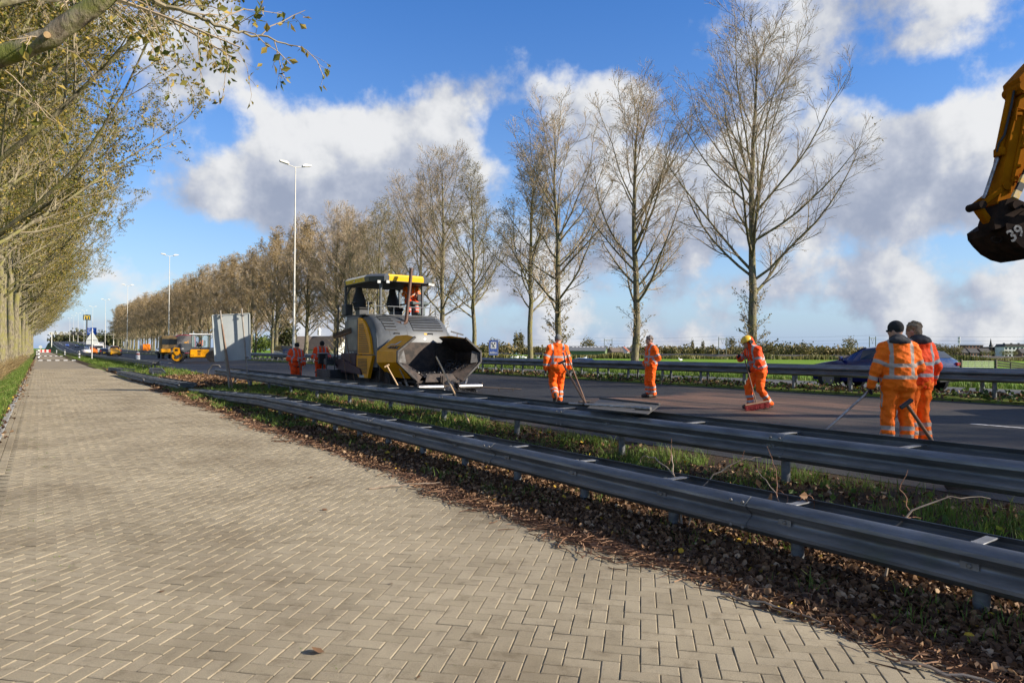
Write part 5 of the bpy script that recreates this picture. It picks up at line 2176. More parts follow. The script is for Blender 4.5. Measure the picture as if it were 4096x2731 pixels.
# 1. walking away, rake over the shoulder hand, grey beanie
px, py = 11.75, 14.95
person('worker in orange coverall and grey beanie walking away with a long-handled tool', (px, py, GZ(px, py)), heading(0.45, 0.89),
       stand(chest=(0.02, 0.05, 1.31), neck=(0.02, 0.06, 1.48), head=(0.04, 0.10, 1.64), look=(0.25, 1, -0.1), kn_l=(-0.10, 0.06, 0.50), an_l=(-0.10, -0.30, 0.20), toe_l=(-0.11, -0.22, 0.05),
             kn_r=(0.09, 0.12, 0.50), an_r=(0.08, 0.10, 0.09), toe_r=(0.09, 0.26, 0.05), hip_l=(-0.10, 0, 0.90), el_l=(-0.30, -0.05, 1.14), wr_l=(-0.31, -0.02, 0.88), hand_l=(-0.31, 0.02, 0.78), el_r=(0.29, -0.02, 1.14), wr_r=(0.33, -0.02, 0.90), hand_r=(0.33, 0.0, 0.80)),
       M_orange, M_orange, head='beanie_grey', hood=True, coverall=True, bulk=1.16, seed=3, scale=1.06, gloves=True)
# 2. standing in profile, hand in pocket
px, py = 15.0, 14.6
person('grey-haired bareheaded worker standing in profile with hands in jacket pockets', (px, py, GZ(px, py)), heading(-0.96, 0.30),
       stand(el_l=(-0.29, -0.10, 1.14), wr_l=(-0.22, 0.12, 0.98), hand_l=(-0.16, 0.18, 0.93), el_r=(0.29, -0.10, 1.14), wr_r=(0.22, 0.12, 0.98), hand_r=(0.16, 0.18, 0.93), kn_l=(-0.09, 0.02, 0.5), an_l=(-0.09, -0.06, 0.09), toe_l=(-0.10, 0.11, 0.045), kn_r=(0.09, 0.05, 0.5), an_r=(0.09, 0.03, 0.09), toe_r=(0.10, 0.20, 0.045), chest=(0, -0.01, 1.32), head=(0, 0.05, 1.66)),
       M_orange, M_orange, head='hair_grey', hood=False, bulk=1.03, seed=7, scale=1.02, gloves=False, hem=0.84)
# 3. sweeping, helmet over hood
px, py = 14.35, 10.45
person('worker in yellow helmet and orange hood sweeping the road with a red broom', (px, py, GZ(px, py)), heading(-0.86, 0.40),
       stand(pelvis=(0, -0.06, 0.93), chest=(0, 0.06, 1.28), neck=(0, 0.14, 1.44), head=(0, 0.24, 1.56), look=(0.05, 1, -0.45), sh_l=(-0.19, 0.08, 1.39), sh_r=(0.19, 0.10, 1.39),
             el_l=(-0.28, 0.10, 1.10), wr_l=(-0.14, 0.20, 0.92), hand_l=(-0.06, 0.26, 0.86), el_r=(0.24, 0.28, 1.16), wr_r=(0.10, 0.42, 1.22), hand_r=(0.02, 0.46, 1.25),
             hip_l=(-0.10, -0.06, 0.89), hip_r=(0.10, -0.06, 0.89), kn_l=(-0.10, -0.02, 0.48), an_l=(-0.10, -0.28, 0.12), toe_l=(-0.12, -0.13, 0.045), kn_r=(0.10, 0.16, 0.50), an_r=(0.10, 0.10, 0.09), toe_r=(0.11, 0.26, 0.045), curl_l=1.1, curl_r=1.1),
       M_redor, M_orange, head='helmet', hood='up', bulk=1.03, seed=9, scale=1.03, hem=0.80)
# 4. big back view, black beanie
px, py = 10.72, 5.32
person('worker seen from behind in black beanie and dark hood, holding a steel pole', (px, py, GZ(px, py)), heading(0.66, 0.75),
       stand(look=(-0.75, 0.8, -0.12), neck=(0, 0.0, 1.50), head=(-0.01, 0.04, 1.66), el_l=(-0.31, -0.06, 1.13), wr_l=(-0.37, -0.02, 0.88), hand_l=(-0.38, 0.02, 0.78), el_r=(0.30, 0.03, 1.15), wr_r=(0.20, 0.22, 1.02), hand_r=(0.12, 0.28, 1.0),
             kn_l=(-0.12, 0.02, 0.5), an_l=(-0.15, -0.02, 0.09), toe_l=(-0.19, 0.13, 0.045), kn_r=(0.12, 0.03, 0.5), an_r=(0.12, 0.0, 0.09), toe_r=(0.15, 0.16, 0.045), curl_l=1.0),
       M_orange2, M_orange2, head='beanie_black', hood='dark', bulk=1.10, seed=66, scale=1.075, hem=0.82, vest='stripe')
# 5. companion beyond him, tousled blond hair
px, py = 11.35, 5.33
person('blond-haired worker in orange jacket partly hidden beyond the man in black beanie', (px, py, GZ(px, py)), heading(0.35, 0.94),
       stand(look=(-0.45, 1, -0.25), head=(-0.02, 0.05, 1.65), el_l=(-0.28, 0.02, 1.14), wr_l=(-0.18, 0.20, 1.0), hand_l=(-0.10, 0.25, 0.98), el_r=(0.30, -0.03, 1.13), wr_r=(0.34, 0.08, 0.90), hand_r=(0.34, 0.12, 0.80)),
       M_redor, M_orange2, head='hair_blond', hood='dark', bulk=1.04, seed=15, scale=1.08, hem=0.82)
# 6. heavy-set worker by the sign, leaning on a stick
px, py = 8.45, 27.6
person('heavy-set worker in black beanie leaning on a stick beside the guard rail', (px, py, GZ(px, py)), heading(0.20, -1.0),
       stand(look=(-0.25, 1, -0.3), head=(0, 0.06, 1.64), el_r=(0.34, 0.02, 1.14), wr_r=(0.13, 0.26, 1.08), hand_r=(0.05, 0.29, 1.10), el_l=(-0.33, 0.0, 1.13), wr_l=(-0.30, 0.12, 0.92), hand_l=(-0.28, 0.16, 0.82), curl_r=1.2),
       M_redor, M_redor, head='beanie_black', hood=True, bulk=1.30, seed=21, scale=1.0, h=0.016, gloves=False, hem=0.80, black_hem=True, vest='stripe')
# 7. worker at the screed with a control box
px, py = 9.55, 27.85
person('worker in black cap looking down at a control box beside the paver screed', (px, py, GZ(px, py)), heading(-0.10, -1.0),
       stand(look=(0.1, 1, -0.75), chest=(0, 0.05, 1.31), neck=(0, 0.09, 1.47), head=(0, 0.17, 1.62), el_l=(-0.31, 0.06, 1.14), wr_l=(-0.20, 0.30, 1.12), hand_l=(-0.14, 0.36, 1.12), el_r=(0.31, 0.06, 1.14), wr_r=(0.20, 0.30, 1.06), hand_r=(0.14, 0.36, 1.04)),
       M_redor, M_redor, head='beanie_black', hood=True, bulk=1.12, seed=27, scale=1.05, h=0.016, gloves=False, hem=0.80)
# 8. paver driver, seated
SEAT = dict(pelvis=(0, -0.05, 0.52), chest=(0, -0.08, 0.90), neck=(0, -0.06, 1.07), head=(0, 0.0, 1.23), sh_l=(-0.19, -0.06, 1.0), sh_r=(0.19, -0.06, 1.0),
            el_l=(-0.28, 0.08, 0.76), el_r=(0.28, 0.08, 0.76), wr_l=(-0.20, 0.30, 0.70), wr_r=(0.20, 0.30, 0.70), hand_l=(-0.17, 0.38, 0.68), hand_r=(0.17, 0.38, 0.68),
            hip_l=(-0.10, 0.0, 0.50), hip_r=(0.10, 0.0, 0.50), kn_l=(-0.14, 0.42, 0.52), kn_r=(0.14, 0.42, 0.52), an_l=(-0.14, 0.45, 0.10), an_r=(0.14, 0.45, 0.10), toe_l=(-0.15, 0.60, 0.05), toe_r=(0.15, 0.60, 0.05))
person('driver in orange jacket seated at the paver console under the canopy', (11.12+0.86, 20.5+4.0, 0.31+2.80), heading(-0.35, -1.0),
       dict(SEAT, look=(-0.35, 1, -0.1)), M_orange2, M_redor, head='beanie_black', hood=True, bulk=1.06, seed=31, scale=1.06, h=0.016, gloves=False, seated=True)


# ---- hand tools
def tool(name, label, cat='tool'):
    return empty(name, (0, 0, 0), 0, label, cat)


# rake carried by worker 1: shaft from shoulder to the ground in front
def cyl_part(name, p0, p1, r, m, parent, r1=None, n=10):
    q = MB()
    q.cyl(p0, p1, r, r1, n=n)
    return q.build(name, m, parent)
def W(px_, py_, X=None, Y=None, Z=None):
    pass


# asphalt rake in the walking worker's hand: wooden shaft, tines on the road
e = tool('asphalt_rake', 'long wooden asphalt rake held by the worker walking away')
g0 = GZ(12.3, 14.4)
cyl_part('shaft', (11.86, 14.72, g0+1.42), (12.30, 14.40, g0+0.04), 0.019, M_wood_d, e)
m = MB()
m.box((12.30, 14.42, g0+0.06), (0.42, 0.03, 0.03))
hd_ = m.build('head', M_grim, e)
for i in range(9):
    m = MB()
    m.cyl((12.11+i*0.047, 14.42, g0+0.05), (12.11+i*0.047, 14.50, g0+0.01), 0.006, n=5)
    m.build('tine', M_grim, hd_)
# thick-handled lute leaning on the rail next to him
e = tool('lute', 'dark T-handled lute leaning on the rail in front of the walking worker')
g0 = GZ(9.2, 10.6)
# red push broom
bx, by = 14.02, 10.22
e = broom('push_broom', (bx, by, GZ(bx, by)), (0.0, 0.0, 0.17), (-0.05, 0.35, 1.40), 0.62, M_wood_d, mat('red_bristles', (0.30, 0.020, 0.022), (0.20, 0.016, 0.018), scale=40, rough=0.8), M_wood_d, 'push broom with red bristles used by the helmeted worker', head_dir=(0.9, -0.45, 0.0), bl=0.13)
# steel pole held by the man in black beanie, brush end towards the rail
e = tool('steel_pole', 'long steel pole angled from the black-beanie worker down to the road')
cyl_part('shaft', (10.52, 5.62, 1.20), (9.62, 6.12, 0.32), 0.017, M_stl, e)
cyl_part('socket', (9.62, 6.12, 0.32), (9.54, 6.165, 0.245), 0.028, M_wood_d, e)
# T-handled shovel stuck beside the rail in front of them
def t_shovel(label, top, bot, hm, gm, blade=True, bw=0.24):
    e_ = tool('shovel', label, 'shovel')
    T_, B_ = Vector(top), Vector(bot)
    ax = (B_-T_).normalized()
    q = MB()
    q.cyl(T_, B_, 0.019, 0.021, n=10)
    q.build('shaft', hm, e_)
    sd = Vector((0.825, -0.565, 0.0))
    sd = (sd-ax*sd.dot(ax)).normalized()
    if gm is not None:
        q = MB()
        q.cyl(T_-sd*0.075, T_+sd*0.075, 0.024, n=10)
        q.build('grip', gm, e_)
    if blade:
        n_ = ax.cross(sd)
        q = MB()
        P = []
        for u, w_ in ((0.0, 0.55), (0.08, 1.0), (0.24, 0.95), (0.31, 0.45)):
            P.append((u, w_))
        ring = [B_+ax*u-sd*(bw/2*w_)+n_*(0.02*(1-w_)) for u, w_ in P]+[B_+ax*u+sd*(bw/2*w_)+n_*(0.02*(1-w_)) for u, w_ in reversed(P)]
        plate(q, ring, 0.006, n_)
        q.build('blade', M_grim, e_)
    return e_


t_shovel('dark-gripped shovel standing against the rail in front of the two close workers', (7.84, 3.80, 1.20), (8.35, 3.55, 0.45), M_wood_d, M_blk, True, 0.34)
t_shovel('pale T-handled shovel leaning against the rail by the hopper', (7.80, 17.40, 1.33), (8.10, 16.75, 0.36), M_wood, M_wood, True)
e = t_shovel('pale wooden rake handle leaning across the rail in front of the hopper', (7.92, 14.80, 1.60), (7.30, 12.05, 0.14), M_wood, None, False)
m = MB()
m.box((7.30, 12.05, 0.14), (0.36, 0.04, 0.05))
m.build('head', M_grim, e)
e = t_shovel('thick brown handle with dark grip leaning over the rail beside the walking worker', (8.02, 10.06, 1.55), (8.15, 9.36, 0.62), M_wood_d, M_blk, False)
# grey board and telescopic stick lying across the rail
e = tool('board', 'thin grey drip board lying across the top of the guard rail', 'board')
m = MB()
plate(m, [(6.96, 8.11, 0.875), (8.24, 9.25, 0.90), (8.11, 7.69, 0.90), (7.0, 6.87, 0.875)], 0.012, (0, 0, 1))
m.build('sheet', mat('grey_board', (0.075, 0.070, 0.060), (0.055, 0.050, 0.044), scale=5, rough=0.6), e)
m = MB()
m.bbox((8.17, 8.47, 0.925), (0.05, 1.56, 0.03), 0.006, Matrix.Rotation(R_(-4.8), 3, 'Z'))
m.build('lip', MATS['grey_board'], e)
e = tool('telescopic_stick', 'black and steel telescopic stick lying on the grey board over the rail', 'pole')
cyl_part('tube', (7.05, 8.66, 0.915), (7.30, 7.42, 0.925), 0.017, M_stl, e)
cyl_part('grip', (7.0, 8.92, 0.915), (7.05, 8.66, 0.915), 0.019, M_blk, e)
cyl_part('socket', (7.30, 7.42, 0.925), (7.35, 7.15, 0.925), 0.028, M_stl, e)
cyl_part('band', (7.09, 8.48, 0.917), (7.115, 8.34, 0.917), 0.0185, M_blk, e)
# stick under the heavy-set worker's hand
e = tool('walking_stick', 'dark wooden stick under the heavy-set worker\'s hand', 'stick')
cyl_part('shaft', (8.50, 27.32, GZ(8.5, 27.3)+1.14), (8.56, 27.22, GZ(8.5, 27.3)), 0.019, M_wood_d, e)
# control box held at the screed
e = tool('control_box', 'dark control box with grey top on a stand at the screed', 'control box')
g0 = GZ(9.48, 27.4)
m = MB()
m.bbox((9.48, 27.42, g0+1.12), (0.36, 0.16, 0.42), 0.02)
m.build('case', M_blk, e)
m = MB()
m.bbox((9.48, 27.41, g0+1.345), (0.40, 0.20, 0.04), 0.01)
m.build('cap', mat('cap_grey', (0.42, 0.43, 0.44), rough=0.4), e)
cyl_part('stem', (9.48, 27.44, g0+0.92), (9.48, 27.44, g0), 0.03, M_dgr, e)

bpy.data.objects.remove(bpy.data.objects['lute'])

# emblem on the backs
def back_emblem(pos, xd_, yd_, s, dark, parent):
    t = text_obj('lettering', 'MOURIK', 0.052*s, dark, pos, xd_, yd_, parent, bold=0.001, shear=0.2)
    return t
# ------------------------------------------------------------------ vehicles
M_tyre = mat('tyre_rubber', (0.014, 0.014, 0.014), (0.024, 0.023, 0.022), scale=20, rough=0.85)
M_rim = mat('alloy_rim', (0.30, 0.30, 0.31), rough=0.35, metal=0.7)
M_tail = mat('tail_light', (0.45, 0.015, 0.012), rough=0.2)
M_head = mat('head_light', (0.75, 0.77, 0.78), rough=0.1, spec=0.8)
M_plate = mat('yellow_plate', (0.75, 0.50, 0.02), rough=0.5)


def paint(name, c):
    return mat(name, c, rough=0.25, coat=0.6, spec=0.5)


CAR = {   # stations front to rear: (y, sill, belt, roof, half width, roof half width)
    'suv': [(-2.28, 0.42, 0.72, 0.72, 0.62, 0.60), (-2.15, 0.30, 0.86, 0.86, 0.82, 0.78), (-1.6, 0.28, 0.96, 0.97, 0.90, 0.84), (-1.05, 0.27, 1.02, 1.06, 0.93, 0.76), (-0.25, 0.27, 1.04, 1.50, 0.93, 0.64), (0.35, 0.27, 1.05, 1.57, 0.93, 0.65), (1.2, 0.27, 1.07, 1.53, 0.93, 0.63), (1.9, 0.30, 1.10, 1.38, 0.91, 0.60), (2.25, 0.40, 1.05, 1.10, 0.86, 0.70), (2.34, 0.46, 0.78, 0.80, 0.78, 0.72)],
    'hatch': [(-2.05, 0.40, 0.62, 0.62, 0.60, 0.58), (-1.95, 0.28, 0.76, 0.76, 0.78, 0.74), (-1.3, 0.24, 0.90, 0.92, 0.87, 0.78), (-0.95, 0.24, 0.94, 0.98, 0.88, 0.72), (-0.2, 0.24, 0.96, 1.40, 0.88, 0.58), (0.4, 0.24, 0.97, 1.46, 0.88, 0.59), (1.2, 0.24, 0.99, 1.42, 0.88, 0.58), (1.75, 0.28, 1.00, 1.20, 0.86, 0.58), (2.0, 0.38, 0.92, 0.95, 0.80, 0.66), (2.06, 0.42, 0.70, 0.72, 0.74, 0.68)],
    'van': [(-2.45, 0.42, 0.80, 0.80, 0.66, 0.62), (-2.35, 0.30, 0.95, 0.95, 0.85, 0.80), (-1.75, 0.26, 1.12, 1.18, 0.93, 0.82), (-1.05, 0.26, 1.18, 1.86, 0.95, 0.74), (-0.5, 0.26, 1.18, 1.95, 0.95, 0.78), (1.0, 0.26, 1.18, 1.96, 0.95, 0.79), (2.30, 0.28, 1.18, 1.94, 0.95, 0.79), (2.44, 0.34, 1.14, 1.82, 0.93, 0.77), (2.46, 0.46, 1.05, 1.6, 0.90, 0.75)],
}


def car(name, kind, m, loc, rz, label, cat='car', group='vehicles on the motorway', wheels=True, plate_y=True):
    e = empty(name, loc, rz, label, cat, group)
    S = CAR[kind]

    def ring(s):
        y, sl, bl, rf, w, rw = s
        zm = (sl+bl)/2
        half = [(w*0.90, sl), (w, zm), (w*0.97, bl), (rw, rf-0.04 if rf-bl > 0.1 else rf), (rw*0.55, rf+(0.012 if rf-bl > 0.1 else 0.01))]
        return [(-x, y, z) for x, z in half]+[(x, y, z) for x, z in reversed(half)]
    b = MB()
    b.loft([ring(s) for s in S], True, True)
    b.build('body', m, e)
    # glass: side windows, windscreen, rear screen laid just proud of the shell
    idx = [i for i, s in enumerate(S) if s[3]-s[2] > 0.2]
    i0, i1 = idx[0], idx[-1]
    for sx in (-1, 1):
        g = MB()
        for i in range(i0, i1):
            A, B = S[i], S[i+1]
            def pt(s, t):
                x0, z0 = s[4]*0.97, s[2]
                x1, z1 = s[5], s[3]-0.04
                return (sx*(x0+(x1-x0)*t+0.006), s[0], z0+(z1-z0)*t)
            f0, f1 = (0.12, 0.88)
            y0 = A[0]+(0.05 if i > i0 else 0.02)
            q = [pt(A, f0), pt(B, f0), pt(B, f1), pt(A, f1)]
            g.quad(*q)
        if kind != 'van' or True:
            g.build('side_window', M_glassk, e)
    # windscreen from the cowl up to the first roof station
    A, B = S[i0-1], S[i0]
    g = MB()
    def sc_(s, t, k):
        return s
    c0 = Vector((0, A[0]+0.06, A[3]+0.012))
    g.add([(-A[5]*0.92, A[0]+0.04, A[3]+0.02), (A[5]*0.92, A[0]+0.04, A[3]+0.02), (B[5]*0.94, B[0]-0.03, B[3]+0.005), (-B[5]*0.94, B[0]-0.03, B[3]+0.005)], [(0, 1, 2, 3)])
    g.build('windscreen', M_glassk, e)
    A, B = S[i1], S[min(i1+1, len(S)-1)]
    g = MB()
    if kind == 'van':
        yb = S[-1][0]+0.006
        g.quad((-0.72, yb-0.01, 1.22), (0.72, yb-0.01, 1.22), (0.66, yb-0.025, 1.62), (-0.66, yb-0.025, 1.62))
        if True:
            pass
    else:
        g.quad((-A[5]*0.9, A[0]+0.03, A[3]+0.008), (A[5]*0.9, A[0]+0.03, A[3]+0.008), (B[5]*0.85, B[0]-0.05, B[3]+0.06), (-B[5]*0.85, B[0]-0.05, B[3]+0.06))
    if kind != 'van':
        g.build('rear_window', M_glassk, e)
    L0, L1 = S[0][0], S[-1][0]
    for sx in (-1, 1):
        g = MB()
        g.bbox((sx*0.66, L0+0.12, S[1][2]-0.09), (0.30, 0.10, 0.11), 0.02)
        g.build('headlight', M_head, e)
        g = MB()
        if kind == 'van':
            g.bbox((sx*0.84, L1-0.03, 0.98), (0.10, 0.08, 0.46), 0.02)
        else:
            g.bbox((sx*0.70, L1-0.05, S[-2][2]-0.10), (0.26, 0.12, 0.12), 0.02)
        g.build('tail_light', M_tail, e)
        g = MB()
        g.bbox((sx*(S[2][4]+0.10), S[3][0]+0.15, S[3][2]+0.08), (0.20, 0.10, 0.14), 0.03)
        g.build('mirror', m, e)
    g = MB()
    g.box((0, L1+0.012, 0.62), (0.52, 0.012, 0.11))
    g.build('number_plate', M_plate, e)
    g = MB()
    g.bbox((0, L1-0.02, 0.42), (1.5, 0.10, 0.14), 0.03)
    g.bbox((0, L0+0.03, 0.42), (1.1, 0.10, 0.12), 0.03)
    g.build('bumper', M_blk, e)
    r = 0.33 if kind != 'suv' else 0.36
    for sx in (-1, 1):
        for y in (L0+0.85, L1-0.85):
            g = MB()
            xo = sx*(S[3][4]-0.10)
            g.cyl((xo-0.11, y, r), (xo+0.11, y, r), r, n=20)
            wh = g.build('wheel', M_tyre, e)
            g = MB()
            g.cyl((xo+sx*0.112, y, r), (xo+sx*0.118, y, r), r*0.66, n=16)
            g.build('rim', M_rim, wh)
            g = MB()
            g.cyl((xo-0.13, y, r+0.01), (xo+0.095, y, r+0.01), r+0.07, n=20)
            g.build('wheel_arch', M_blk, wh)
    return e


PI = math.pi
P_blue = paint('deep_blue_paint', (0.006, 0.010, 0.085))
car('car', 'suv', P_blue, (25.3, 13.2, gz(25.3)), PI, 'dark blue car passing behind the median rail, partly hidden by two workers')
car('car', 'hatch', paint('dark_navy_paint', (0.015, 0.022, 0.04)), (43.0, 51.3, gz(43.0)+0.01), PI, 'dark car with only its roof showing over the rail by the walking worker')
P_yel = paint('van_yellow', (0.80, 0.38, 0.01))
car('van', 'van', P_yel, (12.3, 158, gz(12.3, 158)), 0, 'yellow service van seen from behind, parked on the motorway', 'van')
car('car', 'suv', paint('black_paint', (0.012, 0.012, 0.014)), (11.4, 172, gz(11.4, 172)), PI, 'black car parked just left of the yellow van')
car('car', 'suv', paint('grey_black_paint', (0.03, 0.03, 0.034)), (13.4, 168, gz(13, 168)), PI, 'dark grey car half hidden by the yellow van')
car('car', 'hatch', paint('car_white', (0.75, 0.75, 0.74)), (9.9, 205, gz(9.9, 205)), PI, 'white car facing the camera on the shoulder before the bridge')
car('van', 'van', paint('van_orange', (0.75, 0.20, 0.015)), (11.7, 212, gz(11.7, 212)), 0, 'orange van standing beside the box truck', 'van')
car('car', 'suv', paint('silver_paint', (0.45, 0.46, 0.47)), (26.5, 205, gz(26.5, 205)), 0, 'silver car on the far carriageway between the lamp posts')
car('car', 'suv', paint('steel_paint', (0.20, 0.21, 0.23)), (26.5, 160, gz(26.5, 160)), 0, 'grey car on the far carriageway left of the road roller')
car('van', 'van', paint('black_van_paint', (0.013, 0.013, 0.016)), (28.5, 98, gz(28.5, 98)), 0, 'black van on the far carriageway just right of the grey sign board', 'van')
for k, (x, y, c, lab) in enumerate([(15.5, 300, (0.02, 0.02, 0.024), 'dark car climbing the bridge ramp, lowest of three'), (16.6, 345, (0.30, 0.31, 0.32), 'grey car climbing the bridge ramp, middle of three'), (15.2, 400, (0.03, 0.03, 0.04), 'dark car near the top of the bridge ramp'),
                                   (26.0, 330, (0.4, 0.4, 0.41), 'pale car coming down the far carriageway of the bridge'), (29.0, 380, (0.03, 0.03, 0.03), 'dark car on the far carriageway near the crest'), (12.0, 430, (0.03, 0.08, 0.35), 'blue car at the crest of the bridge')]):
    car('car', 'hatch', paint('traffic_paint_%d' % k, c), (x, y, gz(x, y)), 0, lab)


# box truck, white with orange panel
def box_truck():
    e = empty('box_truck', (13.4, 222, gz(13.4, 222)), 0, 'white box truck with orange panels behind the dark cars', 'truck', 'vehicles on the motorway')
    m = MB()
    m.bbox((0, 1.2, 1.95), (2.4, 5.0, 2.4), 0.05)
    m.build('cargo_box', mat('truck_white', (0.72, 0.70, 0.66), rough=0.5), e)
    for x in (-0.62, 0.62):
        m = MB()
        m.box((x, 3.71, 2.05), (0.85, 0.02, 1.5))
        m.build('panel', mat('truck_orange', (0.80, 0.26, 0.02), rough=0.5), e)
    m = MB()
    m.bbox((0, -2.2, 1.45), (2.2, 1.6, 2.0), 0.12)
    m.build('cab', MATS['truck_white'], e)
    m = MB()
    m.box((0, -3.01, 1.85), (1.9, 0.02, 0.75))
    m.build('windscreen', M_glassk, e)
    m = MB()
    m.box((0, 0.8, 0.62), (1.0, 6.6, 0.25))
    m.build('chassis', M_blk, e)
    for sx in (-0.95, 0.95):
        for y in (-2.0, 2.4):
            m = MB()
            m.cyl((sx-0.15, y, 0.46), (sx+0.15, y, 0.46), 0.46, n=18)
            m.build('wheel', M_tyre, e)


box_truck()
# orange skip truck beyond the trees
e = empty('skip_truck', (31.0, 275, gz(31, 275)), 0, 'orange lorry body glimpsed behind the tree trunks', 'truck')
m = MB()
m.bbox((0, 0, 1.9), (2.4, 6.0, 2.2), 0.1)
m.build('cargo_box', MATS['van_orange'], e)
m = MB()
m.bbox((0, 4.2, 1.6), (2.3, 1.8, 2.4), 0.15)
m.build('cab', MATS['van_orange'], e)
for sx in (-1.0, 1.0):
    for y in (-2, 3.8):
        m = MB()
        m.cyl((sx-0.15, y, 0.46), (sx+0.15, y, 0.46), 0.46, n=16)
        m.build('wheel', M_tyre, e)

# ---- road roller, side on
def roller():
    e = empty('road_roller', (13.9, 80.5, gz(13.9, 80.5)), R_(-16), 'yellow and grey tandem road roller with glass cab, driver inside', 'road roller')
    # local: x = length (drums at -1.75 and +1.75), y = width, camera side = -y
    for x in (-1.72, 1.72):
        m = MB()
        m.cyl((x, -0.85, 0.62), (x, 0.85, 0.62), 0.62, n=36)
        d = m.build('drum', mat('drum_steel', (0.018, 0.016, 0.015), (0.05, 0.045, 0.04), scale=5, rough=0.45, metal=0.4), e)
        if x < 0:
            m = MB()
            m.cyl((x, -0.87, 0.62), (x, -0.852, 0.62), 0.50, n=28)
            m.build('drum_disc', M_yel, d)
            m = MB()
            m.cyl((x, -0.95, 0.55), (x, -0.86, 0.55), 0.20, n=18)
            m.cyl((x+0.28, -0.94, 0.72), (x+0.28, -0.86, 0.72), 0.13, n=12)
            m.build('hub', M_dgr, d)
            m = MB()
            plate(m, [(x-0.42, -0.98, 1.36), (x-0.28, -0.98, 1.60), (x+0.25, -0.98, 1.50), (x+0.30, -0.98, 1.00), (x-0.02, -0.98, 0.68), (x-0.28, -0.98, 0.95)], 0.10, (0, 1, 0))
            m.build('fork', M_yel, d)
            m = MB()
            m.box((x-0.05, -0.99, 1.28), (0.26, 0.02, 0.22))
            m.build('fork_opening', M_blk, d)
    m = MB()
    m.bbox((0.45, 0, 0.95), (2.0, 1.55, 0.95), 0.10)
    ch = m.build('chassis', M_yel, e)
    m = MB()
    for i in range(4):
        for j in range(3):
            m.box((0.30+0.10*j, -0.782, 0.78+0.10*i), (0.07, 0.01, 0.06))
    m.box((0.40, -0.782, 1.20), (0.36, 0.01, 0.10))
    m.build('grille', M_blk, ch)
    text_obj('lettering', 'W 03', 0.14, M_blk, (-0.25, -0.785, 0.72), (1, 0, 0), (0, 0, 1), ch, bold=0.004)
    # front bonnet, grey, sloping towards the drum
    m = MB()
    m.prism([(-2.35, 1.30), (-2.30, 1.50), (-1.55, 1.95), (-0.45, 2.02), (-0.35, 1.35), (-0.9, 1.10)], 'y', -0.78, 0.78)
    bo = m.build('bonnet', M_gry, e)
    text_obj('lettering', 'HAMM', 0.17, M_wht, (-1.35, -0.786, 1.42), (1, 0, 0), (0, 0, 1), bo, bold=0.004)
    m = MB()
    m.prism([(1.30, 1.0), (1.45, 1.55), (2.05, 1.62), (2.40, 1.30), (1.9, 1.15)], 'y', -0.78, 0.78)
    m.build('rear_cover', M_gry, e)
    # cab
    for (x, y) in ((-0.35, -0.72), (-0.35, 0.72), (0.62, -0.76), (1.35, -0.72), (1.35, 0.72)):
        m = MB()
        m.bbox((x, y, 2.12), (0.08, 0.08, 1.55), 0.015)
        m.build('cab_post', M_dgr, e)
    m = MB()
    m.bbox((0.5, 0, 2.96), (2.25, 1.75, 0.16), 0.06)
    m.build('cab_roof', mat('roof_white', (0.70, 0.70, 0.68), rough=0.45), e)
    m = MB()
    m.prism([(-0.60, 1.35), (1.55, 1.35), (1.35, 1.60), (-0.35, 1.60)], 'y', -0.74, 0.74)
    m.build('cab_floor', M_dgr, e)
    gl = bpy.data.materials.new('cab_glass')
    gl.use_nodes = True
    b = gl.node_tree.nodes['Principled BSDF']
    b.inputs['Base Color'].default_value = (0.55, 0.75, 0.72, 1)
    b.inputs['Roughness'].default_value = 0.03
    b.inputs['Alpha'].default_value = 0.28
    MATS['cab_glass'] = gl
    for (a, bb) in (((-0.36, -0.73), (-0.36, 0.73)), ((1.36, -0.73), (1.36, 0.73)), ((-0.32, -0.755), (0.0, -0.755)), ((0.68, -0.765), (1.32, -0.75)), ((-0.32, 0.745), (1.32, 0.745))):
        m = MB()
        m.add([(a[0], a[1], 1.62), (bb[0], bb[1], 1.62), (bb[0], bb[1], 2.86), (a[0], a[1], 2.86)], [(0, 1, 2, 3)])
        m.build('cab_glass', gl, e)
    m = MB()
    m.bbox((0.55, 0.1, 1.72), (0.5, 0.5, 0.14), 0.04)
    m.bbox((0.86, 0.1, 2.05), (0.12, 0.48, 0.62), 0.05)
    m.build('seat', M_blk, e)
    m = MB()
    m.cyl((0.02, 0.1, 1.62), (0.10, 0.1, 2.0), 0.03, n=8)
    m.cyl((0.06, 0.1, 2.0), (0.14, 0.1, 2.03), 0.19, n=16)
    m.build('steering_wheel', M_blk, e)
    m = MB()
    m.tube([(-0.7, -0.6, 2.0), (-0.75, -0.6, 2.25), (-0.62, -0.6, 2.30)], 0.03, 6)
    m.bbox((-0.95, -0.5, 2.08), (0.3, 0.16, 0.12), 0.02)
    m.build('beacon', mat('beacon_amber', (0.75, 0.35, 0.03), rough=0.3), e)
    return e


rol = roller()
lw_ = rol.matrix_basis
dp = Vector((13.9, 80.5, 0))+Matrix.Rotation(R_(-16), 3, 'Z') @ Vector((0.52, 0.05, 0))
person('roller driver in dark clothes and orange vest seated in the roller cab', (dp.x, dp.y, gz(13.9, 80.5)+1.33), R_(-16)+PI/2, dict(SEAT), M_orange, cloth_mat('dark_trousers', (0.03, 0.03, 0.035), (0.04, 0.04, 0.045)), head='beanie_black', hood=False, seed=40, h=0.024, gloves=False, seated=True, scale=0.95)

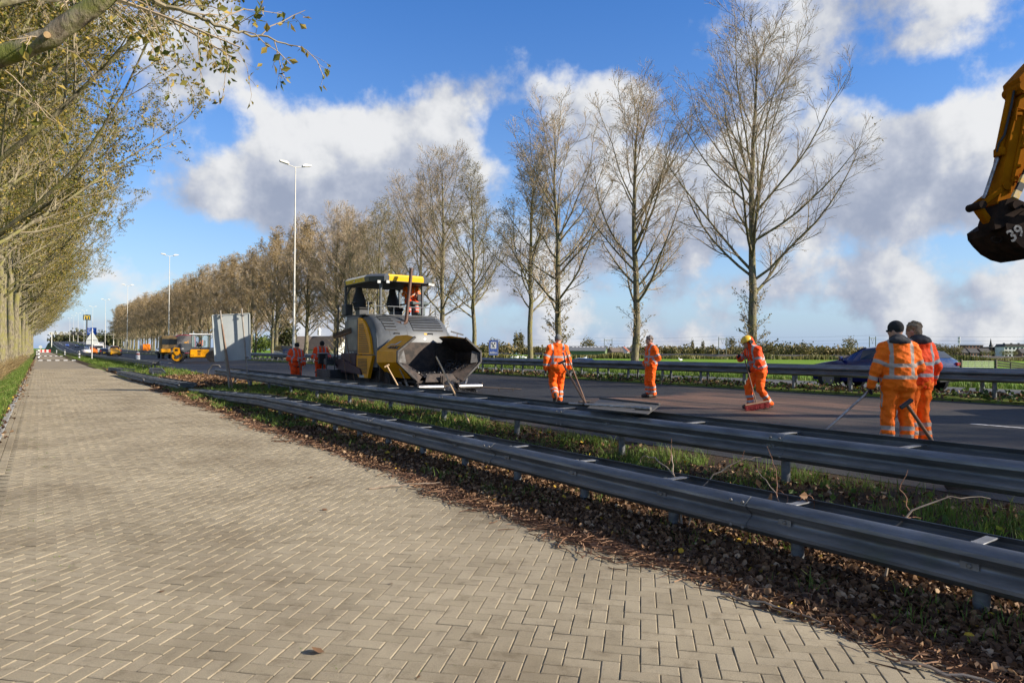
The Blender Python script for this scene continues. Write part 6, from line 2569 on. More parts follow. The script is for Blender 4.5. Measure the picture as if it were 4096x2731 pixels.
# feeder truck behind the roller
e = empty('feeder_truck', (16.0, 107, gz(16, 107)), 0, 'ochre lorry with dark red-rimmed tank body behind the road roller', 'truck')
m = MB()
m.bbox((-1.0, 0.6, 1.9), (2.3, 1.9, 2.6), 0.25)
m.build('cab', mat('ochre_paint', (0.24, 0.16, 0.055), (0.20, 0.13, 0.05), scale=2, rough=0.5), e)
m = MB()
m.box((-1.0, -0.36, 2.35), (1.9, 0.02, 0.8))
m.build('windscreen', M_glassk, e)
m = MB()
prof = []
for i in range(20):
    a = 2*PI*i/20
    prof.append((1.35*math.copysign(abs(math.cos(a))**0.5, math.cos(a)), 2.05+1.30*math.copysign(abs(math.sin(a))**0.5, math.sin(a))))
m.prism([(p[0]+1.0, p[1]) for p in prof], 'y', -0.2, 6.0, True)
tk = m.build('tank', mat('tank_grey', (0.10, 0.095, 0.095), rough=0.5), e)
m = MB()
m.prism([(p[0]*1.03+1.0, 2.05+(p[1]-2.05)*1.03) for p in prof], 'y', -0.30, -0.12, True)
m.build('rim', mat('dark_red_paint', (0.30, 0.03, 0.05), rough=0.4), tk)
m = MB()
m.prism([(p[0]*0.94+1.0, 2.05+(p[1]-2.05)*0.94) for p in prof], 'y', -0.315, -0.30, True)
m.build('end_panel', MATS['tank_grey'], tk)
for x in (-1.7, -0.3, 0.6, 1.9):
    for y in (0.4, 4.5):
        m = MB()
        m.cyl((x-0.14, y, 0.5), (x+0.14, y, 0.5), 0.5, n=16)
        m.build('wheel', M_tyre, e)
m = MB()
m.bbox((-1.6, -0.9, 1.1), (1.2, 0.8, 0.5), 0.05)
m.build('bumper', M_yel, e)

# ---- excavator: bucket arm reaching into the picture
EXO = Vector((0.565*13+0.825*9.2, 0.825*13-0.565*9.2, 0))
M_exy = mat('excavator_yellow', (0.34, 0.115, 0.002), (0.25, 0.08, 0.002), scale=2.5, rough=0.85, spec=0.04)
M_exd = mat('bucket_steel', (0.014, 0.010, 0.009), (0.036, 0.022, 0.016), scale=4, rough=0.9, spec=0.08)
ex = empty('excavator', (EXO.x, EXO.y, 0.0), -YAW, 'yellow excavator whose arm and black bucket hang in from the right', 'excavator')


def side_plate(m, poly, y0, y1):
    m.prism(poly, 'y', y0, y1)


m = MB()
side_plate(m, [(-0.17, 4.56), (-0.10, 4.50), (0.16, 4.52), (0.24, 4.70), (1.30, 6.75), (1.05, 7.25), (0.60, 7.05), (0.28, 6.55), (0.10, 5.9)], -0.17, 0.17)
stk = m.build('stick', M_exy, ex)
for pts, r in (([(0.05, -0.19, 4.75), (0.22, -0.19, 5.6), (0.36, -0.19, 6.3)], 0.022), ([(0.13, -0.19, 5.05), (0.30, -0.19, 5.8), (0.46, -0.19, 6.3)], 0.016), ([(0.36, -0.19, 6.3), (0.18, -0.2, 6.33), (0.16, -0.2, 6.1)], 0.02)):
    m = MB()
    m.tube(pts, r, 6)
    m.build('hydraulic_pipe', M_exy, stk)
for (x, z) in ((0.14, 4.98), (0.20, 5.25), (0.28, 5.62), (0.33, 5.95), (0.22, 6.22)):
    m = MB()
    m.bbox((x, -0.19, z), (0.12, 0.05, 0.06), 0.01)
    m.build('clamp', M_exy, stk)
m = MB()
m.cyl((0.27, -0.19, 5.07), (0.27, -0.24, 5.07), 0.045, n=12)
m.cyl((0.20, -0.19, 4.95), (0.20, -0.23, 4.95), 0.035, n=10)
m.build('valve_wheel', M_tail, stk)
m = MB()
side_plate(m, [(0.26, 6.62), (0.42, 6.58), (2.9, 8.7), (6.2, 2.6), (6.9, 2.5), (6.6, 3.4), (3.1, 9.6), (2.6, 9.5), (0.22, 6.90)], -0.22, 0.22)
bm_o = m.build('boom', M_exy, ex)
m = MB()
m.cyl((0.31, -0.24, 6.74), (0.31, 0.24, 6.74), 0.10, n=16)
m.build('pin', M_exy, bm_o)
m = MB()
m.cyl((0.23, 0, 6.70), (-0.03, 0, 5.47), 0.075, n=14)
cy_ = m.build('bucket_cylinder', M_exy, ex)
m = MB()
m.cyl((-0.03, 0, 5.47), (-0.30, 0, 4.68), 0.036, n=12)
m.build('rod', M_stl, cy_)
m = MB()
m.tube([(0.22, -0.08, 6.70), (0.14, -0.10, 6.35), (0.02, -0.10, 5.85), (-0.08, -0.09, 5.70), (-0.09, -0.06, 5.55)], 0.022, 7)
m.build('hose', M_blk, cy_)
m = MB()
m.bbox((-0.02, -0.03, 5.55), (0.13, 0.20, 0.16), 0.02)
m.build('valve_block', M_exy, cy_)
for y in (-0.16, 0.16):
    m = MB()
    a, b = Vector((-0.45, y, 4.53)), Vector((0.0, y, 4.88))
    rot = Matrix.Rotation(-math.atan2(0.35, 0.45), 3, 'Y')
    m.bbox((a+b)/2, ((b-a).length+0.06, 0.05, 0.10), 0.02, rot)
    m.cyl((0.0, y-0.05, 4.88), (0.0, y+0.05, 4.88), 0.08, n=14)
    m.build('rocker', M_exy, ex)
m = MB()
m.cyl((-0.45, -0.2, 4.53), (-0.45, 0.2, 4.53), 0.075, n=14)
m.build('pin', M_exd, ex)
m = MB()
a, b = Vector((-0.42, 0, 4.50)), Vector((-0.20, 0, 4.20))
m.bbox((a+b)/2, ((b-a).length+0.1, 0.20, 0.10), 0.02, Matrix.Rotation(math.atan2(0.30, 0.22), 3, 'Y'))
m.build('link', M_exy, ex)
# bucket with ears, lifting eye and painted number
m = MB()
side_plate(m, [(-0.13, 4.60), (0.10, 4.66), (0.35, 4.55), (0.45, 4.30), (0.2, 4.20), (-0.10, 4.10), (-0.24, 4.06), (-0.27, 4.22)], -0.22, 0.22)
ear = m.build('coupler', M_exd, ex)
for y in (-0.24, 0.235):
    m = MB()
    m.cyl((0.12, y, 4.53), (0.12, y+0.01, 4.53), 0.06, n=12)
    m.build('pin', mat('pin_red', (0.25, 0.05, 0.03), rough=0.6), ear)
prof = [(-0.06, 4.16), (0.30, 4.42), (1.20, 4.30), (1.34, 4.16), (0.90, 3.62), (0.62, 3.58), (0.42, 3.63), (0.22, 3.74), (0.06, 3.90), (-0.04, 4.03)]
m = MB()
m.prism(prof, 'y', -0.24, 0.86)
bk_ = m.build('bucket', M_exd, ex)
m = MB()
t = [(-0.075+0.10*math.cos(a), -0.02, 3.90+0.06*math.sin(a)) for a in [2*PI*i/12 for i in range(13)]]
m.tube(t, 0.022, 6)
m.build('lifting_eye', M_exd, bk_)
text_obj('lettering', '39', 0.32, mat('chalky_paint', (0.34, 0.33, 0.32), (0.12, 0.11, 0.10), scale=16, rough=0.9), (0.12, -0.246, 3.98), (0.82, 0, 0.56), (-0.56, 0, 0.82), bk_, bold=0.006)
# hazard-striped guard bar in front of the stick
m = MB()
for i in range(10):
    a, b = Vector((0.06, -0.30, 4.62)).lerp(Vector((0.70, -0.30, 6.0)), i/10), Vector((0.06, -0.30, 4.62)).lerp(Vector((0.70, -0.30, 6.0)), (i+1)/10)
    m.mi = i % 2
    d = (b-a)
    m.bbox((a+b)/2, (d.length, 0.07, 0.12), 0.004, Matrix.Rotation(-math.atan2(d.z, d.x), 3, 'Y'))
m.build('guard_bar', [mat('worn_yellow', (0.72, 0.42, 0.05), (0.55, 0.45, 0.30), scale=14, rough=0.6), M_blk], ex)
m = MB()
m.cyl((0.10, -0.32, 4.50), (0.10, 0.32, 4.50), 0.085, n=14)
m.cyl((0.18, -0.33, 4.47), (0.62, -0.33, 4.40), 0.035, n=10)
m.build('pivot_tube', M_exd, ex)
# machine outside the frame
m = MB()
m.bbox((7.3, 0.4, 2.2), (3.4, 2.5, 1.5), 0.15)
m.build('upper_body', M_exy, ex)
m = MB()
m.bbox((6.3, -0.75, 3.1), (1.4, 0.95, 1.5), 0.1)
m.build('cab', M_glassk, ex)
for y in (-0.95, 0.95):
    m = MB()
    pr_ = []
    for i in range(12):
        a = PI/2+PI*i/11
        pr_.append((5.6+0.45*math.cos(a), 0.93+0.45*math.sin(a)))
    for i in range(12):
        a = -PI/2+PI*i/11
        pr_.append((9.0+0.45*math.cos(a), 0.93+0.45*math.sin(a)))
    m.prism(pr_, 'y', y-0.28, y+0.28)
    m.build('track', MATS['track_rubber'], ex)
m = MB()
m.cyl((7.3, 0, 1.0), (7.3, 0, 1.5), 0.7, n=20)
m.build('turntable', M_dgr, ex)

# ------------------------------------------------------------------ lamp posts
M_lamp = mat('lamp_paint', (0.66, 0.64, 0.58), (0.58, 0.56, 0.50), scale=2, rough=0.5)
M_lampg = mat('lamp_glass', (0.72, 0.72, 0.70), rough=0.2)


def lamp_meshes():
    m = MB()
    m.cyl((0, 0, -0.3), (0, 0, 2.3), 0.16, 0.15, n=16)
    m.cyl((0, 0, 2.3), (0, 0, 2.45), 0.15, 0.115, n=16)
    m.cyl((0, 0, 2.45), (0, 0, 8), 0.115, 0.10, n=14)
    m.cyl((0, 0, 8), (0, 0, 8.1), 0.10, 0.085, n=14)
    m.cyl((0, 0, 8.1), (0, 0, 19.7), 0.085, 0.045, n=12)
    pole = m.mesh('pole', M_lamp)
    m = MB()
    m.tube([(-1.1, 0, 19.85), (-0.2, 0, 19.65), (0, 0, 19.6), (0.2, 0, 19.65), (1.1, 0, 19.85)], 0.04, 8)
    arm = m.mesh('arm', M_lamp)
    h_ = []
    for s in (-1, 1):
        m = MB()
        m.prism([(s*0.7, 19.80), (s*1.62, 19.97), (s*1.60, 20.09), (s*0.95, 20.10), (s*0.7, 19.95)], 'y', -0.17, 0.17)
        h_.append(m.mesh('lamp_head', M_lamp))
    m = MB()
    m.box((0, 0, 0), (0.6, 0.26, 0.05))
    return pole, arm, h_, m.mesh('lamp_glass', M_lampg)


LP, LA, LH, LG = lamp_meshes()
lamp_lab = {0: 'tall white double-headed lamp post rising behind the workers near the paver', 1: 'tall white double-headed lamp post just left of the road roller', 2: 'double-headed lamp post, third one along the median', 3: 'double-headed lamp post, fourth one along the median'}
for k, y in enumerate([70, 152, 231, 313, 392, 470, 545, 620, 700]):
    z = gz(21.2, y)
    e = empty('lamp_post', (21.2, y, z), 0.04, lamp_lab.get(k, 'distant double-headed lamp post, %s one along the median' % ['', '', '', '', 'fifth', 'sixth', 'seventh', 'eighth', 'ninth'][k]), 'lamp post', 'lamp posts along the median')
    for nm, me in (('pole', LP), ('arm', LA), ('lamp_head', LH[0]), ('lamp_head', LH[1])):
        o = bpy.data.objects.new(nm, me)
        link(o, e)
        if nm == 'lamp_head':
            g = bpy.data.objects.new('lamp_glass', LG)
            link(g, o)
            s = -1 if me is LH[0] else 1
            g.location = (s*1.22, 0, 19.885)
            g.rotation_euler = (0, -s*0.18, 0)

# ------------------------------------------------------------------ signs
M_aluback = mat('sign_back', (0.40, 0.43, 0.43), (0.36, 0.39, 0.39), scale=3, rough=0.55, metal=0.0)
M_postg = mat('post_grey', (0.30, 0.27, 0.23), (0.22, 0.19, 0.16), scale=6, rough=0.7)
e = empty('road_sign_board', (0, 0, 0), 0, 'big grey back of a road sign board leaning on braced posts between the rails', 'road sign')
K = 0.955
def Q(x, y, z):
    return Vector((x*K, y*K, 1.75+(z-1.75)*K))
c1, c2, c3, c4 = Q(6.05, 31.42, 3.19), Q(7.46, 30.96, 3.30), Q(7.52, 30.96, 1.34), Q(6.17, 31.37, 1.24)
nrm = (c2-c1).cross(c4-c1).normalized()
if nrm.y > 0:
    nrm = -nrm
m = MB()
plate(m, [c1, c2, c3, c4], 0.012, -nrm)
m.build('panel', M_aluback, e)
m = MB()
cs = [c1, c2, c3, c4]
for a, b in zip(cs, cs[1:]+cs[:1]):
    m.tube([a+nrm*0.012, b+nrm*0.012], 0.022, 6)
m.build('frame', M_aluback, e)
fr = nrm*0.07
for a, b, mm_ in ((Q(6.34, 31.26, 3.4), Q(6.72, 31.10, 0.06), M_postg), (Q(6.42, 31.26, 2.83)+nrm*0.06, Q(6.88, 31.19, 0.03)+nrm*0.22, mat('post_rust', (0.26, 0.17, 0.11), (0.20, 0.13, 0.09), scale=5, rough=0.7)), (Q(7.14, 30.96, 3.51), Q(7.44, 30.78, 0.02), M_postg)):
    m = MB()
    m.cyl(a+fr, b+fr, 0.035, n=10)
    m.build('post', mm_, e)
for p in (Q(6.37, 31.27, 3.15), Q(6.59, 31.17, 1.30), Q(7.17, 30.93, 3.2), Q(7.34, 30.82, 1.42)):
    m = MB()
    m.bbox(p+nrm*0.05, (0.14, 0.10, 0.05), 0.01, Matrix.Rotation(-YAW, 3, 'Z'))
    m.build('clamp', M_zinc, e)
# blue food sign beyond the road
M_sblue = mat('sign_blue', (0.010, 0.075, 0.36), rough=0.4)
e = empty('food_sign', (34.5, 53.4, gz(34.5)), -YAW, 'blue motorway sign with crossed cutlery symbol and 600m', 'road sign')
gz0 = gz(34.5)
def fs(z):
    return z-gz0
m = MB()
m.bbox((0, 0, fs(2.05)), (0.86, 0.03, 1.40), 0.012)
pn_ = m.build('panel', M_sblue, e)
m = MB()
for (a, b) in (((-0.40, fs(2.72)), (0.40, fs(2.72))), ((-0.40, fs(1.80)), (0.40, fs(1.80))), ((-0.40, fs(1.40)), (0.40, fs(1.40))), ((-0.40, fs(1.40)), (-0.40, fs(2.72))), ((0.40, fs(1.40)), (0.40, fs(2.72)))):
    m.tube([(a[0], -0.019, a[1]), (b[0], -0.019, b[1])], 0.010, 4)
m.build('border', M_wht, pn_)
m = MB()
m.bbox((0, -0.018, fs(2.27)), (0.52, 0.008, 0.62), 0.003)
m.build('white_field', M_wht, pn_)
m = MB()
for s in (-1, 1):
    m.tube([(s*0.13, -0.027, fs(2.07)), (-s*0.11, -0.027, fs(2.42))], 0.018, 5)
    m.sphere((-s*0.13, -0.027, fs(2.46)), (0.055, 0.010, 0.085), 10, 8)
m.build('cutlery_symbol', M_blk, pn_)
text_obj('lettering', '600m', 0.30, M_wht, (0, -0.020, fs(1.59)), (1, 0, 0), (0, 0, 1), pn_, bold=0.004)
m = MB()
m.cyl((0.02, 0.04, -0.1), (0.02, 0.04, fs(2.6)), 0.04, n=8)
m.build('post', M_postg, e)
# triangular warning sign seen from behind
e = empty('warning_sign', (6.35, 118, 0.1), 0, 'white-backed triangular warning sign with plate below on a white pole', 'road sign')
m = MB()
plate(m, [(-0.75, 0, 2.9), (0.75, 0, 2.9), (0, 0, 4.2)], 0.03, (0, 1, 0))
m.build('triangle', M_aluback, e)
m = MB()
m.bbox((0, 0.01, 2.55), (1.5, 0.03, 0.55), 0.01)
m.build('plate', M_aluback, e)
m = MB()
m.cyl((0, -0.06, -0.2), (0, -0.06, 4.6), 0.06, n=10)
m.build('pole', M_lamp, e)
# restaurant pylon with golden arches
e = empty('pylon_sign', (28.8, 600, 3.0), 0.0, 'tall restaurant pylon sign with golden arches on a dark panel', 'sign')
m = MB()
m.cyl((0, 0, 0), (0, 0, 24), 0.45, n=12)
m.build('pole', M_dgr, e)
m = MB()
m.bbox((0, -0.3, 21.8), (5.0, 0.6, 4.0), 0.05)
pn_ = m.build('panel', mat('pylon_dark', (0.035, 0.040, 0.028), rough=0.5), e)
m = MB()
for s in (-1, 1):
    pts = []
    for i in range(17):
        a = PI*i/16
        pts.append((s*0.82+0.80*math.cos(a), -0.66, 20.4+2.6*math.sin(a)**0.75))
    m.tube(pts, 0.16, 6)
m.build('arches', mat('arch_gold', (0.80, 0.52, 0.01), rough=0.5), pn_)
# gantry with lane signals and the blue direction sign
e = empty('sign_gantry', (0, 455, rise(455)), 0, 'white sign gantry with lane signal boxes and blue direction sign over the motorway', 'gantry')
m = MB()
for z in (6.6, 7.6):
    m.box((20, 0, z), (32, 0.18, 0.18))
for x in np.arange(4.5, 36, 1.75):
    m.box((x, 0, 7.1), (0.1, 0.1, 1.0))
m.build('truss', M_lamp, e)
for x in (5.5, 35.0):
    m = MB()
    m.bbox((x, 0, 3.6), (0.4, 0.4, 8.2), 0.03)
    m.build('leg', M_lamp, e)
for x in (15.5, 18.6):
    m = MB()
    m.bbox((x, -0.3, 7.2), (2.0, 0.4, 1.6), 0.05)
    m.build('signal_box', M_blk, e)
m = MB()
m.bbox((24.3, -0.3, 8.6), (4.4, 0.15, 4.0), 0.05)
sg = m.build('direction_sign', mat('direction_blue', (0.012, 0.10, 0.50), rough=0.4), e)
for i, (w, z) in enumerate(((1.2, 10.2), (2.6, 9.3), (2.9, 8.7), (2.5, 8.1), (2.8, 7.5))):
    m = MB()
    m.box((24.3-1.9+w/2, -0.385, z), (w, 0.01, 0.22))
    m.build('text_line', M_wht, sg)
# bollards, speed humps, barrier and lane sign at the far end of the lane
M_bw1, M_bw2 = mat('bollard_white', (0.75, 0.75, 0.73), rough=0.6), M_blk
def bollard(x, y, lab):
    e_ = empty('bollard', (x, y, 0), 0, lab, 'bollard', 'black and white bollards at the humps')
    for i in range(5):
        q = MB()
        q.cyl((0, 0, i*0.25), (0, 0, i*0.25+0.25), 0.13, n=12)
        q.build('band', M_bw2 if i % 2 == 0 else M_bw1, e_)
    q = MB()
    q.cyl((0, 0, 1.25), (0, 0, 1.32), 0.13, 0.10, n=12)
    q.build('cap', M_bw1, e_)
bollard(-0.1, 131, 'black and white banded bollard on the left side of the nearest speed hump')
bollard(5.3, 131, 'black and white banded bollard on the right side of the nearest speed hump')
bollard(-0.5, 196, 'smaller banded bollard at the left of the second speed hump')
bollard(5.0, 196, 'smaller banded bollard at the right of the second speed hump')
bollard(4.6, 268, 'farthest banded bollard by the red and white barrier')
def hump(y, lab):
    e_ = empty('speed_hump', (2.4, y, 0.0), 0, lab, 'speed hump')
    for i in range(10):
        q = MB()
        q.M = Matrix.Translation((-2.25+0.5*i, 0, 0))
        q.prism([(-0.3, 0.0), (-0.12, 0.07), (0.12, 0.07), (0.3, 0.0)], 'x', -0.24, 0.24)
        q.build('segment', M_blk if i % 2 else M_bw1, e_)
hump(119, 'black and white rubber speed hump across the lane, nearest one')
hump(188, 'second black and white speed hump farther along the lane')
e = empty('road_barrier', (1.6, 330, 0), 0, 'red and white plank barrier closing the far end of the lane', 'barrier')
for z in (0.45, 1.0):
    for i in range(6):
        m = MB()
        m.box((-1.75+0.7*i, 0, z), (0.7, 0.06, 0.35))
        m.build('board', mat('barrier_red', (0.60, 0.03, 0.03), rough=0.5) if i % 2 else M_bw1, e)
for x in (-1.9, 1.9):
    m = MB()
    m.box((x, 0.06, 0.65), (0.1, 0.06, 1.3))
    m.build('leg', M_blk, e)
e = empty('round_sign', (0.35, 326, 0), 0, 'pale round sign back above the barrier', 'road sign')
m = MB()
m.cyl((0, 0, 2.3), (0, 0.03, 2.3), 0.6, n=24)
m.build('disc', M_aluback, e)
m = MB()
m.cyl((0, 0.06, 0), (0, 0.06, 2.7), 0.05, n=8)
m.build('pole', M_lamp, e)
# white and red water can on the road edge
e = empty('water_can', (10.1, 97, gz(10.1)), 0, 'white and red cylindrical can standing on the road edge left of the roller', 'can')
m = MB()
m.cyl((0, 0, 0), (0, 0, 0.62), 0.24, n=18)
m.cyl((0, 0, 0.62), (0, 0, 0.72), 0.24, 0.20, n=18)
m.build('body', M_wht, e)
m = MB()
m.cyl((0, 0, 0.72), (0, 0, 0.92), 0.21, n=18)
m.build('band', mat('can_red', (0.35, 0.06, 0.04), rough=0.6), e)
m = MB()
m.sphere((0, 0, 0.92), (0.20, 0.20, 0.12), 14, 6, 0.0)
m.cyl((0, 0, 1.02), (0.03, 0, 1.22), 0.02, n=6)
m.build('lid', M_wht, e)
# bent rubber hose sticking out of the verge
e = empty('drain_pipe', (8.05, 43.0, 0.22), 0, 'bent grey pipe end sticking up from the verge', 'pipe')
m = MB()
m.tube([(0, 0, -0.1), (0.05, -0.05, 0.35), (0.25, -0.2, 0.62), (0.55, -0.35, 0.60), (0.62, -0.40, 0.48)], 0.055, 10)
m.build('pipe', mat('pipe_grey', (0.09, 0.085, 0.08), rough=0.6), e)
# ------------------------------------------------------------------ far background
rf = np.random.default_rng(17)


def blob_cloud(rng, c, r, n, size):
    """leaf-sized faces filling a rounded crown"""
    v = rng.normal(size=(n, 3))
    v /= np.linalg.norm(v, axis=1, keepdims=True)
    rad = rng.random(n)**0.40
    lump = 1+0.22*np.sin(v[:, 0]*5+c[0])*np.cos(v[:, 2]*4+c[1])+0.15*np.sin(v[:, 1]*9+c[1]*2)
    P = v*rad[:, None]*lump[:, None]*np.array(r)+np.array(c)
    return leaf_quads(rng, P, size, 0.1, 0.9)


ML_far = leaf_mat('far_foliage', [(0.0, (0.075, 0.075, 0.026)), (0.35, (0.13, 0.115, 0.04)), (0.7, (0.20, 0.155, 0.06)), (1.0, (0.28, 0.20, 0.085))], trans=0.2)
ML_far2 = leaf_mat('far_foliage_dark', [(0.0, (0.030, 0.040, 0.014)), (0.5, (0.060, 0.066, 0.022)), (1.0, (0.11, 0.095, 0.035))], trans=0.2)
ML_reed = leaf_mat('reed_blade', [(0.0, (0.09, 0.10, 0.026)), (0.5, (0.165, 0.155, 0.045)), (1.0, (0.25, 0.20, 0.075))], trans=0.2)


def at_px(px_, d):
    r = (px_-2048)/2760.0
    return (d*(math.sin(YAW)+r*math.cos(YAW)), d*(math.cos(YAW)-r*math.sin(YAW)))


# the belt of bushes and trees behind the railway, one mass
Vs, Fs, vr, b0 = [], [], [], 0
for px_ in np.arange(1500, 4200, 9.0):
    d = rf.uniform(390, 500)
    if 3780 < px_ < 4200:
        d += 120
    x, y = at_px(px_, d)
    hgt = rf.uniform(2.6, 5.2)*(1.25 if 2950 < px_ < 3350 else 1.0)
    if rf.random() < 0.12:
        hgt *= 1.5
    v, f = blob_cloud(rf, (x, y, hgt*0.55-0.3), (hgt*rf.uniform(0.6, 1.0), hgt*0.8, hgt*0.62), 170, 1.25)
    Vs.append(v)
    Fs.append(f+b0)
    vr.append(np.full(len(f), rf.random())*0.6+rf.random(len(f))*0.4)
    b0 += len(v)
o = bpy.data.objects.new('treeline', arr_mesh('treeline', np.vstack(Vs), 4, np.vstack(Fs), ML_far, var=np.concatenate(vr)))
link(o)
tag(o, 'far belt of brown-green bushes and trees behind the railway', 'treeline', kind='stuff')
# dark wood beyond the bridge on the left
Vs, Fs, vr, b0 = [], [], [], 0
for k in range(70):
    px_ = rf.uniform(225, 470)
    d = rf.uniform(620, 800)
    x, y = at_px(px_, d)
    hgt = rf.uniform(9, 16)
    v, f = blob_cloud(rf, (x, y, 4+hgt*0.45), (hgt*0.6, hgt*0.6, hgt*0.6), 150, 2.4)
    Vs.append(v)
    Fs.append(f+b0)
    vr.append(rf.random(len(f)))
    b0 += len(v)
o = bpy.data.objects.new('distant_wood', arr_mesh('distant_wood', np.vstack(Vs), 4, np.vstack(Fs), ML_far2, var=np.concatenate(vr)))
link(o)
tag(o, 'dark distant wood beyond the motorway bridge', 'wood', kind='stuff')


# reed strip along the ditch, one mass of blades
A, B = np.array([62.0, 222.0]), np.array([300.0, 47.0])
n = 16000
t = rf.random(n)
across = rf.normal(0, 1.6, n)
dirv_ = (B-A)/np.linalg.norm(B-A)
nrm_ = np.array([dirv_[1], -dirv_[0]])
XY = A+(B-A)*t[:, None]+nrm_*across[:, None]
hgt = (0.85+0.5*rf.random(n))*(1+0.25*np.sin(t*90)+0.2*np.sin(t*37+1))
base = np.column_stack([XY, np.full(n, -0.4)])
ang = rf.random(n)*6.28
w = 0.16*np.column_stack([np.cos(ang), np.sin(ang), np.zeros(n)])
top = base+np.column_stack([rf.normal(0, 0.2, n), rf.normal(0, 0.2, n), hgt])
V = np.stack([base-w, base+w, top+w*0.7, top-w*0.7], 1).reshape(-1, 3)
o = bpy.data.objects.new('reed_belt', arr_mesh('reed_belt', V, 4, np.arange(4*n).reshape(n, 4), ML_reed, var=np.clip(0.35+0.25*np.sin(t*60)+rf.normal(0, 0.25, n), 0, 1)))
link(o)
tag(o, 'long belt of olive reeds along the far edge of the meadow', 'reeds', kind='stuff')

# railway embankment with overhead line portals
M_rail_e = mat('ballast', (0.10, 0.085, 0.07), (0.15, 0.125, 0.10), scale=1.0, rough=0.9)
pts = [(228, 470), (244, 348), (246, 270), (254, 203), (282, 150), (330, 80), (420, -40)]
m = MB()
rings = []
for (x, y) in pts:
    rings.append([(x-5, y, -0.4), (x-3, y, 0.9), (x+3, y, 0.9), (x+5, y, -0.4)])
m.loft(rings, False, True)
o = m.build('railway_embankment', M_rail_e)
o['kind'] = 'structure'
M_port = mat('portal_green', (0.09, 0.115, 0.095), rough=0.6)
labs = ['overhead-line portal of the railway between the food sign and the walking worker', 'overhead-line portal of the railway by the long barn', 'overhead-line portal of the railway left of the sweeping worker', 'overhead-line portal of the railway above the blue car', 'overhead-line portal of the railway beyond the right edge']
for k, (x, y) in enumerate(pts[1:6]):
    e = empty('catenary_portal', (x, y, 0.0), 0.1, labs[k], 'railway portal', 'railway portals')
    for s in (-1, 1):
        m = MB()
        m.cyl((s*3.0, 0, -0.3), (s*3.0, 0, 8.6), 0.17, n=6)
        m.build('mast', M_port, e)
    m = MB()
    m.box((0, 0, 7.9), (6.0, 0.16, 0.26))
    m.build('beam', M_port, e)
    m = MB()
    m.tube([(-1.3, 0, 7.8), (0, 0, 5.6), (1.3, 0, 7.8)], 0.07, 4)
    m.build('hanger', M_port, e)
M_wire = mat('wire_dark', (0.16, 0.17, 0.18), rough=0.5)
wl = ['upper contact wire strung between the railway portals', 'middle wire strung between the railway portals', 'lowest wire strung between the railway portals']
for k, (z, dx) in enumerate(((9.0, -3.0), (7.4, 0.0), (5.8, 0.0))):
    e = empty('overhead_wire', (0, 0, 0), 0, wl[k], 'wire', 'railway overhead wires')
    for (xa, ya), (xb, yb) in zip(pts[1:], pts[2:6]):
        m = MB()
        P = []
        for i in range(9):
            f = i/8
            P.append((xa+(xb-xa)*f+dx, ya+(yb-ya)*f, z-0.7*math.sin(math.pi*f)*(1 if k < 2 else 0.2)))
        m.tube(P, 0.035, 4)
        m.build('span', M_wire, e)

# single trees standing out above the belt
def far_tree(px_, d, H, rx, label, col=None, n=900, columnar=False, thin=0.0, size=None, name='far_tree'):
    x, y = at_px(px_, d)
    e = empty(name, (x, y, -0.4), 0, label, 'tree')
    rng = np.random.default_rng(int(px_))
    m = MB()
    m.tube([(0, 0, 0), (0.1, 0, H*0.35), (0, 0.1, H*0.85)], [H*0.025, H*0.018, H*0.006], 6)
    for k in range(7):
        a = k*2.4
        m.tube([(0, 0, H*(0.25+0.06*k)), (math.cos(a)*rx*0.5, math.sin(a)*rx*0.5, H*(0.45+0.06*k)), (math.cos(a)*rx*0.8, math.sin(a)*rx*0.8, H*(0.6+0.05*k))], [H*0.010, H*0.006, H*0.003], 4)
    m.build('trunk', M_bark, e)
    rz_ = H*0.46 if columnar else H*0.36
    v, f = blob_cloud(rng, (0, 0, H-rz_), (rx, rx, rz_), n, size or max(0.35, H*0.06))
    o_ = bpy.data.objects.new('crown', arr_mesh('crown', v, 4, f, col or ML_far, var=rng.random(len(f))))
    link(o_, e)
    return e


far_tree(2065, 430, 13.5, 1.7, 'left one of the two pointed poplars by the farm behind the food sign', columnar=True)
far_tree(2084, 432, 14.0, 1.7, 'right one of the two pointed poplars by the farm behind the food sign', columnar=True)
far_tree(1978, 420, 10.5, 3.6, 'round-headed tree just behind the food sign', n=500)
far_tree(2355, 400, 10.5, 4.2, 'spreading round tree rising over the long barn roof', n=500)
far_tree(3400, 380, 11.5, 4.2, 'lone round tree standing over the belt above the blue car bonnet', n=420)
far_tree(2770, 420, 10.0, 1.1, 'thin pointed poplar in the belt behind the standing worker', columnar=True, n=400)
far_tree(2812, 420, 9.6, 1.1, 'thin pointed poplar right of the other one in the belt', columnar=True, n=400)
far_tree(2925, 400, 11.5, 3.4, 'bare broad tree beside the railway portal left of the sweeper', n=420)
for k, px_ in enumerate((3745, 3775, 3805, 3830)):
    far_tree(px_, 395, 8.0-0.4*k, 3.6, ['broad brown tree', 'second broad brown tree', 'third broad brown tree', 'last broad brown tree'][k]+' beside the village, counted from the workers', n=700)
for k, px_ in enumerate((3938, 3966, 4012, 4030, 4058)):
    far_tree(px_, 385, 4.2, 1.9, 'pollard willow number %s along the village edge' % ['one', 'two', 'three', 'four', 'five'][k], n=260, col=ML_reed)
far_tree(1140, 150, 9.5, 3.0, 'dark green conifer behind the heavy-set worker', col=ML_far2, n=1500, columnar=True, size=0.5)
far_tree(1372, 165, 7.0, 3.2, 'olive round willow right of the white gabled house', col=ML_reed, n=1300, size=0.4)
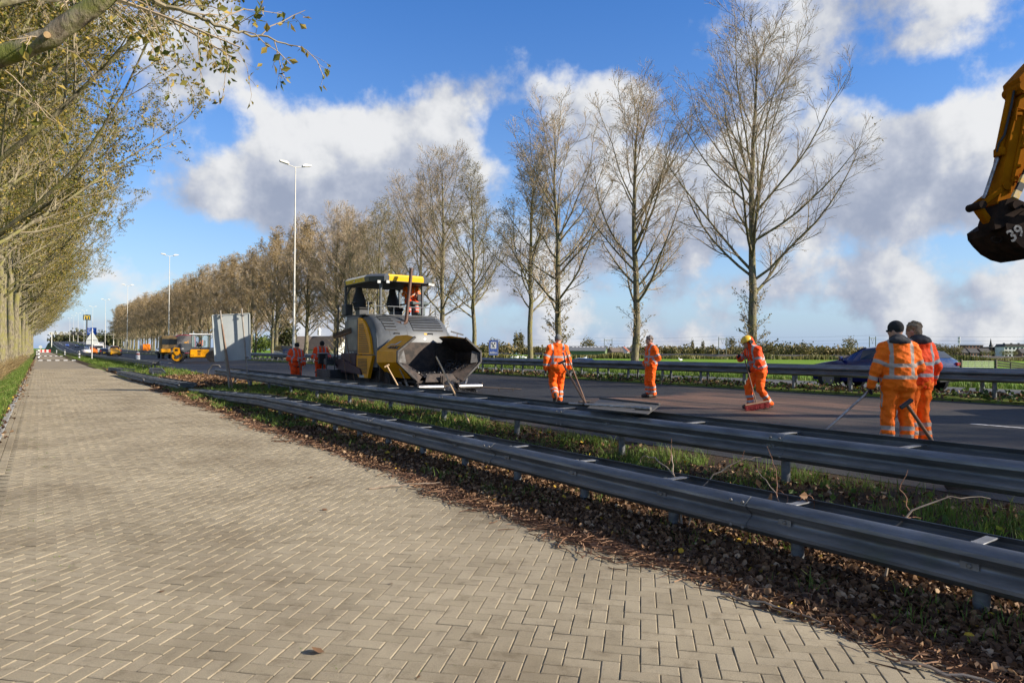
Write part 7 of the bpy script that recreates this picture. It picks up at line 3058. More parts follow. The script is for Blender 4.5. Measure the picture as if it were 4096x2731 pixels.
far_tree(1040, 190, 6.0, 6.0, 'low green shrubs right of the grey sign board', col=leaf_mat('bright_shrub', [(0.0, (0.05, 0.09, 0.015)), (1.0, (0.14, 0.17, 0.03))]), n=1500, size=0.55, name='shrub')
far_tree(1215, 175, 5.0, 5.0, 'low brown shrubs in front of the farmhouse roofs', n=1200, size=0.45, name='shrub')

# buildings
M_brickw = mat('house_brick', (0.16, 0.085, 0.06), (0.22, 0.12, 0.085), scale=3, rough=0.9)
M_roofd = mat('roof_dark', (0.035, 0.033, 0.034), (0.055, 0.052, 0.05), scale=2, rough=0.8)
M_white_w = mat('white_render', (0.70, 0.69, 0.66), (0.60, 0.59, 0.56), scale=1, rough=0.8)
M_roofg = mat('roof_sheet', (0.15, 0.155, 0.155), (0.12, 0.125, 0.125), scale=1, rough=0.7)
M_green_w = mat('green_cladding', (0.12, 0.165, 0.075), (0.10, 0.14, 0.065), scale=1, rough=0.8)
M_rred = mat('roof_red', (0.30, 0.095, 0.05), (0.24, 0.08, 0.045), scale=2, rough=0.8)
M_roofb = mat('roof_brown', (0.105, 0.085, 0.07), (0.14, 0.115, 0.095), scale=2, rough=0.85)


def house(name, px_, d, w, dep, eave, ridge, rz, wall, roof, label, gable='y', windows=2, cat='house', group=None, z0=-0.4):
    """ridge along local x (w); gables at +-w/2"""
    x, y = at_px(px_, d)
    e = empty(name, (x, y, z0), rz, label, cat, group)
    m = MB()
    m.box((0, 0, eave/2), (w, dep, eave))
    m.prism([(-dep/2, eave), (dep/2, eave), (0, ridge-0.05)], 'x', -w/2, w/2)
    wl_ = m.build('wall', wall, e)
    for s in (-1, 1):
        m = MB()
        a, b = Vector((0, s*(dep/2+0.35), eave-0.25)), Vector((0, 0, ridge+0.08))
        plate(m, [(-w/2-0.3, a.y, a.z), (w/2+0.3, a.y, a.z), (w/2+0.3, b.y, b.z), (-w/2-0.3, b.y, b.z)], 0.15, (0, s*(ridge-eave), dep/2))
        m.build('roof', roof, e)
    for k in range(windows):
        for s in (-1,):
            m = MB()
            m.box((-w/2+(k+0.5)*w/windows, s*(dep/2+0.02), eave*0.55), (w/windows*0.5, 0.06, eave*0.4))
            wd = m.build('window', M_glassk, e)
            m = MB()
            m.box((-w/2+(k+0.5)*w/windows, s*(dep/2+0.06), eave*0.34), (w/windows*0.55, 0.1, 0.12))
            m.build('sill', M_white_w, wd)
    return e


# farmhouse near the lamp post
h1 = house('farmhouse', 1318, 150, 9.0, 5.0, 2.4, 5.0, R_(-62), M_white_w, M_roofb, 'white gabled farmhouse with dark roof behind the screed worker', windows=0)
m = MB()
m.cyl((-3, 0, 5.4), (-3, 0, 6.4), 0.35, n=8)
m.cyl((-3, 0, 6.4), (-3, 0, 7.3), 0.45, 0.02, n=8)
m.build('turret', M_white_w, h1)
m = MB()
m.box((4.53, 0.4, 2.6), (0.06, 0.8, 1.0))
m.build('window', M_glassk, h1)
house('farmhouse', 1225, 165, 12.0, 7.0, 2.2, 5.2, -YAW+R_(8), M_brickw, M_roofb, 'low brown-roofed farm building left of the white gable', windows=4)
# long barn with skylights
bn = house('barn', 2352, 335, 17.5, 9.0, 2.6, 4.6, -YAW+R_(-14), M_green_w, M_roofg, 'long low barn with grey sheet roof and green gable beyond the meadow', windows=0, cat='barn')
for k in range(9):
    m = MB()
    plate(m, [(-7.6+1.8*k, -1.35, 4.22), (-6.6+1.8*k, -1.35, 4.22), (-6.6+1.8*k, -0.75, 4.48), (-7.6+1.8*k, -0.75, 4.48)], 0.02, (0, -2.0, 4.5))
    m.build('skylight', M_white_w, bn)
house('house', 2462, 350, 6.5, 5.0, 2.2, 4.0, -YAW+R_(20), M_brickw, M_roofb, 'small brick house right of the long barn', windows=2)
house('house', 2495, 360, 5.0, 5.0, 2.4, 4.6, -YAW+R_(70), M_white_w, M_rred, 'white house with red roof right of the barn', windows=1)
house('house', 2062, 410, 5.0, 4.5, 2.4, 5.2, -YAW+R_(75), M_white_w, M_roofd, 'tiny white gabled house under the two pointed poplars', windows=1)
house('house', 2520, 380, 7.0, 5.0, 2.2, 4.2, -YAW, M_brickw, M_roofd, 'dark-roofed shed at the end of the farm row', windows=2)
# village at the right
vl = ['first', 'second', 'third']
for k, px_ in enumerate((3850, 3885, 3932)):
    house('terraced_house', px_, 430, 6.2, 6.0, 2.9, 5.4, -YAW+R_(6), M_brickw, M_roofd, vl[k]+' dark-roofed brick village house from the left', windows=3, group='village houses')
    x, y = at_px(px_+14, 428)
house('terraced_house', 4092, 430, 7.0, 6.0, 2.9, 5.4, -YAW+R_(6), M_brickw, M_roofd, 'dark-roofed brick village house at the picture edge', windows=3, group='village houses')
for (px_, d, w_, h_, wall, lab, nw, ns) in ((3882, 520, 13, 8.4, M_brickw, 'flat-roofed brick apartment block behind the terraced houses', 5, 4), (3975, 480, 14, 6.6, M_brickw, 'long flat brick block left of the white apartment building', 6, 3), (4045, 470, 16, 7.0, M_white_w, 'white and brick apartment building with dark mansard roof at the village end', 6, 3), (3790, 500, 26, 3.4, M_brickw, 'low row of dark village garages behind the brown trees', 8, 1)):
    x, y = at_px(px_, d)
    e = empty('apartment_block', (x, y, -0.4), -YAW, lab, 'building')
    m = MB()
    m.box((0, 0, h_/2), (w_, 9, h_))
    m.build('wall', wall, e)
    m = MB()
    if wall is M_white_w:
        m.prism([(-w_/2-0.3, h_), (w_/2+0.3, h_), (w_/2-1.2, h_+1.9), (-w_/2+1.2, h_+1.9)], 'y', -4.8, 4.8)
        for x_ in (-5, 0, 5):
            m.box((x_, 0, h_+2.2), (0.8, 1.0, 1.0))
    else:
        m.box((0, 0, h_+0.2), (w_+0.4, 9.4, 0.4))
    m.build('roof', M_roofd, e)
    for i in range(nw):
        for j in range(ns):
            m = MB()
            m.box((-w_/2+(i+0.5)*w_/nw, -4.52, (j+0.55)*h_/ns), (w_/nw*0.55, 0.06, h_/ns*0.5))
            m.build('window', M_glassk, e)
x, y = at_px(3963, 560)
e = empty('church', (x, y, -0.4), -YAW, 'distant church tower with slender dark spire over the village', 'church')
m = MB()
m.box((0, 0, 4.0), (4.2, 4.2, 8.0))
m.build('tower', M_white_w, e)
m = MB()
m.cyl((0, 0, 8), (0, 0, 10.2), 1.5, 0.8, n=8)
m.cyl((0, 0, 10.2), (0, 0, 15), 0.8, 0.05, n=8)
m.build('spire', M_roofd, e)
x, y = at_px(3837, 480)
e = empty('telecom_mast', (x, y, -0.4), 0, 'thin telecom mast with panel antennas left of the church', 'mast')
m = MB()
m.cyl((0, 0, 0), (0, 0, 14), 0.28, 0.2, n=6)
m.build('pole', M_lamp, e)
for z in (10.6, 13.0):
    for a in range(3):
        m = MB()
        m.box((0.55*math.cos(a*2.1), 0.55*math.sin(a*2.1), z), (0.4, 0.4, 2.0))
        m.build('antenna', M_white_w, e)
# white paddock fence at the farm
e = empty('white_fence', (0, 0, 0), 0, 'low white board fence in front of the farm buildings', 'fence')
x0, y0 = at_px(1090, 128)
x1, y1 = at_px(1385, 118)
for k in range(25):
    f = k/24
    m = MB()
    m.box((x0+(x1-x0)*f, y0+(y1-y0)*f, 0.3), (0.12, 0.12, 1.4))
    m.build('post', M_white_w, e)
for z in (0.35, 0.62, 0.90):
    m = MB()
    m.tube([(x0, y0, z), (x1, y1, z)], 0.07, 4)
    m.build('rail', M_white_w, e)
# field gate with wooden wings
e = empty('field_gate', (0, 0, 0), 0, 'galvanised field gate between sloping wooden fence wings in the meadow', 'gate')
M_fw = mat('weathered_wood', (0.075, 0.065, 0.045), (0.12, 0.105, 0.075), scale=2, rough=0.9)
ga, gb, gl_, gr_ = Vector((99.0, 41.1, -0.35)), Vector((104.2, 39.1, -0.35)), Vector((97.0, 42.6, -0.35)), Vector((106.5, 37.4, -0.35))
for p in (ga, gb):
    m = MB()
    m.box(p+Vector((0, 0, 0.65)), (0.26, 0.26, 1.45))
    m.build('gate_post', M_fw, e)
for z in (0.15, 0.38, 0.62, 0.86, 1.12):
    m = MB()
    m.tube([ga+Vector((0, 0, z)), gb+Vector((0, 0, z))], 0.030, 5)
    m.build('gate_bar', M_zinc, e)
for f in (0.2, 0.4, 0.6, 0.8):
    m = MB()
    m.tube([ga.lerp(gb, f)+Vector((0, 0, 0.15)), ga.lerp(gb, f)+Vector((0, 0, 1.12))], 0.025, 5)
    m.build('gate_stay', M_zinc, e)
for (a, b) in ((ga, gl_+(gl_-ga)*1.2), (gb, gr_+(gr_-gb)*1.0)):
    for z, z2 in ((1.2, 0.35), (0.85, 0.1), (0.5, -0.1)):
        m = MB()
        p, q = a+Vector((0, 0, z)), b+Vector((0, 0, z2))
        plate(m, [p, q, q+Vector((0, 0, 0.2)), p+Vector((0, 0, 0.2))], 0.05, (0.45, 0.9, 0))
        m.build('fence_board', M_fw, e)
    for f in (0.35, 0.7, 1.0):
        m = MB()
        c = a.lerp(b, f)
        m.box(c+Vector((0, 0.08, 0.55-0.45*f)), (0.14, 0.14, 1.2))
        m.build('fence_post', M_fw, e)


# swans grazing in the meadow: one continuous body each
def swan_mesh():
    S = SDF((-0.6, -0.7, -0.05), (0.6, 0.7, 1.0), 0.045)
    S.ell((0, 0, 0.32), (0.24, 0.46, 0.22), 0.06)
    S.limb((0, -0.35, 0.36), (0, -0.55, 0.42), 0.10, 0.04, 0.06)
    S.limb((0, 0.36, 0.38), (0, 0.48, 0.62), 0.10, 0.07, 0.06)
    S.limb((0, 0.48, 0.62), (0, 0.42, 0.80), 0.07, 0.065, 0.03)
    S.ell((0, 0.48, 0.84), (0.06, 0.10, 0.06), 0.03)
    for s in (-0.09, 0.09):
        S.limb((s, 0, 0.2), (s, 0, 0.0), 0.035, 0.03, 0.03)
    return S.mesh('body', mat('swan_white', (0.80, 0.80, 0.77), rough=0.8))


swm = swan_mesh()
sl = ['white swan leftmost in the meadow flock', 'white swan second from the left in the meadow flock', 'white swan third from the left in the meadow flock', 'white swan fourth from the left in the meadow flock', 'white swan fifth from the left in the meadow flock', 'white swan sixth from the left in the meadow flock', 'white swan just left of the pale-trunked poplar', 'white swan right of the pale-trunked poplar', 'lone white swan between the two standing workers', 'lone white swan behind the man in profile']
for k, px_ in enumerate((2047, 2064, 2069, 2087, 2096, 2101, 2120, 2152, 2341, 2722)):
    x, y = at_px(px_, 195 if k < 9 else 160)
    e = empty('swan', (x, y, -0.36), rf.random()*6.28, sl[k], 'swan', 'swans in the meadow')
    o = bpy.data.objects.new('body', swm)
    link(o, e)
    m = MB()
    m.cyl((0, 0.56, 0.83), (0, 0.66, 0.80), 0.03, 0.012, n=6)
    m.build('beak', mat('beak_orange', (0.6, 0.2, 0.03), rough=0.6), e)
# ------------------------------------------------------------------ litter, grass and small plants
rv = np.random.default_rng(77)
ML_dead = leaf_mat('dead_leaf', [(0.0, (0.050, 0.026, 0.014)), (0.3, (0.120, 0.062, 0.030)), (0.6, (0.210, 0.120, 0.060)), (0.85, (0.330, 0.215, 0.125)), (0.97, (0.44, 0.31, 0.19)), (1.0, (0.55, 0.36, 0.04))], trans=0.12, rough=0.75)
ML_grass = leaf_mat('grass_blade', [(0.0, (0.060, 0.105, 0.016)), (0.4, (0.110, 0.180, 0.026)), (0.75, (0.165, 0.230, 0.040)), (1.0, (0.32, 0.27, 0.10))], trans=0.3, rough=0.6)
ML_dry = leaf_mat('dry_grass', [(0.0, (0.20, 0.135, 0.055)), (0.5, (0.36, 0.255, 0.115)), (1.0, (0.50, 0.38, 0.20))], trans=0.3, rough=0.7)
ML_twig = leaf_mat('litter_twig', [(0.0, (0.075, 0.038, 0.022)), (0.5, (0.165, 0.085, 0.045)), (1.0, (0.33, 0.20, 0.12))], trans=0.0, rough=0.8)
ML_weed = leaf_mat('weed_leaf', [(0.0, (0.035, 0.060, 0.012)), (0.5, (0.065, 0.115, 0.020)), (1.0, (0.13, 0.18, 0.035))], trans=0.25)
gzv = np.vectorize(lambda a, b: gz(a, b))


def curled_leaves(rng, XY, Z, size, flat=1.0):
    """crumpled leaves: two quads folded along the midrib with a raised tip"""
    N = len(XY)
    a = rng.random(N)*6.283
    s = size*(0.55+0.9*rng.random(N))
    tilt = rng.normal(0, 0.55, N)
    roll = rng.normal(0, 0.65, N)
    fold = rng.uniform(-0.6, 1.3, N)*flat
    curl = rng.uniform(-0.5, 0.9, N)*flat
    tilt, roll = tilt*flat, roll*flat
    loc = np.array([[0, 0, 0], [0.5, 0.0, 0], [1.0, 0, 0], [0.22, 0.36, 0], [0.72, 0.32, 0], [0.22, -0.36, 0], [0.72, -0.32, 0]], float)
    P = np.repeat(loc[None], N, 0)
    P[:, :, 0] -= 0.5
    P[:, 3:, 2] += np.abs(loc[3:, 1])[None, :]*fold[:, None]*1.1
    P[:, :, 2] += (P[:, :, 0]**2)*curl[:, None]*1.6
    P[:, :, 1] *= (0.7+0.7*rng.random(N))[:, None]
    P += rng.normal(0, 0.045, P.shape)
    P *= s[:, None, None]
    # roll about x, pitch about y, spin about z
    y, z = P[:, :, 1].copy(), P[:, :, 2].copy()
    c, q = np.cos(roll)[:, None], np.sin(roll)[:, None]
    P[:, :, 1], P[:, :, 2] = y*c-z*q, y*q+z*c
    x, z = P[:, :, 0].copy(), P[:, :, 2].copy()
    c, q = np.cos(tilt)[:, None], np.sin(tilt)[:, None]
    P[:, :, 0], P[:, :, 2] = x*c-z*q, x*q+z*c
    x, y = P[:, :, 0].copy(), P[:, :, 1].copy()
    c, q = np.cos(a)[:, None], np.sin(a)[:, None]
    P[:, :, 0], P[:, :, 1] = x*c-y*q, x*q+y*c
    P[:, :, 2] -= P[:, :, 2].min(1)[:, None]
    P[:, :, 0] += XY[:, 0][:, None]
    P[:, :, 1] += XY[:, 1][:, None]
    P[:, :, 2] += Z[:, None]
    F0 = np.array([[0, 1, 3, 3], [1, 2, 4, 3], [0, 5, 1, 1], [1, 5, 6, 2]])
    F0 = np.array([[0, 1, 4, 3], [1, 2, 4, 4], [0, 5, 6, 1], [1, 6, 2, 2]])
    quads = np.array([[0, 1, 4, 3], [0, 5, 6, 1]])
    tris = np.array([[1, 2, 4], [1, 6, 2]])
    off_ = (np.arange(N)*7)[:, None, None]
    # keep everything quads: tip triangles become quads through the midpoint vertex pair
    Q = (quads[None]+off_).reshape(-1, 4)
    T = (np.array([[1, 2, 4, 4], [1, 6, 2, 2]])[None]+off_).reshape(-1, 4)
    return P.reshape(-1, 3), Q, T


def tri_quad_mesh(name, V, Q, T, m, varq, vart):
    me = bpy.data.meshes.new(name)
    nq, nt_ = len(Q), len(T)
    me.vertices.add(len(V))
    me.vertices.foreach_set('co', np.ascontiguousarray(V, dtype=np.float32).ravel())
    loops = np.concatenate([Q.ravel(), T[:, :3].ravel()]).astype(np.int32)
    me.loops.add(len(loops))
    me.loops.foreach_set('vertex_index', loops)
    me.polygons.add(nq+nt_)
    me.polygons.foreach_set('loop_start', np.concatenate([np.arange(nq)*4, nq*4+np.arange(nt_)*3]).astype(np.int32))
    me.polygons.foreach_set('use_smooth', np.ones(nq+nt_, bool))
    me.materials.append(m)
    me.update(calc_edges=True)
    a = me.attributes.new('var', 'FLOAT', 'FACE')
    a.data.foreach_set('value', np.concatenate([varq, vart]).astype(np.float32))
    me.validate()
    return me


def litter(name, XY, size, label, lift=0.03, vmul=1.0):
    Z = gzv(XY[:, 0], XY[:, 1])+rv.random(len(XY))*lift
    V, Q, T = curled_leaves(rv, XY, Z, size)
    v = np.clip(rv.beta(0.9, 1.5, len(XY))*vmul, 0, 0.965)
    v = np.where(rv.random(len(XY)) < 0.012, 1.0, v)
    o = bpy.data.objects.new(name, tri_quad_mesh(name, V, Q, T, ML_dead, np.repeat(v, 2), np.repeat(v, 2)))
    link(o)
    return tag(o, label, 'leaves', kind='stuff')


# dense carpet between the paving and the rails, thinning out with distance
n = 46000
y = -3.0+14.5*rv.random(n)**1.15
x = 4.22+0.12*np.sin(y*1.7)+1.75*rv.random(n)**0.9
XY = np.column_stack([x, y])
litter('fallen_leaves', XY, 0.044, 'thick carpet of brown fallen leaves along the paving edge under the guard rail')
n = 9000
y = -3.0+16*rv.random(n)
x = 5.6+2.3*rv.random(n)
k_ = (np.sin(x*3.1+y*0.9)+np.sin(y*1.7-x)+rv.normal(0, 0.8, n)) > -0.2
XY = np.column_stack([x, y])[k_]
litter('fallen_leaves', XY, 0.048, 'brown leaves scattered in the grass between the two guard rails')
n = 22000
y = 10+26*rv.random(n)
x = 4.30+3.6*rv.random(n)**1.3
XY = np.column_stack([x, y])
litter('fallen_leaves', XY, 0.062, 'brown leaves strewn along the verge farther back by the rail ramp')
n = 20000
y = 30+34*rv.random(n)**0.9
x = 4.5+3.6*rv.random(n)
XY = np.column_stack([x, y])
litter('fallen_leaves', XY, 0.085, 'brown leaf litter around the dismantled rail sections')
n = 9000
y = 14+110*rv.random(n)**0.8
x = -0.75-1.3*rv.random(n)**2.0+0.35*rv.normal(0, 0.4, n)
XY = np.column_stack([np.minimum(x, -0.30), y])
litter('fallen_leaves', XY, 0.075, 'brown leaves drifted along the left edge of the brick lane')
n = 5000
y = 2+55*rv.random(n)
x = 19.4+3.2*rv.random(n)
litter('fallen_leaves', np.column_stack([x, y]), 0.09, 'dead leaves among the weeds of the median')
# a few single leaves blown onto the bricks
bl = [(0.75, 5.55, 'brown curled leaf lying on the bricks at the left'), (1.7, 3.35, 'brown leaf on the bricks near the bottom edge'), (1.35, 3.95, 'dark leaf stalk on the bricks near the bottom'), (2.2, 4.8, 'small dark leaf standing up on the bricks'), (2.6, 7.4, 'brown leaf on the bricks towards the verge'), (1.1, 10.3, 'brown leaf lying farther up the lane'), (3.1, 9.4, 'brown leaf close to the paving edge')]
for (x, y, lab) in bl:
    V, Q, T = curled_leaves(rv, np.array([[x, y]]), np.array([0.004]), 0.060, 0.10)
    o = bpy.data.objects.new('fallen_leaf', tri_quad_mesh('fallen_leaf', V, Q, T, ML_dead, np.full(2, 0.45), np.full(2, 0.45)))
    link(o)
    tag(o, lab, 'leaf', 'single leaves on the bricks')

# twig debris along the edge of the paving
def debris(name, n, y0, y1, xc, sx, L, r, label):
    y = y0+(y1-y0)*rv.random(n)
    x = xc(y)+rv.normal(0, sx, n)
    a = rv.normal(math.pi/2+0.12, 0.75, n)
    l = L*(0.3+rv.random(n))
    k = 4
    P = np.zeros((n, k, 3))
    for s in range(k):
        f = s/(k-1)-0.5
        P[:, s, 0] = x+np.cos(a)*l*f+rv.normal(0, 0.007, n)
        P[:, s, 1] = y+np.sin(a)*l*f+rv.normal(0, 0.007, n)
    P[:, :, 2] = np.maximum(gzv(P[:, :, 0], P[:, :, 1]), 0.0)+(0.006+0.03*rv.random(n))[:, None]+rv.normal(0, 0.004, (n, k))
    Rr = np.full((n, k), 1.0)*(r*(0.5+rv.random(n)))[:, None]
    V, F = tubes(P, Rr, 3)
    o_ = bpy.data.objects.new(name, arr_mesh(name, V, 4, F, ML_twig, var=np.repeat(rv.random(n), len(F)//n)))
    link(o_)
    return tag(o_, label, 'twigs', kind='stuff')


edge_x = lambda y: 4.30+0.10*np.sin(y*0.7)+0.05*np.sin(y*2.3)
debris('twig_litter', 6500, -2.5, 13.0, edge_x, 0.14, 0.22, 0.0040, 'matted brown twigs and stalks heaped along the paving edge')
debris('twig_litter', 2600, 11.0, 34.0, edge_x, 0.20, 0.26, 0.006, 'brown twigs and stalks along the paving edge farther back')


# grass
def grass(name, XY, h, w, m, label, cat='grass', lean=0.35, per=9, spread=0.05, wind=(0.0, 0.0)):
    N = len(XY)
    n = N*per
    c = np.repeat(XY, per, 0)+rv.normal(0, spread, (n, 2))
    z = gzv(c[:, 0], c[:, 1])
    hh = h*(0.45+0.8*rv.random(n))*np.repeat(0.6+0.8*rv.random(N), per)
    a = rv.random(n)*6.283
    ww = w*(0.6+0.7*rv.random(n))
    dx, dy = np.cos(a)*ww, np.sin(a)*ww
    lx, ly = rv.normal(0, lean, n)*hh+wind[0]*hh, rv.normal(0, lean, n)*hh+wind[1]*hh
    b = np.column_stack([c, z-0.01])
    W_ = np.column_stack([dx, dy, np.zeros(n)])
    mid = b+np.column_stack([lx*0.35, ly*0.35, hh*0.6])
    top = b+np.column_stack([lx, ly, hh*0.95])
    V = np.stack([b-W_, b+W_, mid+W_*0.8, mid-W_*0.8, top+W_*0.12, top-W_*0.12], 1).reshape(-1, 3)
    o_ = (np.arange(n)*6)[:, None]
    F = np.concatenate([o_+np.array([[0, 1, 2, 3]]), o_+np.array([[3, 2, 4, 5]])])
    v = np.clip(np.repeat(rv.random(N), per)*0.6+rv.random(n)*0.4, 0, 1)
    o2 = bpy.data.objects.new(name, arr_mesh(name, V, 4, F, m, var=np.concatenate([v, v])))
    link(o2)
    return tag(o2, label, cat, kind='stuff')


def patchy(n, x0, x1, y0, y1, thr, f=1.0, pw=1.0):
    x = x0+(x1-x0)*rv.random(n)
    y = y0+(y1-y0)*rv.random(n)**pw
    k = np.sin(x*2.3*f+1)*np.cos(y*1.3*f)+0.7*np.sin(y*2.9*f+x*1.7)+rv.normal(0, 0.5, n)
    return np.column_stack([x, y])[k > thr]


grass('grass_tufts', patchy(2600, 5.75, 7.9, -2.5, 14, -0.1), 0.15, 0.0045, ML_grass, 'green grass tufts growing between the two guard rails')
grass('grass_tufts', patchy(2600, 5.4, 7.9, 12, 31, -0.4), 0.16, 0.007, ML_grass, 'green grass growing along the verge towards the sign board')
grass('grass_tufts', patchy(800, 4.45, 5.4, -2, 16, 0.6), 0.12, 0.004, ML_grass, 'sparse green sprigs poking through the leaf carpet')
grass('grass_tufts', patchy(1500, 4.35, 5.6, 15, 33, 0.1), 0.14, 0.007, ML_grass, 'grass along the ramped end of the guard rail')
grass('grass_tufts', patchy(5200, 4.9, 8.0, 44, 150, -0.5, 0.4), 0.22, 0.016, ML_grass, 'grass slope beside the far guard rail')
grass('grass_tufts', patchy(12000, -2.4, -0.78, 14, 120, -0.9, 0.5, 1.3), 0.17, 0.010, ML_grass, 'bright green grass strip left of the brick lane', per=10)
grass('dry_grass', patchy(2600, -4.2, -1.7, 18, 120, -0.5, 0.5, 1.2), 0.75, 0.012, ML_dry, 'tall dry yellow grass at the foot of the lane-side poplars', lean=0.5, per=12, spread=0.12, wind=(0.5, -0.2))
grass('grass_tufts', patchy(7000, 33.6, 40.5, 2, 75, -0.5, 0.3), 0.30, 0.020, ML_grass, 'grass verge at the feet of the far poplars', per=7, spread=0.12)
grass('joint_moss', np.column_stack([rv.uniform(-0.4, 4.2, 700)*np.where(rv.random(700) < 0.55, 0.35, 1.0), rv.uniform(1.5, 22, 700)]), 0.016, 0.0035, ML_grass, 'tiny tufts of moss and grass in the paving joints', lean=0.8, per=8, spread=0.018)
# median weeds: broad leaves
n = 8500
x = 19.35+3.4*rv.random(n)
y = -6+72*rv.random(n)**1.2
k_ = (np.sin(y*0.9+x)+np.sin(y*0.37)+rv.normal(0, 0.6, n)) > 0.1
C = np.column_stack([x, y, gzv(x, y)+0.02+0.16*rv.random(n)**1.7])[k_]
V, F = leaf_quads(rv, C, 0.11, -0.2, 0.8)
o = bpy.data.objects.new('median_weeds', arr_mesh('median_weeds', V, 4, F, ML_weed, var=rv.random(len(F))))
link(o)
tag(o, 'dark green weeds growing along the median under the rails', 'weeds', kind='stuff')
n = 900
C = np.column_stack([rv.uniform(5.7, 7.7, n), rv.uniform(-1, 18, n), np.zeros(n)])
C[:, 2] = gzv(C[:, 0], C[:, 1])+0.03+0.07*rv.random(n)
V, F = leaf_quads(rv, C, 0.065, -0.3, 0.8)
o = bpy.data.objects.new('verge_weeds', arr_mesh('verge_weeds', V, 4, F, ML_weed, var=0.5+0.5*rv.random(len(F))))
link(o)
tag(o, 'small broad-leaved weeds in the grass between the rails', 'weeds', kind='stuff')


# bare branches sticking up between the beams of the near rail
def bare_branch(base, tips, label):
    e = empty('bare_branch', base, 0, label, 'branch', 'bare branches between the rail beams')
    for pts, r in tips:
        m = MB()
        P = [Vector(p) for p in pts]
        q = []
        for a, b in zip(P, P[1:]):
            for i in range(4):
                q.append(a.lerp(b, i/4)+Vector(rv.normal(0, 0.006, 3)))
        q.append(P[-1])
        m.tube(q, [r*(1-0.7*i/len(q)) for i in range(len(q))], 6)
        m.build('stem', mat('branch_pale', (0.34, 0.27, 0.20), (0.22, 0.16, 0.11), scale=9, rough=0.8) if r > 0.006 else mat('branch_red', (0.26, 0.12, 0.06), (0.17, 0.08, 0.045), scale=9, rough=0.8), e)
    return e


bare_branch((5.18, 4.62, 0.05), [([(0, 0, 0), (0.03, 0.05, 0.34), (0.12, 0.22, 0.50), (0.30, 0.42, 0.66)], 0.013), ([(0.09, 0.17, 0.46), (0.20, 0.55, 0.58), (0.32, 0.85, 0.55), (0.35, 0.95, 0.45)], 0.007), ([(0.16, 0.30, 0.56), (0.24, 0.36, 0.72), (0.26, 0.38, 0.80)], 0.004)], 'pale forked branch curving left above the near guard rail')
bare_branch((5.20, 4.55, 0.05), [([(0, 0, 0), (0.05, -0.02, 0.32), (0.22, -0.12, 0.52), (0.45, -0.26, 0.66), (0.62, -0.36, 0.68)], 0.010), ([(0.45, -0.26, 0.66), (0.50, -0.26, 0.74)], 0.004)], 'pale single branch arching right above the near guard rail')
bare_branch((5.22, 3.42, 0.05), [([(0, 0, 0), (-0.02, 0.06, 0.30), (0.10, 0.26, 0.48), (0.30, 0.60, 0.62)], 0.008), ([(0.08, 0.22, 0.44), (0.16, 0.30, 0.66), (0.20, 0.42, 0.86)], 0.005), ([(0.0, 0.0, 0.25), (0.12, 0.16, 0.46), (0.16, 0.30, 0.50)], 0.005), ([(0.02, 0.04, 0.30), (0.10, 0.0, 0.52), (0.14, -0.06, 0.50), (0.12, -0.10, 0.30)], 0.005), ([(0.02, 0.04, 0.28), (0.06, 0.02, 0.48), (0.10, 0.0, 0.30)], 0.004)], 'tangle of reddish twigs with dead leaves above the near guard rail')
C = np.array([[5.30, 3.72, 0.52], [5.28, 3.68, 0.42], [5.33, 3.78, 0.40], [5.27, 3.60, 0.38], [5.42, 3.95, 0.60], [5.36, 3.40, 0.50], [5.33, 3.38, 0.55]])
for c in C:
    V, F = leaf_quads(rv, c[None], 0.085, 0.6, 0.7)
    o = bpy.data.objects.new('dead_leaf', arr_mesh('dead_leaf', V, 4, F, ML_dead, var=np.full(1, 0.5)))
    link(o, bpy.data.objects['bare_branch.002'])
    o.matrix_parent_inverse = Matrix.Translation((-5.22, -3.42, -0.05))
bare_branch((5.25, 2.70, 0.05), [([(0, 0, 0), (0.06, -0.02, 0.34), (0.25, -0.06, 0.50), (0.45, -0.26, 0.62), (0.62, -0.46, 0.62)], 0.011), ([(0.24, -0.06, 0.50), (0.24, 0.0, 0.66), (0.30, -0.02, 0.80)], 0.005), ([(0.20, -0.04, 0.46), (0.34, -0.10, 0.44)], 0.005)], 'pale crooked branch lying over the rear beam at the right')
# fallen sticks on the edge of the paving
for (pts, r, lab) in (([(4.02, 1.98, 0.02), (4.14, 1.62, 0.03), (4.20, 1.30, 0.02), (4.32, 1.05, 0.03)], 0.012, 'brown stick lying over the paving edge at the bottom right'), ([(3.45, 8.2, 0.02), (3.85, 8.1, 0.03), (4.3, 7.9, 0.05)], 0.012, 'long pale reed stalk lying out over the bricks'), ([(4.05, 3.25, 0.03), (4.12, 2.85, 0.04), (4.16, 2.45, 0.03)], 0.009, 'thin brown stick along the litter edge')):
    e = empty('fallen_stick', (0, 0, 0), 0, lab, 'stick')
    m = MB()
    P = [Vector(p) for p in pts]
    q = []
    for a, b in zip(P, P[1:]):
        for i in range(5):
            q.append(a.lerp(b, i/5)+Vector(rv.normal(0, 0.006, 3)))
    q.append(P[-1])
    m.tube(q, [r*(1-0.5*i/len(q)) for i in range(len(q))], 6)
    m.build('stem', MATS['branch_pale'], e)


# ---- the thick limb of the nearest lane-side poplar, with its leafy side branch
near_tree = LT[0]
imv = Matrix.Translation(near_tree.location) @ Matrix.Rotation(near_tree.rotation_euler.z, 4, 'Z') @ Matrix.Scale(near_tree.scale[0], 4)
imv = imv.inverted()
tx, ty = near_tree.location.x, near_tree.location.y


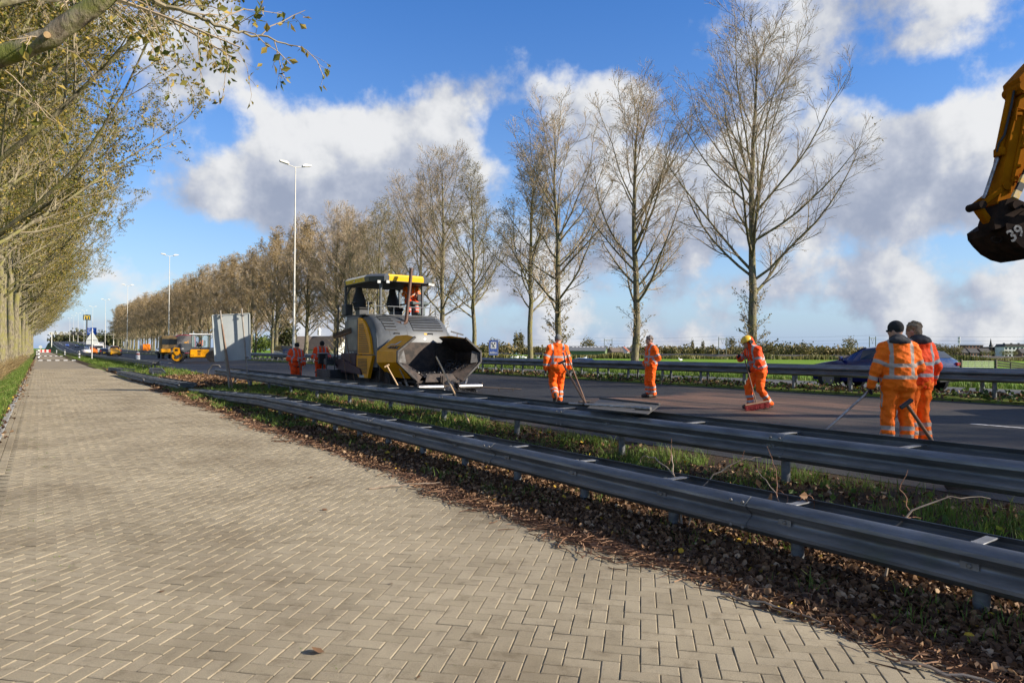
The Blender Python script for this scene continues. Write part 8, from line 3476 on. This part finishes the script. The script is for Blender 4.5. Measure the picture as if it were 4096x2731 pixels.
def limb(name, pts, radii, m, n=12, jit=0.0, parent=None):
    mb = MB()
    P = [Vector(p) for p in pts]
    q, rr_ = [], []
    for i, (a, b) in enumerate(zip(P, P[1:])):
        for k in range(5):
            f = k/5
            q.append(a.lerp(b, f)+Vector(rv.normal(0, jit, 3)))
            rr_.append(radii[i]+(radii[i+1]-radii[i])*f)
    q.append(P[-1])
    rr_.append(radii[-1])
    mb.tube(q, rr_, n)
    o_ = mb.build(name, m, parent or near_tree)
    o_.matrix_parent_inverse = imv if parent is None else Matrix.Identity(4)
    return o_


M_limb = bark_mat('limb_bark', (0.12, 0.095, 0.07), (0.30, 0.25, 0.185), (0.165, 0.175, 0.045), 3.5)
lm = limb('limb', [(tx, ty, 3.2), (-1.6, 8.2, 3.70), (-0.9, 7.86, 4.02), (-0.32, 7.45, 4.28), (0.05, 7.20, 4.46), (0.43, 6.93, 4.80), (0.9, 6.6, 5.5), (1.6, 6.2, 6.6)], [0.15, 0.115, 0.100, 0.088, 0.084, 0.078, 0.065, 0.04], M_limb, 16, 0.004)
sb = limb('side_branch', [(0.47, 6.95, 4.86), (0.70, 6.85, 4.88), (1.02, 6.80, 4.80), (1.30, 6.75, 4.73), (1.62, 6.70, 4.72), (1.98, 6.68, 4.68)], [0.030, 0.024, 0.019, 0.015, 0.011, 0.006], M_twig_l, 7, 0.012)
st = limb('stub', [(0.02, 7.14, 4.44), (0.02, 7.07, 4.42)], [0.030, 0.027], mat('cut_wood', (0.46, 0.31, 0.16), (0.36, 0.22, 0.10), scale=20, rough=0.8), 10)
# twigs hanging from limb and branch, with curled leaves
src = np.array([[(0.35, 6.95, 4.70), (0.70, 6.85, 4.88), (1.02, 6.80, 4.80), (1.30, 6.75, 4.73), (1.62, 6.70, 4.72), (1.98, 6.68, 4.68)],
                [(-0.9, 7.86, 4.02), (-0.6, 7.6, 4.1), (-0.32, 7.45, 4.28), (0.05, 7.20, 4.46), (0.43, 6.93, 4.80), (0.9, 6.6, 5.5)],
                [(0.0, 8.6, 5.6), (0.4, 8.4, 5.5), (0.8, 8.3, 5.4), (1.2, 8.2, 5.3), (1.5, 8.1, 5.2), (1.8, 8.0, 5.1)],
                [(-0.4, 9.6, 5.9), (0.2, 9.4, 5.9), (0.7, 9.2, 5.8), (1.2, 9.1, 5.7), (1.6, 9.0, 5.5), (2.0, 8.9, 5.3)]])
sr = np.full((4, 6), 0.012)
sr[2:] = np.linspace(0.02, 0.008, 6)
P1, R1 = sprout(rv, src, sr, 14, 0.05, 1.0, 1.0, 0.75, 5, up=-0.16, wob=0.16, rk=0.5, rmin=0.0035, taper=0.5, lt=0.3)
P2, R2 = sprout(rv, P1, R1, 4, 0.25, 1.0, 0.7, 0.24, 3, up=-0.05, wob=0.16, rk=0.6, rmin=0.0022, taper=0.6)
cv, cf, cm, b0 = [], [], [], 0
for (P, R, nn) in ((src[2:], sr[2:], 5), (P1, R1, 4), (P2, R2, 3)):
    v, f = tubes(P, R, nn)
    cv.append(v)
    cf.append(f+b0)
    cm.append(np.zeros(len(f), int))
    b0 += len(v)
C = np.vstack([along(rv, P2, 2, 0.5, 1.0, 0.01), along(rv, P1, 3, 0.3, 1.0, 0.01)])
v, f = leaf_quads(rv, C, 0.075, 0.7, 0.6)
cv.append(v)
cf.append(f+b0)
cm.append(np.ones(len(f), int))
cf = np.vstack(cf)
o = bpy.data.objects.new('hanging_twigs', arr_mesh('hanging_twigs', np.vstack(cv), 4, cf, [M_twig, ML_lane], mi=np.concatenate(cm), var=rv.random(len(cf))))
link(o, near_tree)
o.matrix_parent_inverse = imv
o['kind'] = 'stuff'
